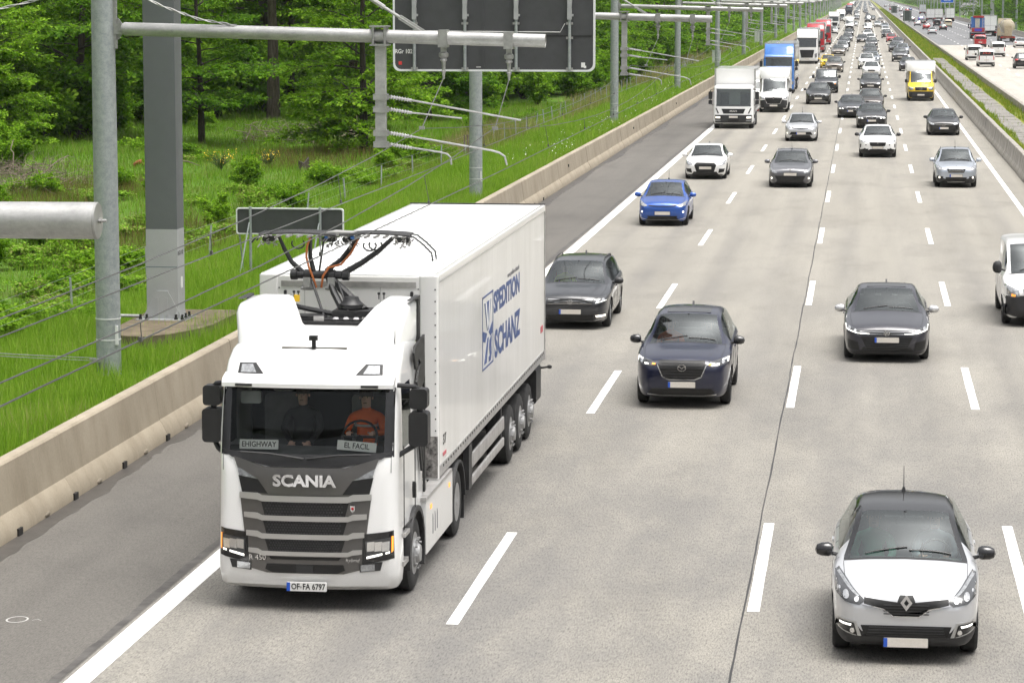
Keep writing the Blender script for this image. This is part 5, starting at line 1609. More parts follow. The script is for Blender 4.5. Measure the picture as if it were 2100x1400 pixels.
def emblem_mesh(kind, s):
    b = MB(); t = .012
    def stroke(pts, w, closed=False):
        q = pts + [pts[0]] if closed else pts
        for a, c in zip(q[:-1], q[1:]):
            d = Vector((c[0] - a[0], 0, c[1] - a[1])); ln = d.length; ang = math.atan2(d.z, d.x)
            b.box(((a[0] + c[0]) / 2, 0, (a[1] + c[1]) / 2), (ln + w * .6, t, w), 0, Matrix.Rotation(-ang, 3, 'Y'))
    if kind == 'diamond':
        o = [(0, s), (s * .72, 0), (0, -s), (-s * .72, 0)]; i_ = [(0, s * .42), (s * .3, 0), (0, -s * .42), (-s * .3, 0)]
        v = [(x, -t, z) for x, z in o] + [(x, -t, z) for x, z in i_] + [(x, t, z) for x, z in o] + [(x, 0, z) for x, z in i_]
        f = []
        for k in range(4): j = (k + 1) % 4; f += [(k, j, 4 + j, 4 + k), (k, 8 + k, 8 + j, j), (4 + k, 4 + j, 12 + j, 12 + k)]
        b.add(v, f)
    else:
        ring = [(s * math.cos(a), s * math.sin(a)) for a in np.linspace(0, 2 * math.pi, 25)[:-1]]
        if kind in ('vw', 'star', 'ring'): stroke(ring, s * .13, True)
        if kind == 'vw': stroke([(-s * .55, s * .75), (-.02 * s, s * .05), (s * .02, s * .05), (s * .55, s * .75)], s * .15); stroke([(-s * .88, s * .3), (-s * .42, -s * .78), (0, s * .0), (s * .42, -s * .78), (s * .88, s * .3)], s * .15)
        if kind == 'star':
            for a in (90, 210, 330): stroke([(0, 0), (s * math.cos(R(a)), s * math.sin(R(a)))], s * .16)
        if kind == 'mazda': stroke([(s * 1.25 * math.cos(a), s * math.sin(a)) for a in np.linspace(0, 2 * math.pi, 25)[:-1]], s * .14, True); stroke([(-s * 1.15, s * .25), (-s * .4, s * .2), (0, -s * .35), (s * .4, s * .2), (s * 1.15, s * .25)], s * .16)
        if kind == 'toyota': stroke([(s * 1.4 * math.cos(a), s * math.sin(a)) for a in np.linspace(0, 2 * math.pi, 25)[:-1]], s * .16, True); stroke([(s * .5 * math.cos(a), s * math.sin(a)) for a in np.linspace(0, 2 * math.pi, 17)[:-1]], s * .14, True)
        if kind == 'rings':
            for k in range(4): stroke([(s * (k - 1.5) * 1.3 + s * .85 * math.cos(a), s * .85 * math.sin(a)) for a in np.linspace(0, 2 * math.pi, 17)[:-1]], s * .13, True)
        if kind == 'tri': stroke([(-s, s * .6), (-s * .2, s * .4), (0, -s * .7), (s * .2, s * .4), (s, s * .6)], s * .22)
        if kind == 'kia': stroke([(-s * 1.7, -s * .5), (-s * 1.7, s * .5), (-s * .9, -s * .4), (-s * .3, s * .5), (-s * .3, -s * .5)], s * .2); stroke([(.2 * s, -.5 * s), (.9 * s, .5 * s), (1.6 * s, -.5 * s)], s * .2)
        if kind == 'lion': b.box((0, 0, 0), (s * .9, t, s * 1.4)); b.box((s * .2, 0, s * .4), (s * .9, t, s * .5))
    return b.mesh('emblem', M['chrome'])

LIGHTS = {}
def circ(x, z, r_, k=12, sx=1.0): return [(x + r_ * sx * math.cos(a), z + r_ * math.sin(a)) for a in np.linspace(0, 2 * math.pi, k + 1)[:-1]]

def spawn(model, x, y, col, label, group, cat='car', rz=0.0, lod=False, yaxle=True, name=None, over=None, nm='car'):
    """put a car with its front axle at (x, y); its nose points to -Y unless turned"""
    p = model['p']
    off = p['fo']
    o = empty(nm, (x, y, 0), rz)
    o.location = (x + math.sin(rz) * off, y - math.cos(rz) * off, 0)
    if lod:
        if 'joined' not in model: model['joined'] = join_model(model)
        q = link_mesh('body', model['joined'], o); set_paint(q, col)
    else:
        objs = []
        for (pn, me, par, loc, rot, sc) in model['parts']:
            q = link_mesh(pn, me, objs[par] if par is not None else o, loc=loc); q.rotation_euler = rot; q.scale = sc
            if over and pn in over: 
                q.material_slots[0].link = 'OBJECT'; q.material_slots[0].material = over[pn]
            else: set_paint(q, col)
            objs.append(q)
    tag(o, label, cat, group)
    return o

def set_paint(q, col):
    for s_ in q.material_slots:
        if s_.material is M['paint0']:
            s_.link = 'OBJECT'; s_.material = col

def join_model(model):
    vs, fs, ms, mats = [], [], [], []
    mtx = []
    for (pn, me, par, loc, rot, sc) in model['parts']:
        mt = Matrix.Translation(loc)
        if par is not None: mt = mtx[par] @ mt
        mtx.append(mt)
        if pn in ('panel_seam', 'wiper', 'brake_disc', 'seat', 'rear_bench', 'steering_wheel', 'door_handle'): continue
        n0 = len(vs)
        vs += [tuple(mt @ v.co) for v in me.vertices]
        mi_ = []
        for m in me.materials:
            if m not in mats: mats.append(m)
            mi_.append(mats.index(m))
        for f in me.polygons: fs.append([q + n0 for q in f.vertices]); ms.append(mi_[f.material_index])
    if M['paint0'] in mats and mats[0] is not M['paint0']: pass
    me = bpy.data.meshes.new('body'); me.from_pydata(vs, [], fs)
    for m in mats: me.materials.append(m)
    me.polygons.foreach_set('material_index', ms)
    me.polygons.foreach_set('use_smooth', [True] * len(fs))
    return me
# ---------------------------------------------------------------- the makes of car in the traffic
def slats(x0, x1, z0, z1, n, mat, w=.012, par='grille', taper=0):
    out = []
    for k in range(n):
        z = z0 + (z1 - z0) * (k + .5) / n; t = taper * k / max(1, n - 1)
        out.append(('grille_bar', mat, [(x0 + t, z - w / 2), (x1 - t, z - w / 2), (x1 - t, z + w / 2), (x0 + t, z + w / 2)], dict(off=.014, par=par, step=.2, thick=.012)))
    return out
def lamp(poly, mat, bulbs=(), lit=(), opt=None):
    o = [('headlight', mat, poly, dict(mir=True, off=.008, step=.06))]
    for (x, z, r_) in bulbs: o.append(('reflector', M['reflector'], circ(x, z, r_), dict(mir=True, off=.013, par='headlight', thick=.004, step=.2)))
    for pl, m in lit: o.append(('lamp_strip', m, pl, dict(mir=True, off=.016, par='headlight', thick=.006, step=.12)))
    return o
rad = lambda x: x
MD = {}
# silver crossover with a black roof, nearest the camera
MD['captur'] = car_model(L=4.12, W=.889, H=1.565, wb=2.606, fo=.86, r=.335, gc=.19, hood0=.90, cowl=(1.02, 1.10), wtop=1.86, roofpk=2.3, rend=3.35, rglass=3.85, deck=1.12, tail=1.05, belt=1.02, wr=.57, roof_mat=M['gloss_black'], clad=True, ant='mast', ant_y=3.2, ant_dy=.12, mirror_mat=M['gloss_black'], noseR=.05,
    plate=(.275, 0, 1), emblem=('diamond', .755, .098), front=
    [('grille', M['mesh_black'], [(-.56, .80), (-.12, .755), (-.09, .835), (.09, .835), (.12, .755), (.56, .80), (.56, .735), (.30, .675), (.17, .59), (-.17, .59), (-.30, .675), (-.56, .735)], dict(off=.007)),
     ('grille_trim', M['chrome'], [(-.58, .725), (-.30, .668), (-.17, .583), (.17, .583), (.30, .668), (.58, .725), (.58, .735), (.30, .68), (.17, .593), (-.17, .593), (-.30, .68), (-.58, .735)], dict(off=.012, step=.1)),
     ('lower_intake', M['mesh_black'], [(-.60, .475), (.60, .475), (.54, .335), (-.54, .335)], dict(off=.006)),
     ('skirt', M['clad'], [(-.93, .36), (-.60, .34), (.60, .34), (.93, .36), (.88, .26), (.6, .215), (-.6, .215), (-.88, .26)], dict(off=.010, step=.1)),
     ('fog_surround', M['silver_trim'], [(.58, .32), (.66, .52), (.90, .535), (.985, .45), (.93, .40)], dict(mir=True, off=.010)),
     ('fog_recess', M['gloss_black'], [(.64, .345), (.69, .50), (.885, .515), (.95, .45), (.91, .415)], dict(mir=True, off=.016, par='fog_surround')),
     ('daylight_strip', M['drl'], [(.72, .485), (.88, .492), (.885, .468), (.73, .46)], dict(mir=True, off=.022, par='fog_surround', thick=.006)),
     ('fog_lamp', M['reflector'], circ(.71, .405, .032), dict(mir=True, off=.022, par='fog_surround', thick=.006))]
    + slats(-.52, .52, .34, .47, 4, M['clad'], .014, 'lower_intake', .03) + slats(-.3, .3, .60, .74, 4, M['clad'], .010, 'grille')
    + lamp([(.955, .955), (.90, .985), (.58, .80), (.55, .765), (.62, .715), (.80, .735), (.945, .80)], M['lens_dark'], [(.80, .81, .042), (.66, .775, .03)], [([(.93, .95), (.90, .972), (.62, .815), (.64, .80)], M['lens']), ([(.90, .86), (.945, .88), (.94, .82), (.90, .80)], M['lens'])]))
# dark blue suv
MD['mazda'] = car_model(L=4.57, W=.921, H=1.66, wb=2.70, fo=.93, r=.36, gc=.2, hood0=.98, cowl=(1.22, 1.16), wtop=2.05, roofpk=2.6, rend=3.85, rglass=4.3, deck=1.2, tail=1.1, belt=1.08, wr=.60, noseR=.05, mirror_mat=M['gloss_black'], sunroof=True, darkwheel=True, plate=(.475, 0, 1), emblem=('mazda', .80, .062), front=
    [('grille', M['mesh_black'], [(-.47, .935), (.47, .935), (.50, .84), (.40, .63), (.26, .575), (-.26, .575), (-.40, .63), (-.50, .84)], dict(off=.007)),
     ('grille_trim', M['silver_trim'], [(-.52, .86), (-.41, .615), (-.26, .56), (.26, .56), (.41, .615), (.52, .86), (.50, .85), (.395, .632), (.26, .577), (-.26, .577), (-.395, .632), (-.50, .85)], dict(off=.012, step=.1)),
     ('lower_intake', M['mesh_black'], [(-.62, .40), (.62, .40), (.7, .32), (.5, .27), (-.5, .27), (-.7, .32)], dict(off=.006)),
     ('skirt_lip', M['silver_trim'], [(-.72, .29), (-.45, .262), (.45, .262), (.72, .29), (.72, .272), (.45, .245), (-.45, .245), (-.72, .272)], dict(off=.012, step=.1))]
    + slats(-.44, .44, .60, .92, 6, M['clad'], .010, 'grille', .0)
    + lamp([(.97, .985), (.55, .905), (.50, .87), (.62, .825), (.95, .865)], M['lens_dark'], [(.85, .905, .03)], [([(.70, .878), (.78, .89), (.78, .86), (.70, .852)], M['drl']), ([(.55, .878), (.62, .885), (.62, .855), (.555, .852)], M['amber']), ([(.82, .945), (.95, .965), (.955, .89), (.93, .885), (.925, .94), (.83, .93)], M['drl'])]))
# dark estate
MD['passat'] = car_model(L=4.77, W=.916, H=1.50, wb=2.79, fo=.88, r=.335, gc=.155, hood0=.83, cowl=(1.25, 1.02), wtop=2.10, roofpk=2.7, rend=4.25, rglass=4.6, deck=1.05, tail=1.0, belt=.95, wr=.61, rails='black', plate=(.43, 0, 1), emblem=('vw', .665, .06), ant_y=3.9, front=
    [('grille', M['mesh_black'], [(-.60, .735), (.60, .735), (.58, .60), (-.58, .60)], dict(off=.006)),
     ('lower_intake', M['mesh_black'], [(-.60, .36), (.60, .36), (.55, .23), (-.55, .23)], dict(off=.006)), ('lip_trim', M['chrome'], [(-.93, .30), (-.6, .215), (.6, .215), (.93, .30), (.93, .285), (.6, .20), (-.6, .20), (-.93, .285)], dict(off=.01, step=.1)),
     ('fog_lamp', M['beam'], [(.66, .345), (.90, .365), (.90, .315), (.68, .295)], dict(mir=True, off=.01))]
    + slats(-.58, .58, .60, .735, 4, M['chrome'], .010, 'grille')
    + lamp([(.95, .80), (.62, .745), (.60, .61), (.72, .595), (.95, .68)], M['lens_dark'], [(.85, .715, .036), (.71, .68, .034)], [([(.66, .635), (.92, .69), (.92, .705), (.66, .652)], M['drl'])]))
# dark fastback with bright mirrors
MD['arteon'] = car_model(L=4.86, W=.936, H=1.45, wb=2.84, fo=.93, r=.345, gc=.145, hood0=.80, cowl=(1.35, 1.0), wtop=2.2, roofpk=2.75, rend=3.5, rglass=4.6, deck=.98, tail=.95, belt=.92, wr=.60, sunroof=True, mirror_mat=paint('mirror_silver', (.62, .62, .62), .6, .25), plate=(.50, 0, 1), emblem=('vw', .655, .062), ant_y=3.45, front=
    [('grille', M['mesh_black'], [(-.66, .70), (.66, .70), (.64, .60), (-.64, .60)], dict(off=.006)),
     ('lower_intake', M['mesh_black'], [(-.60, .57), (.60, .57), (.45, .30), (-.45, .30)], dict(off=.006)), ('side_intake', M['mesh_black'], [(.66, .46), (.90, .50), (.88, .30), (.62, .27)], dict(mir=True, off=.006)),
     ('lip', M['clad'], [(-.90, .25), (.90, .25), (.8, .20), (-.8, .20)], dict(off=.014, step=.12))]
    + slats(-.62, .62, .60, .70, 2, M['chrome'], .010, 'grille') + slats(-.5, .5, .32, .56, 5, M['clad'], .012, 'lower_intake', .02)
    + lamp([(.96, .80), (.66, .715), (.62, .655), (.70, .625), (.94, .69)], M['lens_dark'], [(.86, .735, .034), (.73, .695, .03)], [([(.94, .79), (.955, .785), (.935, .70), (.68, .635), (.40, .625), (.40, .638), (.68, .652), (.915, .72)], M['drl'])]))
# white panel van with a black lower front
VANF = lambda bm_, em: ([('bumper', M['clad'], [(-.97, .74), (-.6, .76), (.6, .76), (.97, .74), (.96, .30), (.7, .25), (-.7, .25), (-.96, .30)], dict(off=.006, step=.12)), ('grille', M['mesh_black'], [(-.52, .92), (.52, .92), (.48, .72), (-.48, .72)], dict(off=.010)), ('lower_intake', M['mesh_black'], [(-.5, .45), (.5, .45), (.45, .32), (-.45, .32)], dict(off=.012))]
    + slats(-.5, .5, .73, .91, 3, M['clad'], .016, 'grille') + lamp([(.95, 1.0), (.62, .90), (.60, .74), (.80, .72), (.95, .78)], M['lens'], [(.83, .86, .05), (.69, .80, .045)], [([(.70, .78), (.80, .80), (.80, .74), (.71, .735)], M['amber'])]))
VANR = [('tail_lamp', M['tail'], [(.78, 1.22), (.88, 1.22), (.88, .75), (.78, .75)], dict(mir=True)), ('rear_plate', M['plate'], [(-.28, .80), (.28, .80), (.28, .69), (-.28, .69)]), ('rear_bumper', M['clad'], [(-.95, .50), (.95, .50), (.9, .32), (-.9, .32)], dict(off=.012)), ('tailgate_glass', M['gloss_black'], [(-.76, 1.66), (.76, 1.66), (.80, 1.22), (-.80, 1.22)], dict(off=.008, step=.15)), ('door_seam', M['mesh_black'], [(-.006, 1.7), (.006, 1.7), (.006, .5), (-.006, .5)], dict(off=.006)), ('rear_badge', M['chrome'], circ(0, 1.08, .055))]
MD['vito'] = car_model(L=5.0, W=.964, H=1.91, wb=3.2, fo=.90, r=.33, gc=.19, hood0=1.02, cowl=(.98, 1.24), wtop=1.72, roofpk=2.6, rend=4.72, rglass=4.78, deck=1.80, tail=1.72, belt=1.16, wr=.79, van=True, panel=True, rwin=False, ant='none', plate=(.40, 0, 0), emblem=('star', .83, .08), front=VANF(0, 0), rear_list=VANR)
MD['t6'] = car_model(L=4.9, W=.952, H=1.98, wb=3.0, fo=.90, r=.33, gc=.2, hood0=1.02, cowl=(.95, 1.22), wtop=1.66, roofpk=2.6, rend=4.7, rglass=4.76, deck=1.87, tail=1.8, belt=1.16, wr=.80, van=True, rwin=False, ant='none', plate=(.40, 0, 0), emblem=('vw', .82, .08), front=VANF(0, 0), rear_list=VANR)
# small blue hatchback
def simple_front(z0, grille_pts, lamp_pts, intake_pts, fog=None, gm=None, lm=None, bar=2, lit=None):
    o = [('grille', gm or M['mesh_black'], grille_pts, dict(off=.006))]
    if intake_pts: o.append(('lower_intake', M['mesh_black'], intake_pts, dict(off=.006)))
    if fog: o.append(('fog_lamp', M['beam'], circ(*fog), dict(mir=True, off=.01)))
    cx = sum(p[0] for p in lamp_pts) / len(lamp_pts); cz = sum(p[1] for p in lamp_pts) / len(lamp_pts)
    return o + lamp(lamp_pts, lm or M['lens'], [(cx, cz, .035)], lit or [])
MD['kia'] = car_model(L=4.07, W=.862, H=1.45, wb=2.58, fo=.82, r=.315, gc=.16, hood0=.83, cowl=(1.02, 1.0), wtop=1.85, roofpk=2.3, rend=3.4, rglass=3.85, deck=1.02, tail=.95, belt=.93, wr=.575, dark_mirror=False, ant='mast', ant_y=3.2, plate=(.45, 0, 0), emblem=('kia', .80, .028), front=
    simple_front(0, [(-.58, .735), (-.2, .70), (.2, .70), (.58, .735), (.5, .69), (.2, .675), (-.2, .675), (-.5, .69)], [(.94, .86), (.66, .75), (.60, .70), (.75, .675), (.93, .72)], [(-.62, .36), (.62, .36), (.5, .26), (-.5, .26)], (.82, .50, .035)) + [('lip', M['silver_trim'], [(-.9, .30), (-.6, .225), (.6, .225), (.9, .30), (.9, .285), (.6, .21), (-.6, .21), (-.9, .285)], dict(off=.012, step=.12))])
MD['audi'] = car_model(L=4.34, W=.908, H=1.43, wb=2.64, fo=.87, r=.325, gc=.14, hood0=.80, cowl=(1.15, .98), wtop=1.95, roofpk=2.4, rend=3.5, rglass=4.1, deck=1.0, tail=.93, belt=.91, wr=.60, dark_mirror=False, plate=(.50, 0, 0), emblem=None, front=
    simple_front(0, [(-.42, .73), (.42, .73), (.52, .62), (.42, .34), (-.42, .34), (-.52, .62)], [(.95, .80), (.62, .71), (.60, .63), (.78, .62), (.95, .68)], None) + [('side_intake', M['mesh_black'], [(.66, .47), (.92, .47), (.88, .33), (.62, .29)], dict(mir=True, off=.006)), ('lip', M['clad'], [(-.85, .22), (.85, .22), (.8, .17), (-.8, .17)], dict(off=.012, step=.12))] + slats(-.4, .4, .37, .72, 5, M['clad'], .012, 'grille'))
MD['megane'] = car_model(L=4.56, W=.904, H=1.47, wb=2.70, fo=.90, r=.32, gc=.155, hood0=.82, cowl=(1.2, 1.0), wtop=2.05, roofpk=2.6, rend=4.0, rglass=4.4, deck=1.03, tail=.98, belt=.93, wr=.60, rails='silver', ant='mast', ant_y=2.35, dark_mirror=False, plate=(.56, 0, 0), emblem=('diamond', .735, .05), front=
    simple_front(0, [(-.70, .50), (.70, .50), (.58, .30), (-.58, .30)], [(.96, .83), (.64, .69), (.60, .60), (.80, .60), (.95, .68)], None, (.84, .40, .04), bar=3) + slats(-.6, .6, .31, .49, 3, M['clad'], .012, 'grille'))
MD['auris'] = car_model(L=4.28, W=.88, H=1.46, wb=2.6, fo=.91, r=.315, gc=.15, hood0=.84, cowl=(1.1, 1.0), wtop=1.95, roofpk=2.4, rend=3.5, rglass=4.05, deck=1.02, tail=.95, belt=.93, wr=.585, ant='mast', ant_y=3.2, dark_mirror=False, plate=(.44, 0, 1), emblem=('toyota', .745, .045), front=
    simple_front(0, [(-.58, .79), (-.12, .72), (.12, .72), (.58, .79), (.55, .73), (.12, .665), (-.12, .665), (-.55, .73)], [(.95, .85), (.66, .79), (.60, .735), (.75, .70), (.94, .75)], [(-.60, .52), (.60, .52), (.72, .36), (-.72, .36)], (.84, .46, .035)) + slats(-.5, .5, .67, .77, 2, M['chrome'], .008, 'grille'))
MD['cupra'] = car_model(L=4.45, W=.92, H=1.51, wb=2.68, fo=.88, r=.35, gc=.18, hood0=.90, cowl=(1.18, 1.06), wtop=1.98, roofpk=2.5, rend=3.6, rglass=4.2, deck=1.08, tail=1.0, belt=1.0, wr=.60, rails='black', clad=True, darkwheel=True, plate=(.50, 0, 0), emblem=('tri', .70, .05), front=
    simple_front(0, [(-.44, .75), (.44, .75), (.40, .60), (.25, .53), (-.25, .53), (-.40, .60)], [(.95, .87), (.60, .79), (.52, .755), (.75, .745), (.94, .80)], [(-.42, .42), (.42, .42), (.5, .25), (-.5, .25)], lm=M['lens']) + [('side_blade', M['mesh_black'], [(.86, .66), (.94, .66), (.93, .48), (.88, .50)], dict(mir=True, off=.006)), ('lower_vent', M['mesh_black'], [(.48, .44), (.85, .42), (.80, .34), (.52, .36)], dict(mir=True, off=.007)), ('fog_lamp', M['gloss_black'], circ(.62, .63, .03), dict(mir=True))] + slats(-.4, .4, .55, .74, 4, M['clad'], .010, 'grille'))
MD['p2008'] = car_model(L=4.16, W=.87, H=1.55, wb=2.54, fo=.85, r=.32, gc=.18, hood0=.89, cowl=(1.1, 1.06), wtop=1.9, roofpk=2.4, rend=3.45, rglass=3.95, deck=1.08, tail=1.0, belt=1.0, wr=.585, rails='silver', clad=True, ant='mast', ant_y=2.2, dark_mirror=False, plate=(.50, 0, 1), emblem=('lion', .87, .035), front=
    simple_front(0, [(-.46, .80), (.46, .80), (.36, .62), (-.36, .62)], [(.95, .93), (.62, .82), (.56, .74), (.78, .71), (.94, .78)], [(-.50, .44), (.50, .44), (.46, .30), (-.46, .30)], (.78, .43, .042)) + slats(-.38, .38, .63, .79, 3, M['chrome'], .012, 'grille', .04) + [('skid_plate', M['silver_trim'], [(-.42, .255), (.42, .255), (.38, .215), (-.38, .215)], dict(off=.014)), ('fog_recess', M['clad'], [(.60, .47), (.94, .50), (.92, .37), (.62, .35)], dict(mir=True, off=.005))])
MD['merc'] = car_model(L=4.69, W=.915, H=1.44, wb=2.73, fo=.92, r=.33, gc=.14, hood0=.80, cowl=(1.28, .99), wtop=2.1, roofpk=2.55, rend=3.35, rglass=4.25, deck=.97, tail=.93, belt=.92, wr=.585, plate=(.42, 0, 1), emblem=('star', .605, .085), front=
    simple_front(0, [(-.50, .68), (.50, .68), (.44, .52), (-.44, .52)], [(.95, .80), (.62, .69), (.58, .61), (.78, .61), (.95, .68)], [(-.85, .40), (.85, .40), (.7, .25), (-.7, .25)]) + slats(-.46, .46, .585, .62, 1, M['chrome'], .018, 'grille') + [('lip_trim', M['chrome'], [(-.6, .20), (.6, .20), (.6, .19), (-.6, .19)], dict(off=.012, step=.12))])
KID = [('kidney_frame', M['chrome'], [(.02, .70), (.30, .72), (.36, .64), (.28, .55), (.05, .55)], dict(mir=True, off=.008)), ('kidney', M['mesh_black'], [(.035, .69), (.29, .705), (.335, .64), (.27, .56), (.06, .56)], dict(mir=True, off=.014, par='kidney_frame'))]
def bmw_front(lit): return KID + [('lower_intake', M['mesh_black'], [(-.62, .36), (.62, .36), (.55, .23), (-.55, .23)], dict(off=.006)), ('side_intake', M['mesh_black'], [(.68, .42), (.90, .45), (.88, .30), (.68, .28)], dict(mir=True, off=.006))] + lamp([(.95, .76), (.60, .70), (.44, .66), (.46, .60), (.70, .58), (.95, .65)], M['lens_dark'], [(.80, .665, .036), (.62, .645, .034)], lit)
RL = [([(.72, .635), (.88, .655), (.88, .61), (.74, .60)], M['drl']), ([(.54, .62), (.67, .635), (.67, .60), (.55, .59)], M['drl'])]
MD['bmw3'] = car_model(L=4.7, W=.913, H=1.44, wb=2.85, fo=.80, r=.335, gc=.14, hood0=.80, cowl=(1.3, .99), wtop=2.15, roofpk=2.6, rend=3.35, rglass=4.2, deck=.98, tail=.95, belt=.92, wr=.585, plate=(.47, 0, 1), front=bmw_front(RL))
MD['bmwx'] = car_model(L=4.48, W=.90, H=1.545, wb=2.76, fo=.82, r=.345, gc=.18, hood0=.84, cowl=(1.25, 1.04), wtop=2.05, roofpk=2.6, rend=3.85, rglass=4.25, deck=1.08, tail=1.0, belt=.98, wr=.585, clad=True, plate=(.44, 0, 0), front=bmw_front([]) + [('lip_trim', M['silver_trim'], [(-.6, .28), (.6, .28), (.55, .245), (-.55, .245)], dict(off=.012))])
MD['scenic'] = car_model(L=4.5, W=.92, H=1.64, wb=2.75, fo=.90, r=.325, gc=.16, hood0=.92, cowl=(.98, 1.10), wtop=1.85, roofpk=2.5, rend=3.95, rglass=4.3, deck=1.1, tail=1.0, belt=1.0, wr=.63, plate=(.46, 0, 0), emblem=('diamond', .78, .05), front=
    simple_front(0, [(-.45, .80), (.45, .80), (.15, .66), (-.15, .66)], [(.95, .93), (.62, .82), (.58, .72), (.80, .71), (.95, .78)], [(-.62, .40), (.62, .40), (.5, .28), (-.5, .28)], (.82, .42, .04)))
MD['hatch'] = car_model(L=4.25, W=.895, H=1.47, front=simple_front(0, [(-.5, .70), (.5, .70), (.45, .61), (-.45, .61)], [(.95, .80), (.62, .72), (.58, .63), (.78, .62), (.95, .68)], [(-.62, .40), (.62, .40), (.52, .26), (-.52, .26)], (.82, .38, .035)), plate=(.50, 0, 0), emblem=('vw', .68, .05))
MD['suv'] = car_model(L=4.55, W=.93, H=1.67, wb=2.7, fo=.92, r=.355, gc=.2, hood0=.98, cowl=(1.2, 1.15), wtop=2.0, roofpk=2.6, rend=3.85, rglass=4.3, deck=1.18, tail=1.08, belt=1.08, wr=.63, rails='black', clad=True, front=simple_front(0, [(-.5, .88), (.5, .88), (.42, .66), (-.42, .66)], [(.95, .97), (.62, .89), (.58, .80), (.78, .78), (.95, .84)], [(-.62, .50), (.62, .50), (.5, .34), (-.5, .34)], (.82, .46, .04)) + slats(-.4, .4, .68, .87, 3, M['chrome'], .014, 'grille'), plate=(.58, 0, 0))
MD['sedan'] = car_model(L=4.75, W=.92, H=1.45, wb=2.83, fo=.88, cowl=(1.28, .99), wtop=2.1, roofpk=2.6, rend=3.4, rglass=4.25, deck=.99, tail=.95, belt=.92, wr=.6, front=simple_front(0, [(-.4, .70), (.4, .70), (.36, .52), (-.36, .52)], [(.95, .79), (.62, .71), (.55, .63), (.76, .61), (.95, .67)], [(-.7, .38), (.7, .38), (.6, .25), (-.6, .25)]) + slats(-.36, .36, .53, .69, 3, M['chrome'], .01, 'grille'), plate=(.44, 0, 0))
# ================================================================== TRUCKS
cp = {k: paint(k + '_paint', *v) for k, v in dict(
 silver=((.62, .63, .65), .5, .3), black=((.006, .006, .007), .05, .3), dark_blue=((.004, .007, .030), .15, .28), anthracite=((.022, .024, .029), .15, .28), graphite=((.026, .026, .036), .15, .28), white=((.80, .80, .79), 0, .35), blue=((.008, .075, .36), .3, .3), grey=((.115, .117, .128), .35, .3), brown=((.04, .028, .021), .2, .3), taupe=((.20, .175, .15), .5, .3), red=((.40, .012, .018), .1, .3), yellow=((.80, .55, .01), 0, .4), lightsilver=((.48, .52, .58), .6, .28), pearl=((.84, .84, .83), 0, .3), sky=((.03, .16, .50), 0, .35), cream=((.66, .58, .42), 0, .45), pale=((.62, .64, .66), .2, .35)).items()}
M['tr_white'] = paint('trailer_white', (.78, .775, .76), 0, .32, .03)
def trailer_side_mat():
    m, nt, b = node_mat('trailer_side')
    b.inputs['Roughness'].default_value = .3; b.inputs['Coat Weight'].default_value = .3
    f = noise(nt, 1.3, 5, .7, mapping=(1, 1, .25)); g = noise(nt, 20, 4, .6, mapping=(1, 1, .05))
    c = ramp(nt, f, [(.3, (.68, .67, .645)), (.65, (.80, .79, .77))]); d = ramp(nt, g, [(.3, (.93, .93, .92)), (.6, (1, 1, 1))])
    nt.links.new(mixc(nt, .8, c, d, 'MULTIPLY'), b.inputs['Base Color'])
    return m
M['tr_side'] = trailer_side_mat()
M['tr_roof'] = simple('trailer_roof', (.70, .71, .70), .5, var=.12, scale=.8)
M['grey_panel'] = simple('grille_grey_metal', (.13, .125, .12), .3, .5, var=.05, coat=.3)
M['grey_bar'] = simple('grille_bar_bright', (.5, .49, .475), .3, .6, coat=.3)
M['alu'] = simple('aluminium_rail', (.42, .41, .40), .45, .5, var=.2)
M['dirty_alu'] = simple('dirty_aluminium', (.30, .29, .28), .55, .3, var=.4, scale=8)
M['orange'] = simple('orange_cable', (.40, .12, .03), .5)
M['carbon'] = simple('carbon_strip', (.05, .05, .052), .5, .2, var=.2)
M['navy'] = simple('navy_print', (.045, .085, .24), .45)
M['grey_print'] = simple('grey_print', (.14, .14, .16), .5)
M['skin'] = simple('skin', (.62, .40, .31), .55)
M['hair'] = simple('brown_hair', (.05, .032, .02), .7)
M['hair_grey'] = simple('grey_hair', (.35, .34, .33), .7)
M['vest_orange'] = simple('orange_vest', (.95, .17, .02), .7)
M['vest_yellow'] = simple('yellow_vest', (.62, .85, .03), .7)
M['cloth_dark'] = simple('dark_cloth', (.035, .035, .04), .85)
M['cloth_green'] = simple('green_cloth', (.25, .7, .5), .85)
M['cloth_pale'] = simple('pale_cloth', (.7, .76, .82), .85)

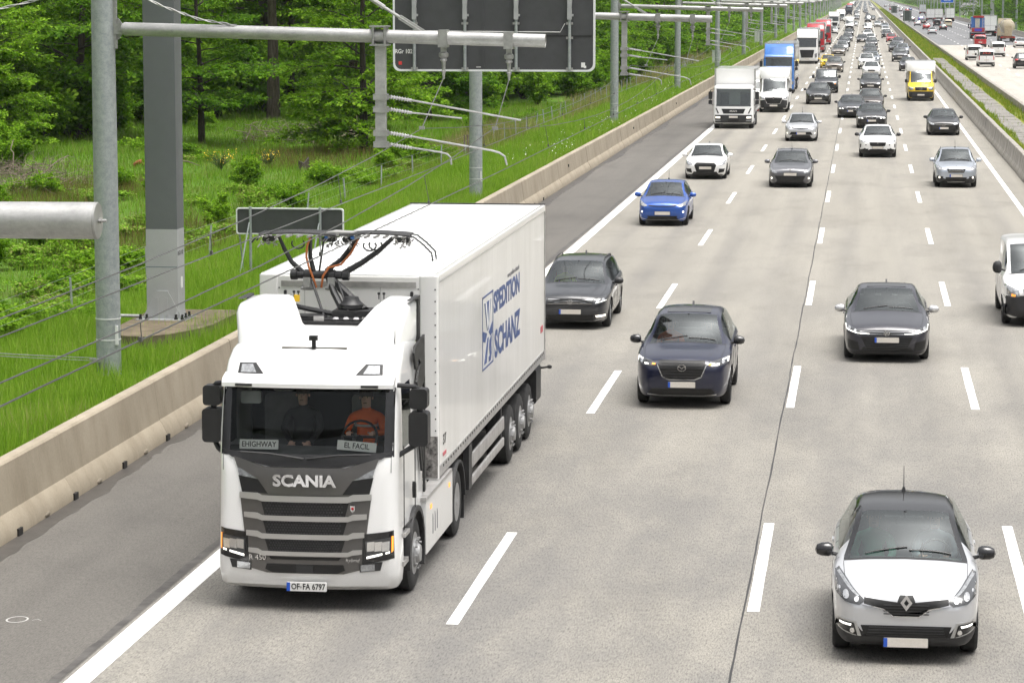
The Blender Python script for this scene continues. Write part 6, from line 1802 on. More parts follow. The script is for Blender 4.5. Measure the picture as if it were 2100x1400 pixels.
def cab_shell(levels, yb, ww, zwin, sw, W, well=0.0):
    """levels: (z, front y, half width, corner radius, bow); zwin the windscreen's z range; sw the side window's y range"""
    V_, cols = [], None
    for (z, yf, w, rc, bow) in levels:
        row = []
        ys = [yb, sw[1], sw[0], yf + rc + bow + .04]
        if ys[2] < ys[3]: ys[2] = ys[3] + .01
        if ys[1] < ys[2] + .01: ys[1] = ys[2] + .01
        left = [(-w, y, z) for y in ys]
        wf = min(ww, w - rc * .75)
        yb_ = yf + bow
        arcL = []
        for q in range(1, 5):
            t = q / 5 * math.pi / 2; arcL.append((-w + (w - wf) * (1 - math.cos(t)), yb_ + rc * (1 - math.sin(t)) + .0, z))
        front = [(x, yf + bow * (x / wf) ** 2, z) for x in np.linspace(-wf, wf, 13)]
        row = left + arcL + front + [(-p[0], p[1], p[2]) for p in arcL[::-1]] + [(-p[0], p[1], p[2]) for p in left[::-1]]
        V_ += row; nc = len(row)
    faces, tg = [], []
    nl = len(levels)
    i_f0, i_f1 = 8, 8 + 12
    for i in range(nl - 1):
        z0, z1 = levels[i][0], levels[i + 1][0]
        for j in range(nc - 1):
            a = i * nc + j; f = (a, a + 1, a + nc + 1, a + nc); t = 'cab'
            inz = zwin[0] - 1e-4 <= z0 and z1 <= zwin[1] + 1e-4
            if inz and i_f0 <= j < i_f1: t = 'windscreen'
            if inz and j in (1, nc - 3): t = 'door_window'
            if z1 <= well + 1e-4 and (j < 2 or j >= nc - 3): continue
            faces.append(f); tg.append(t)
        if z1 > well + 1e-4:
            faces.append((i * nc + nc - 1, i * nc, (i + 1) * nc, (i + 1) * nc + nc - 1)); tg.append('cab')
    faces.append(tuple(range((nl - 1) * nc, nl * nc))); tg.append('cab')
    return V_, faces, tg
def tagged(V_, faces, tg, t, mat, ang=40):
    b = MB(); fs = [f for f, g_ in zip(faces, tg) if g_ == t]
    u = sorted(set(q for f in fs for q in f)); mp = {q: k for k, q in enumerate(u)}
    b.add([V_[q] for q in u], [[mp[q] for q in f] for f in fs]); return b.mesh(t, mat, ang)

def truck_wheel(par, x, y, r=.5, w=.3, rimm=None, double=False, name='wheel'):
    key = ('t', r, w, double)
    if key not in WHEELS:
        b = MB(); ri = r * .57
        b.lathe([(-w / 2 + .01, ri), (-w / 2, ri + .03), (-w / 2 + .01, r - .05), (-w / 2 + .04, r - .01), (-.02, r), (-.02, r - .015), (.02, r - .015), (.02, r), (w / 2 - .04, r - .01), (w / 2 - .01, r - .05), (w / 2, ri + .03), (w / 2 - .01, ri)], (0, 0, 0), (1, 0, 0), 30, cap=False)
        ty = b.mesh('tyre', M['rubber'])
        b = MB()
        if double: b.lathe([(w / 2 - .01, ri), (w / 2 - .06, ri - .03), (w / 2 - .16, ri * .75), (w / 2 - .16, .17), (w / 2 - .04, .15), (w / 2 - .03, .09), (w / 2, .05)], (0, 0, 0), (1, 0, 0), 24)
        else: b.lathe([(w / 2 - .01, ri), (w / 2 - .05, ri - .02), (w / 2 - .05, ri * .82), (w / 2 + .02, ri * .6), (w / 2 + .02, .14), (w / 2 + .07, .11), (w / 2 + .08, .03)], (0, 0, 0), (1, 0, 0), 24)
        b.lathe([(-w / 2 + .02, ri), (-w / 2 + .06, ri * .5)], (0, 0, 0), (1, 0, 0), 20)
        for k in range(10):
            a = k * math.pi / 5; xx = w / 2 + (.02 if not double else -.15); b.tube([(xx, ri * .7 * math.cos(a), ri * .7 * math.sin(a)), (xx + .035, ri * .7 * math.cos(a), ri * .7 * math.sin(a))], .018, 6)
        rm = b.mesh('rim', simple('truck_rim', (.33, .33, .33), .45, .5, var=.25, scale=10))
        b = MB(); b.lathe([(-.06, ri * .6), (.06, ri * .6)], (0, 0, 0), (1, 0, 0), 12); hub = b.mesh('hub', M['mesh_black'])
        WHEELS[key] = (ty, rm, hub)
    ty, rm, hub = WHEELS[key]
    o = link_mesh(name, hub, par, loc=(x, y, r))
    if x < 0: o.rotation_euler = (0, 0, math.pi)
    link_mesh('tyre', ty, o); link_mesh('rim', rm, o)
    return o

def arc_guard(par, x0, x1, y, r, mat, a0=-10, a1=190, name='mudguard', t=.03):
    v, f = [], []
    n = 14
    for q in range(n + 1):
        a = R(a0 + (a1 - a0) * q / n)
        for rr_ in (r, r + t):
            for x in (x0, x1): v.append((x, y + rr_ * math.cos(a), .5 + rr_ * math.sin(a)))
    for q in range(n):
        k = 4 * q
        f += [(k, k + 1, k + 5, k + 4), (k + 2, k + 6, k + 7, k + 3), (k, k + 4, k + 6, k + 2), (k + 1, k + 3, k + 7, k + 5)]
    f += [(0, 2, 3, 1), (4 * n, 4 * n + 1, 4 * n + 3, 4 * n + 2)]
    b = MB(); b.add(v, f); return b.build(name, mat, par)

# ------------------------------------------------------------------ the catenary truck
TX, TY = -7.02, 34.6
def hero_truck():
    o = empty('tractor_truck', (TX, TY, 0))
    tag(o, 'white tractor truck with a raised pantograph on its roof, nearest on the left', 'truck')
    W = 1.25
    lev = [(.27, .14, 1.17, .22, .10), (.33, .04, 1.20, .24, .09), (.48, .0, 1.215, .25, .08), (.75, -.01, 1.215, .25, .08), (1.0, .0, 1.205, .24, .08), (1.4, .02, 1.20, .24, .08), (1.75, .05, 1.20, .24, .08), (1.98, .09, 1.205, .20, .08), (2.03, .11, 1.205, .18, .08), (2.3, .17, 1.205, .16, .075), (2.6, .24, 1.20, .16, .07), (2.86, .31, 1.19, .18, .07), (3.0, .36, 1.185, .20, .08), (3.15, .46, 1.18, .24, .09), (3.28, .62, 1.16, .28, .10), (3.36, .85, 1.12, .30, .10), (3.40, 1.15, 1.05, .30, .10)]
    lev = [(z, y, w - .035, rc, bw) for z, y, w, rc, bw in lev]
    V_, F_, tg = cab_shell(lev, 2.28, 1.03, (2.03, 2.86), (.62, 1.32), W, 1.0)
    bvh = BVHTree.FromPolygons(V_, F_)
    wp = paint('cab_white', (.83, .83, .82), 0, .3, .07)
    cab = link_mesh('cab', tagged(V_, F_, tg, 'cab', wp), o)
    ws = link_mesh('windscreen', tagged(V_, F_, tg, 'windscreen', M['glass_truck']), o)
    link_mesh('door_window', tagged(V_, F_, tg, 'door_window', M['glass_dark']), o)
    def P(name, mat, poly, par=o, off=.012, step=.09, thick=.03, mir=False):
        r_ = []
        for s_ in ((-1, 1) if mir else (1,)):
            r_.append(link_mesh(name, patch_mesh(name, bvh, [(s_ * x, z) for x, z in poly], off, mat, thick, step), par))
        return r_ if mir else r_[0]
    # black surround and wiper cowl
    P('windscreen_frame', M['gloss_black'], [(-1.10, 2.90), (1.10, 2.90), (1.10, 2.84), (-1.10, 2.84)], ws, .008)
    P('windscreen_frame', M['gloss_black'], [(1.005, 2.87), (1.12, 2.87), (1.13, 2.0), (1.005, 2.0)], ws, .008, mir=True)
    P('wiper_cowl', M['plastic'], [(-1.12, 2.07), (-.6, 2.03), (.6, 2.03), (1.12, 2.07), (.98, 1.98), (.46, 1.87), (-.46, 1.87), (-.98, 1.98)], o, .02)
    for x0, x1, z0, z1 in ((-.85, -.02, 2.06, 1.98), (.02, .85, 1.98, 2.05)):
        b = MB(); b.tube([(x0, .06, z0), ((x0 + x1) / 2, .045, (z0 + z1) / 2 + .02), (x1, .06, z1)], .014, 5); b.build('wiper', M['plastic'], ws)
    up_ = P('grille_panel', M['grey_panel'], [(-.95, 1.99), (-.52, 1.865), (.52, 1.865), (.95, 1.99), (.90, 1.86), (.62, 1.71), (.48, 1.52), (-.48, 1.52), (-.62, 1.71), (-.90, 1.86)], o, .022)
    put_text('lettering', text_mesh('SCANIA', .205, M['chrome'], .006, sx=1.12, bold=.008), up_, (0, -.022, 1.70), FRONT)
    P('upper_lamp', M['lens'], [(.90, 1.855), (.62, 1.735), (.60, 1.705), (.87, 1.745)], o, .02, mir=True)
    P('upper_grille', M['mesh_black'], [(.88, 1.745), (.60, 1.705), (.485, 1.525), (.83, 1.525)], o, .014, mir=True)
    gp = P('grille', M['grey_panel'], [(-.86, 1.525), (.86, 1.525), (.74, .56), (.50, .50), (-.50, .50), (-.74, .56)], o, .012)
    for z0, z1, w in ((1.43, 1.245, .575), (1.185, 1.01, .55), (.945, .785, .525)):
        s_ = P('grille_slot', M['mesh_black'], [(-w, z0), (w, z0), (w - .05, z1), (-w + .05, z1)], gp, .018)
        b = MB(); n = 0
        for r_ in range(5):
            z = z1 + (z0 - z1) * (r_ + .5) / 5
            for q in range(26):
                x = -w + .07 + (2 * w - .14) * (q + .5 * (r_ % 2)) / 26
                b.lathe([(0, .013), (.004, .010)], (x, -.004 - .0, z), (0, -1, 0), 6)
        for k in range(len(b.v)):
            v = b.v[k]; h_ = bvh.ray_cast(Vector((v[0], -3, v[2])), Vector((0, 1, 0))); b.v[k] = (v[0], (h_[0].y if h_[0] else 0) - .021 + v[1], v[2])
        tag(b.build('grille_mesh', M['clad'], s_), kind='stuff')
    for z0, w, h_ in ((1.50, .86, .075), (1.245, .80, .065), (1.01, .77, .065), (.785, .74, .055)):
        P('grille_bar', M['grey_bar'], [(-w, z0 + .035), (-.62, z0 + .03), (-.56, z0), (.56, z0), (.62, z0 + .03), (w, z0 + .035), (w, z0 - h_ + .035), (.62, z0 - h_ + .02), (.56, z0 - h_), (-.56, z0 - h_), (-.62, z0 - h_ + .02), (-w, z0 - h_ + .035)], gp, .034)
    P('grille_slot', M['mesh_black'], [(-.47, .715), (.47, .715), (.44, .68), (-.44, .68)], gp, .02)
    P('grille_slot', M['mesh_black'], [(-.50, .62), (.50, .62), (.52, .55), (.42, .505), (-.42, .505), (-.52, .55)], gp, .02)
    P('sensor_cover', M['clad'], [(-.11, .615), (.11, .615), (.11, .51), (-.11, .51)], gp, .03)
    put_text('lettering', text_mesh('R 450', .095, M['chrome'], .003), gp, (-.62, .035 - .05, .70), FRONT)
    put_text('lettering', text_mesh('hybrid', .07, M['chrome'], .003, shear=.3), gp, (.62, -.015, .69), FRONT)
    b = MB(); b.prism([(.60, 1.40), (.66, 1.40), (.66, 1.34), (.63, 1.31), (.60, 1.34)], 1, -.03, -.02); bd = b.build('badge', M['chrome'], gp)
    b = MB(); b.lathe([(0, .018), (.004, .015)], (.63, -.031, 1.362), (0, -1, 0), 10); b.build('badge_centre', simple('badge_red', (.45, .02, .03), .4), bd)
    for s_ in (-1, 1):
        P('headlight_frame', M['gloss_black'], [(s_ * x, z) for x, z in [(.75, 1.02), (1.13, 1.06), (1.14, .70), (.74, .63)]], o, .014)
        hl = P('headlight', M['lens_dark'], [(s_ * x, z) for x, z in [(.78, .93), (1.10, .98), (1.105, .77), (.80, .70)]], o, .022)
        for cx_ in (.85, .945, 1.04): P('reflector', M['reflector'], [(s_ * x, z) for x, z in [(cx_ - .045, .80), (cx_ + .045, .81), (cx_ + .05, .93), (cx_ - .045, .92)]], hl, .028, .2, .006)
        P('lamp_strip', M['drl'], [(s_ * x, z) for x, z in [(.80, .735), (1.09, .80), (1.09, .775), (.80, .705)]], hl, .030, .2, .006)
        P('indicator', M['amber'], [(s_ * x, z) for x, z in [(1.11, .99), (1.13, .99), (1.13, .80), (1.11, .78)]], hl, .026, .2, .006)
        fs_ = P('fog_recess', M['clad'], [(s_ * x, z) for x, z in [(.70, .635), (1.0, .66), (.97, .55), (.71, .525)]], o, .012)
        P('fog_lamp', M['lens'], [(s_ * x, z) for x, z in [(.72, .62), (.90, .635), (.90, .55), (.725, .54)]], fs_, .02, .2, .008)
        rl = P('roof_lamp_frame', M['clad'], [(s_ * x, z) for x, z in [(.60, 3.02), (.95, 3.015), (.94, 3.15), (.72, 3.155)]], o, .016)
        P('roof_lamp', M['lens'], [(s_ * x, z) for x, z in [(.70, 3.04), (.91, 3.038), (.905, 3.135), (.76, 3.14)]], rl, .024, .2, .01)
    # sun visor
    v, f = [], []
    xs_ = np.linspace(-1.12, 1.12, 15)
    for x in xs_:
        bow = .09 * (x / 1.1) ** 2
        for dy, z in ((.40, 3.03), (.22, 2.985), (.15, 2.93), (.15, 2.875), (.28, 2.90)): v.append((x, dy + bow, z))
    for i in range(14):
        for k in range(4): f.append((i * 5 + k, i * 5 + k + 1, (i + 1) * 5 + k + 1, (i + 1) * 5 + k))
    f += [tuple(range(5)), tuple(range(70, 75))]
    b = MB(); b.add(v, f); vz = b.build('sun_visor', wp, o)
    for s_ in (-.82, .82): b = MB(); b.box((s_, .20, 2.905), (.22, .05, .03)); b.build('marker_lamp', M['clad'], vz)
    # number plate
    b = MB(); b.bbox((-.26 + .03, -.06, .28), (.26 + .03, -.03, .395), .008, 0, 1); pl = b.build('number_plate', simple('plate_white', (.78, .78, .76), .5), o)
    b = MB(); b.box((-.208, -.062, .3375), (.045, .006, .112)); b.build('plate_band', M['plate_eu'], pl)
    put_text('lettering', text_mesh('OF', .108, M['black_flat'], .002, sx=.80, bold=.002), pl, (-.115, -.062, .3375), FRONT)
    put_text('lettering', text_mesh('FA 6797', .108, M['black_flat'], .002, sx=.80, bold=.002), pl, (.125, -.062, .3375), FRONT)
    b = MB(); b.lathe([(0, .016), (.003, .014)], (-.045, -.062, .335), (0, -1, 0), 10); b.build('plate_seal', M['silver_trim'], pl)
    # roof fairing with its trough for the current collector
    xs_ = [-1.14, -1.10, -.95, -.62, -.55, -.43, -.40, -.2, 0, .2, .38, .42, .72, .78, .95, 1.10, 1.14]
    zt = [3.78, 3.83, 3.85, 3.85, 3.82, 3.47, 3.44, 3.44, 3.44, 3.44, 3.44, 3.47, 3.82, 3.85, 3.85, 3.83, 3.78]
    v, f = [], []
    for x, z in zip(xs_, zt):
        e_ = (abs(x) / 1.14) ** 6 * .20
        y0 = .82 + e_ - .0; yt = y0 + .28 * (z - 3.3) / .6 + .05
        v += [(x * .90, y0 - .10, 3.18 + (.13 if abs(x) < .5 else 0)), (x * .93, y0 - .04, 3.30), (x, yt - .05, z - .07), (x, yt + .05, z), (x, 2.1, z + .02), (x, 2.12, 3.3)]
    for i in range(len(xs_) - 1):
        for k in range(5): f.append((i * 6 + k, i * 6 + k + 1, (i + 1) * 6 + k + 1, (i + 1) * 6 + k))
    f += [tuple(range(6)), tuple(range(len(v) - 6, len(v)))]
    b = MB(); b.add(v, f); fa = b.build('roof_fairing', wp, o, 50)
    for s_ in (-1, 1):
        b = MB(); b.prism([(2.0, 3.3), (2.15, 3.3), (2.15, 3.88), (1.5, 3.885), (1.48, 3.87), (2.0, 3.85)], 0, s_ * 1.10, s_ * 1.17); b.build('fairing_edge', M['clad'], fa)
    b = MB(); b.box((0, .76, 3.31), (.86, .06, .045)); b.build('fairing_slot', simple('slot_olive', (.09, .085, .065), .6), fa)
    b = MB(); b.box((.0, .72, 3.38), (.05, .05, .14)); b.box((.0, .70, 3.46), (.11, .09, .06)); b.build('camera_pod', M['plastic'], fa)
    b = MB(); b.tube([(1.02, .95, 3.1), (1.02, 1.0, 3.62)], [.012, .004], 5); b.lathe([(0, .03), (.06, .04), (.1, .015)], (1.02, .95, 3.04), (0, 0, 1), 8); b.build('antenna', M['plastic'], o)
    # mirrors on their arms
    for s_, nm in ((-1, 'left'), (1, 'right')):
        b = MB(); xm = s_ * (1.42 if s_ > 0 else 1.29)
        b.bbox((xm - .115, .38, 2.60), (xm + .115, .58, 2.86), .045, 0, 1); mi = b.build('mirror', M['plastic'], o)
        b = MB(); b.bbox((xm - .125, .36, 2.12), (xm + .125, .60, 2.56), .05, 0, 1); b.build('main_mirror', M['plastic'], mi)
        for pts, r_ in (([(s_ * 1.14, .42, 2.90), (xm - s_ * .05, .46, 2.88), (xm, .48, 2.83)], .032), ([(s_ * 1.14, .42, 1.98), (s_ * 1.22, .46, 2.03), (xm, .50, 2.15)], .035), ([(xm, .5, 2.5), (xm, .5, 2.66)], .04)): b = MB(); b.tube(pts, r_, 8); b.build('mirror_arm', M['plastic'], mi)
    # door shut lines, handle, and the dark emblem on the flank
    b = MB(); xx = 1.214
    for y in (.52, 1.42): b.box((xx - .006, y, 1.55), (.012, .012, 1.1))
    b.box((xx - .006, .97, 1.03), (.012, .9, .012)); b.build('door_seam', M['mesh_black'], cab)
    b = MB(); b.prism([(1.3, 1.28), (1.36, 1.28), (1.36, 1.46), (1.30, 1.50), (1.27, 1.42)], 0, 1.19, 1.235); b.build('door_handle', M['mesh_black'], cab)
    dk = MB(); x0, x1 = 1.185, 1.214
    def blob(pts): dk.prism(pts, 0, x0, x1)
    blob([(1.35, 3.2), (1.5, 3.28), (2.24, 3.34), (2.26, 2.72), (1.75, 2.62), (1.6, 2.78), (1.75, 2.9), (1.9, 3.0), (1.75, 3.08), (1.5, 2.96)])
    blob([(1.45, 2.50), (1.65, 2.58), (1.95, 2.58), (1.98, 2.46), (1.9, 2.40), (1.80, 2.46), (1.6, 2.42)])
    blob([(1.62, 2.30), (1.80, 2.52), (1.88, 2.44), (1.74, 2.22)]); blob([(1.88, 2.30), (2.06, 2.46), (2.16, 2.30), (2.06, 2.10), (1.96, 2.16)])
    blob([(2.20, 2.74), (2.27, 2.76), (2.27, 1.2), (2.20, 1.2)]); blob([(1.70, 2.1), (1.78, 2.16), (2.05, 1.56), (2.0, 1.52)]); blob([(1.95, 2.05), (2.1, 2.0), (2.12, 1.6), (2.04, 1.7)])
    dk.build('flank_emblem', M['black_flat'], cab)
    # interior
    b = MB()
    b.box((0, 1.35, 1.75), (2.3, 1.7, .06)); b.box((0, 2.2, 2.6), (2.3, .06, 1.8)); b.box((0, 1.4, 3.0), (2.0, 1.3, .04))
    inn = b.build('cabin_lining', simple('truck_interior', (.02, .02, .021), .9), o)
    b = MB(); b.prism([(.18, 1.8), (.20, 2.0), (.34, 2.04), (.62, 2.06), (.72, 1.98), (.74, 1.7)], 0, -1.1, 1.1); b.build('dashboard', M['interior'], inn)
    for x in (-.6, .58):
        b = MB(); b.bbox((x - .26, 1.15, 1.78), (x + .26, 1.65, 1.98), .05, 0, 1); b.bbox((x - .25, 1.6, 1.9), (x + .25, 1.74, 2.6), .06, 0, 1); b.bbox((x - .14, 1.62, 2.62), (x + .14, 1.72, 2.84), .05, 0, 1); b.build('seat', M['seat'], inn)
    b = MB(); tor = [(.58 + .23 * math.cos(a), .80 + .09 * math.sin(a), 2.16 + .20 * math.sin(a)) for a in np.linspace(0, 2 * math.pi, 21)]; b.tube(tor, .018, 6); b.tube([(.58, .6, 2.0), (.58, .8, 2.15)], .05, 8); b.tube([(.36, .8, 2.16), (.8, .8, 2.16)], .018, 6); b.build('steering_wheel', M['plastic'], inn)
    b = MB(); b.bbox((-.93, .50, 2.62), (-.66, .58, 2.78), .03, 0, 1); b.build('inside_mirror', simple('mirror_grey', (.25, .26, .26), .4), inn)
    # chassis, steps, tank fairings, wheels
    b = MB(); b.box((-.4, 3.2, .9), (.1, 5.6, .28)); b.box((.4, 3.2, .9), (.1, 5.6, .28)); b.box((0, 2.9, .75), (1.6, 1.5, .5)); b.box((0, 5.3, 1.12), (1.0, 1.0, .12)); b.build('chassis', M['mesh_black'], o)
    b = MB(); b.box((1.10, .75, .55), (.22, .5, .06)); b.box((1.12, .72, .92), (.2, .4, .05)); b.box((-1.10, .75, .55), (.22, .5, .06)); b.build('step', M['alu'], o)
    truck_wheel(o, 1.03, 1.50, .5, .33); truck_wheel(o, -1.03, 1.50, .5, .33)
    for s_ in (-1, 1):
        truck_wheel(o, s_ * 1.06, 5.30, .5, .30, double=True); truck_wheel(o, s_ * .72, 5.30, .5, .28, double=True)
        arc_guard(o, s_ * .80, s_ * 1.23, 1.50, .57, M['clad'], -25, 190, t=.07); arc_guard(o, s_ * .55, s_ * 1.24, 5.30, .58, M['clad'], 0, 185, t=.04)
        b = MB(); b.bbox((s_ * 1.12, 2.15, .34), (s_ * 1.235, 4.62, 1.08), .03, 0, 0); sk = b.build('side_skirt', wp, o)
        if s_ > 0:
            for y in (2.75, 2.95, 3.15): b = MB(); b.prism([(y, .52), (y + .05, .52), (y + .05, .74), (y, .80)], 0, 1.234, 1.239); b.build('skirt_mark', M['grey_print'], sk)
            for y in (2.6, 4.3): b = MB(); b.box((1.237, y, .93), (.012, .1, .06)); b.build('side_marker', M['amber'], sk)
        b = MB(); b.box((s_ * 1.16, 3.3, 1.11), (.18, 2.4, .05)); b.box((s_ * 1.05, 2.6, 1.2), (.2, .35, .12)); b.build('catwalk', M['alu'], o)
    b = MB(); b.box((1.0, 5.95, .45), (.42, .02, .62)); b.build('mudflap', M['rubber'], o)
    return o
hero = hero_truck()

def hero_pantograph(par):
    p = empty('pantograph', (0, 0, 0)); p.parent = par
    K = M['plastic']
    def bar(name, pts, r_, mat=K, seg=8, under=p):
        b = MB(); b.tube(pts, r_, seg); return b.build(name, mat, under)
    # base in the trough behind the fairing
    b = MB(); b.box((-.03, 2.62, 3.42), (.95, .7, .20)); b.bbox((-.74, 2.3, 3.36), (-.18, 2.6, 3.56), .05, 0, 1); b.box((.15, 2.75, 3.55), (.5, .5, .12)); base = b.build('base_frame', K, p)
    b = MB(); b.box((-.24, 2.28, 3.46), (.14, .03, .2)); b.box((-.68, 2.29, 3.46), (.10, .03, .19)); b.box((.40, 2.3, 3.46), (.1, .03, .18)); b.build('cover_plate', M['alu'], base)
    for x in (-.02, .12, .26):
        b = MB(); b.lathe([(0, .03), (.03, .05), (.06, .03), (.09, .05), (.12, .03)], (x, 2.35, 3.42), (0, 0, 1), 10); b.build('insulator', M['insul'], base)
    b = MB(); b.lathe([(0, .12), (.05, .17), (.10, .17), (.14, .12), (.2, .1)], (.12, 2.75, 3.58), (0, 0, 1), 16); b.build('swivel', K, base)
    bar('outrigger', [(-.10, 2.6, 3.56), (-.40, 2.55, 3.62), (-.66, 2.5, 3.68), (-.70, 2.5, 3.76)], .035); bar('outrigger', [(.3, 2.6, 3.56), (.6, 2.55, 3.6), (.85, 2.5, 3.66)], .035)
    b = MB(); b.box((-.58, 2.48, 3.78), (.07, .06, .09)); b.build('beacon', simple('beacon_yellow', (.8, .5, .02), .4), p)
    for x, z in ((-.74, 3.80), (-.68, 3.80), (-.62, 3.87), (-.56, 3.87), (.55, 3.86), (.62, 3.86)):
        b = MB(); b.lathe([(-.06, .008), (0, .008), (.005, .02), (.03, .02), (.035, .01)], (x, 2.48, z - .02), (0, 0, 1), 8); b.build('sensor', K, p)
    # lower arm to the cross tube
    bar('lower_arm', [(.30, 2.75, 3.58), (.10, 2.92, 3.72), (-.22, 3.0, 4.02)], [.075, .065, .05]); bar('lower_arm', [(.0, 2.7, 3.62), (-.15, 2.9, 3.82), (-.25, 3.0, 4.02)], [.05, .05, .04])
    bar('strut', [(.16, 2.5, 3.5), (-.10, 2.92, 3.98)], .016); bar('strut', [(-.20, 2.5, 3.5), (-.46, 2.92, 3.98)], .020)
    ct = bar('cross_tube', [(-.74, 3.0, 4.05), (.02, 3.0, 4.05)], .055, K, 14)
    for x in (-.72, -.53, -.19, .0): b = MB(); b.lathe([(-.05, .062), (-.04, .075), (.04, .075), (.05, .062)], (x, 3.0, 4.05), (1, 0, 0), 14); b.build('collar', K, ct)
    for x in (-.53, -.19): b = MB(); b.box((x, 2.97, 3.95), (.1, .12, .14)); b.lathe([(-.09, .02), (-.05, .03), (.05, .03), (.09, .02)], (x, 2.95, 3.87), (1, 0, 0), 8); b.build('bearing', M['steel'], ct)
    # two pairs of upper arms
    bar('upper_arm', [(-.60, 3.0, 4.08), (-.76, 3.02, 4.22), (-.86, 3.02, 4.4), (-.93, 3.0, 4.57)], [.04, .034, .03, .024]); bar('upper_arm', [(-.02, 3.0, 4.08), (.22, 3.02, 4.22), (.45, 3.02, 4.38), (.66, 3.0, 4.57)], [.044, .04, .036, .028])
    bar('upper_arm', [(-.45, 3.0, 4.10), (-.50, 3.02, 4.3), (-.49, 3.0, 4.57)], [.035, .03, .028]); bar('upper_arm', [(-.28, 3.0, 4.10), (-.02, 3.05, 4.3), (.18, 3.0, 4.57)], [.035, .03, .028])
    bar('guide_rod', [(-.37, 3.0, 4.1), (-.30, 3.0, 4.55)], .014); bar('guide_rod', [(-.2, 3.0, 4.12), (.12, 3.0, 4.52)], .014)
    bar('power_cable', [(-.40, 2.93, 3.88), (-.44, 2.90, 4.02), (-.50, 2.92, 4.16), (-.54, 2.95, 4.3), (-.53, 2.96, 4.45), (-.49, 2.98, 4.56)], .016, M['orange']); bar('power_cable', [(-.33, 2.93, 3.88), (-.30, 2.90, 4.04), (-.22, 2.92, 4.16), (-.06, 2.97, 4.2), (.08, 2.98, 4.36), (.18, 2.98, 4.55)], .016, M['orange'])
    for x, z in ((-.66, 4.53), (.34, 4.51), (.42, 4.52)): bar('hose_loop', [(x + .09 * math.cos(a), 2.98, z - .05 + .07 * math.sin(a)) for a in np.linspace(2.6, 6.9, 9)], .011)
    # collector heads: carbon strips with bent horns
    for x0, x1 in ((-1.18, -.10), (-.06, .92)):
        hd = None
        for dy in (-.16, .0, .16):
            b = MB(); n = 8
            pts = [(x0 + (x1 - x0) * q / n, 3.0 + dy, 4.615 + .028 * math.sin(math.pi * q / n)) for q in range(n + 1)]
            b.tube(pts, .020, 6); s_ = b.build('carbon_strip', M['carbon'], p)
        b = MB()
        for q in range(7): x = x0 + .1 + (x1 - x0 - .2) * q / 6; b.box((x, 3.0, 4.585), (.03, .36, .025))
        b.build('strip_carrier', M['dirty_alu'], p)
        rr_ = random.Random(int(x0 * 10)); b = MB()
        for q in range(70):
            side_ = x0 + .1 if q % 2 else x1 - .12
            c_ = Vector((side_ + rr_.uniform(-.12, .12), 3.0 + rr_.uniform(-.12, .12), 4.55 + rr_.uniform(-.09, .03))); d = Vector((rr_.uniform(-.05, .05), rr_.uniform(-.05, .05), rr_.uniform(-.05, .05)))
            b.tube([c_, c_ + d], rr_.uniform(.006, .014), 4)
        tag(b.build('spring_gear', M['dirty_alu'], p), kind='stuff')
        for x in (x0 + .12, x1 - .12): b = MB(); b.bbox((x - .09, 2.93, 4.51), (x + .09, 3.07, 4.58), .02, 0, 1); b.build('suspension_box', K, p)
    b = MB(); b.prism([(-.34, 4.60), (.06, 4.60), (.22, 4.62), (.1, 4.65), (-.16, 4.66), (-.3, 4.63)], 1, 2.84, 3.15); b.build('centre_bridge', M['alu'], p)
    for x in (-.24, .12): b = MB(); b.lathe([(-.03, .02), (0, .03), (.03, .02)], (x, 2.9, 4.58), (1, 0, 0), 8); b.build('blue_cap', simple('cap_blue', (.03, .15, .5), .4), p)
    for dy in (-.16, .16): bar('horn', [(.90, 3.0 + dy, 4.61), (.97, 3.0 + dy, 4.60), (1.10, 3.0 + dy, 4.50), (1.22, 3.0 + dy, 4.38), (1.235, 3.0 + dy, 4.27)], .011)
    for dy in (-.16, .16): bar('horn', [(-1.16, 3.0 + dy, 4.60), (-1.22, 3.0 + dy, 4.57), (-1.28, 3.0 + dy, 4.5)], .011)
hero_pantograph(hero)

# display boards behind the windscreen
for tx, x, rz_, tilt in (('EHIGHWAY', -.64, 0, 0), ('EL FACIL', .64, 0, R(4))):
    b = MB(); b.bbox((-.255, -.004, -.062), (.255, .004, .062), .01, 0, 1)
    q = b.build('display_board', M['white_flat'], None, loc=(TX + x, TY + .22 + .03, 2.125)); q.rotation_euler = (R(-12), tilt, 0)
    put_text('lettering', text_mesh(tx, .098, M['black_flat'], .0015, sx=.88, bold=.001), q, (0, -.006, 0), FRONT)
    tag(q, ('white board lettered EHIGHWAY behind the truck windscreen' if x < 0 else 'tilted white board lettered EL FACIL behind the truck windscreen'), 'board')

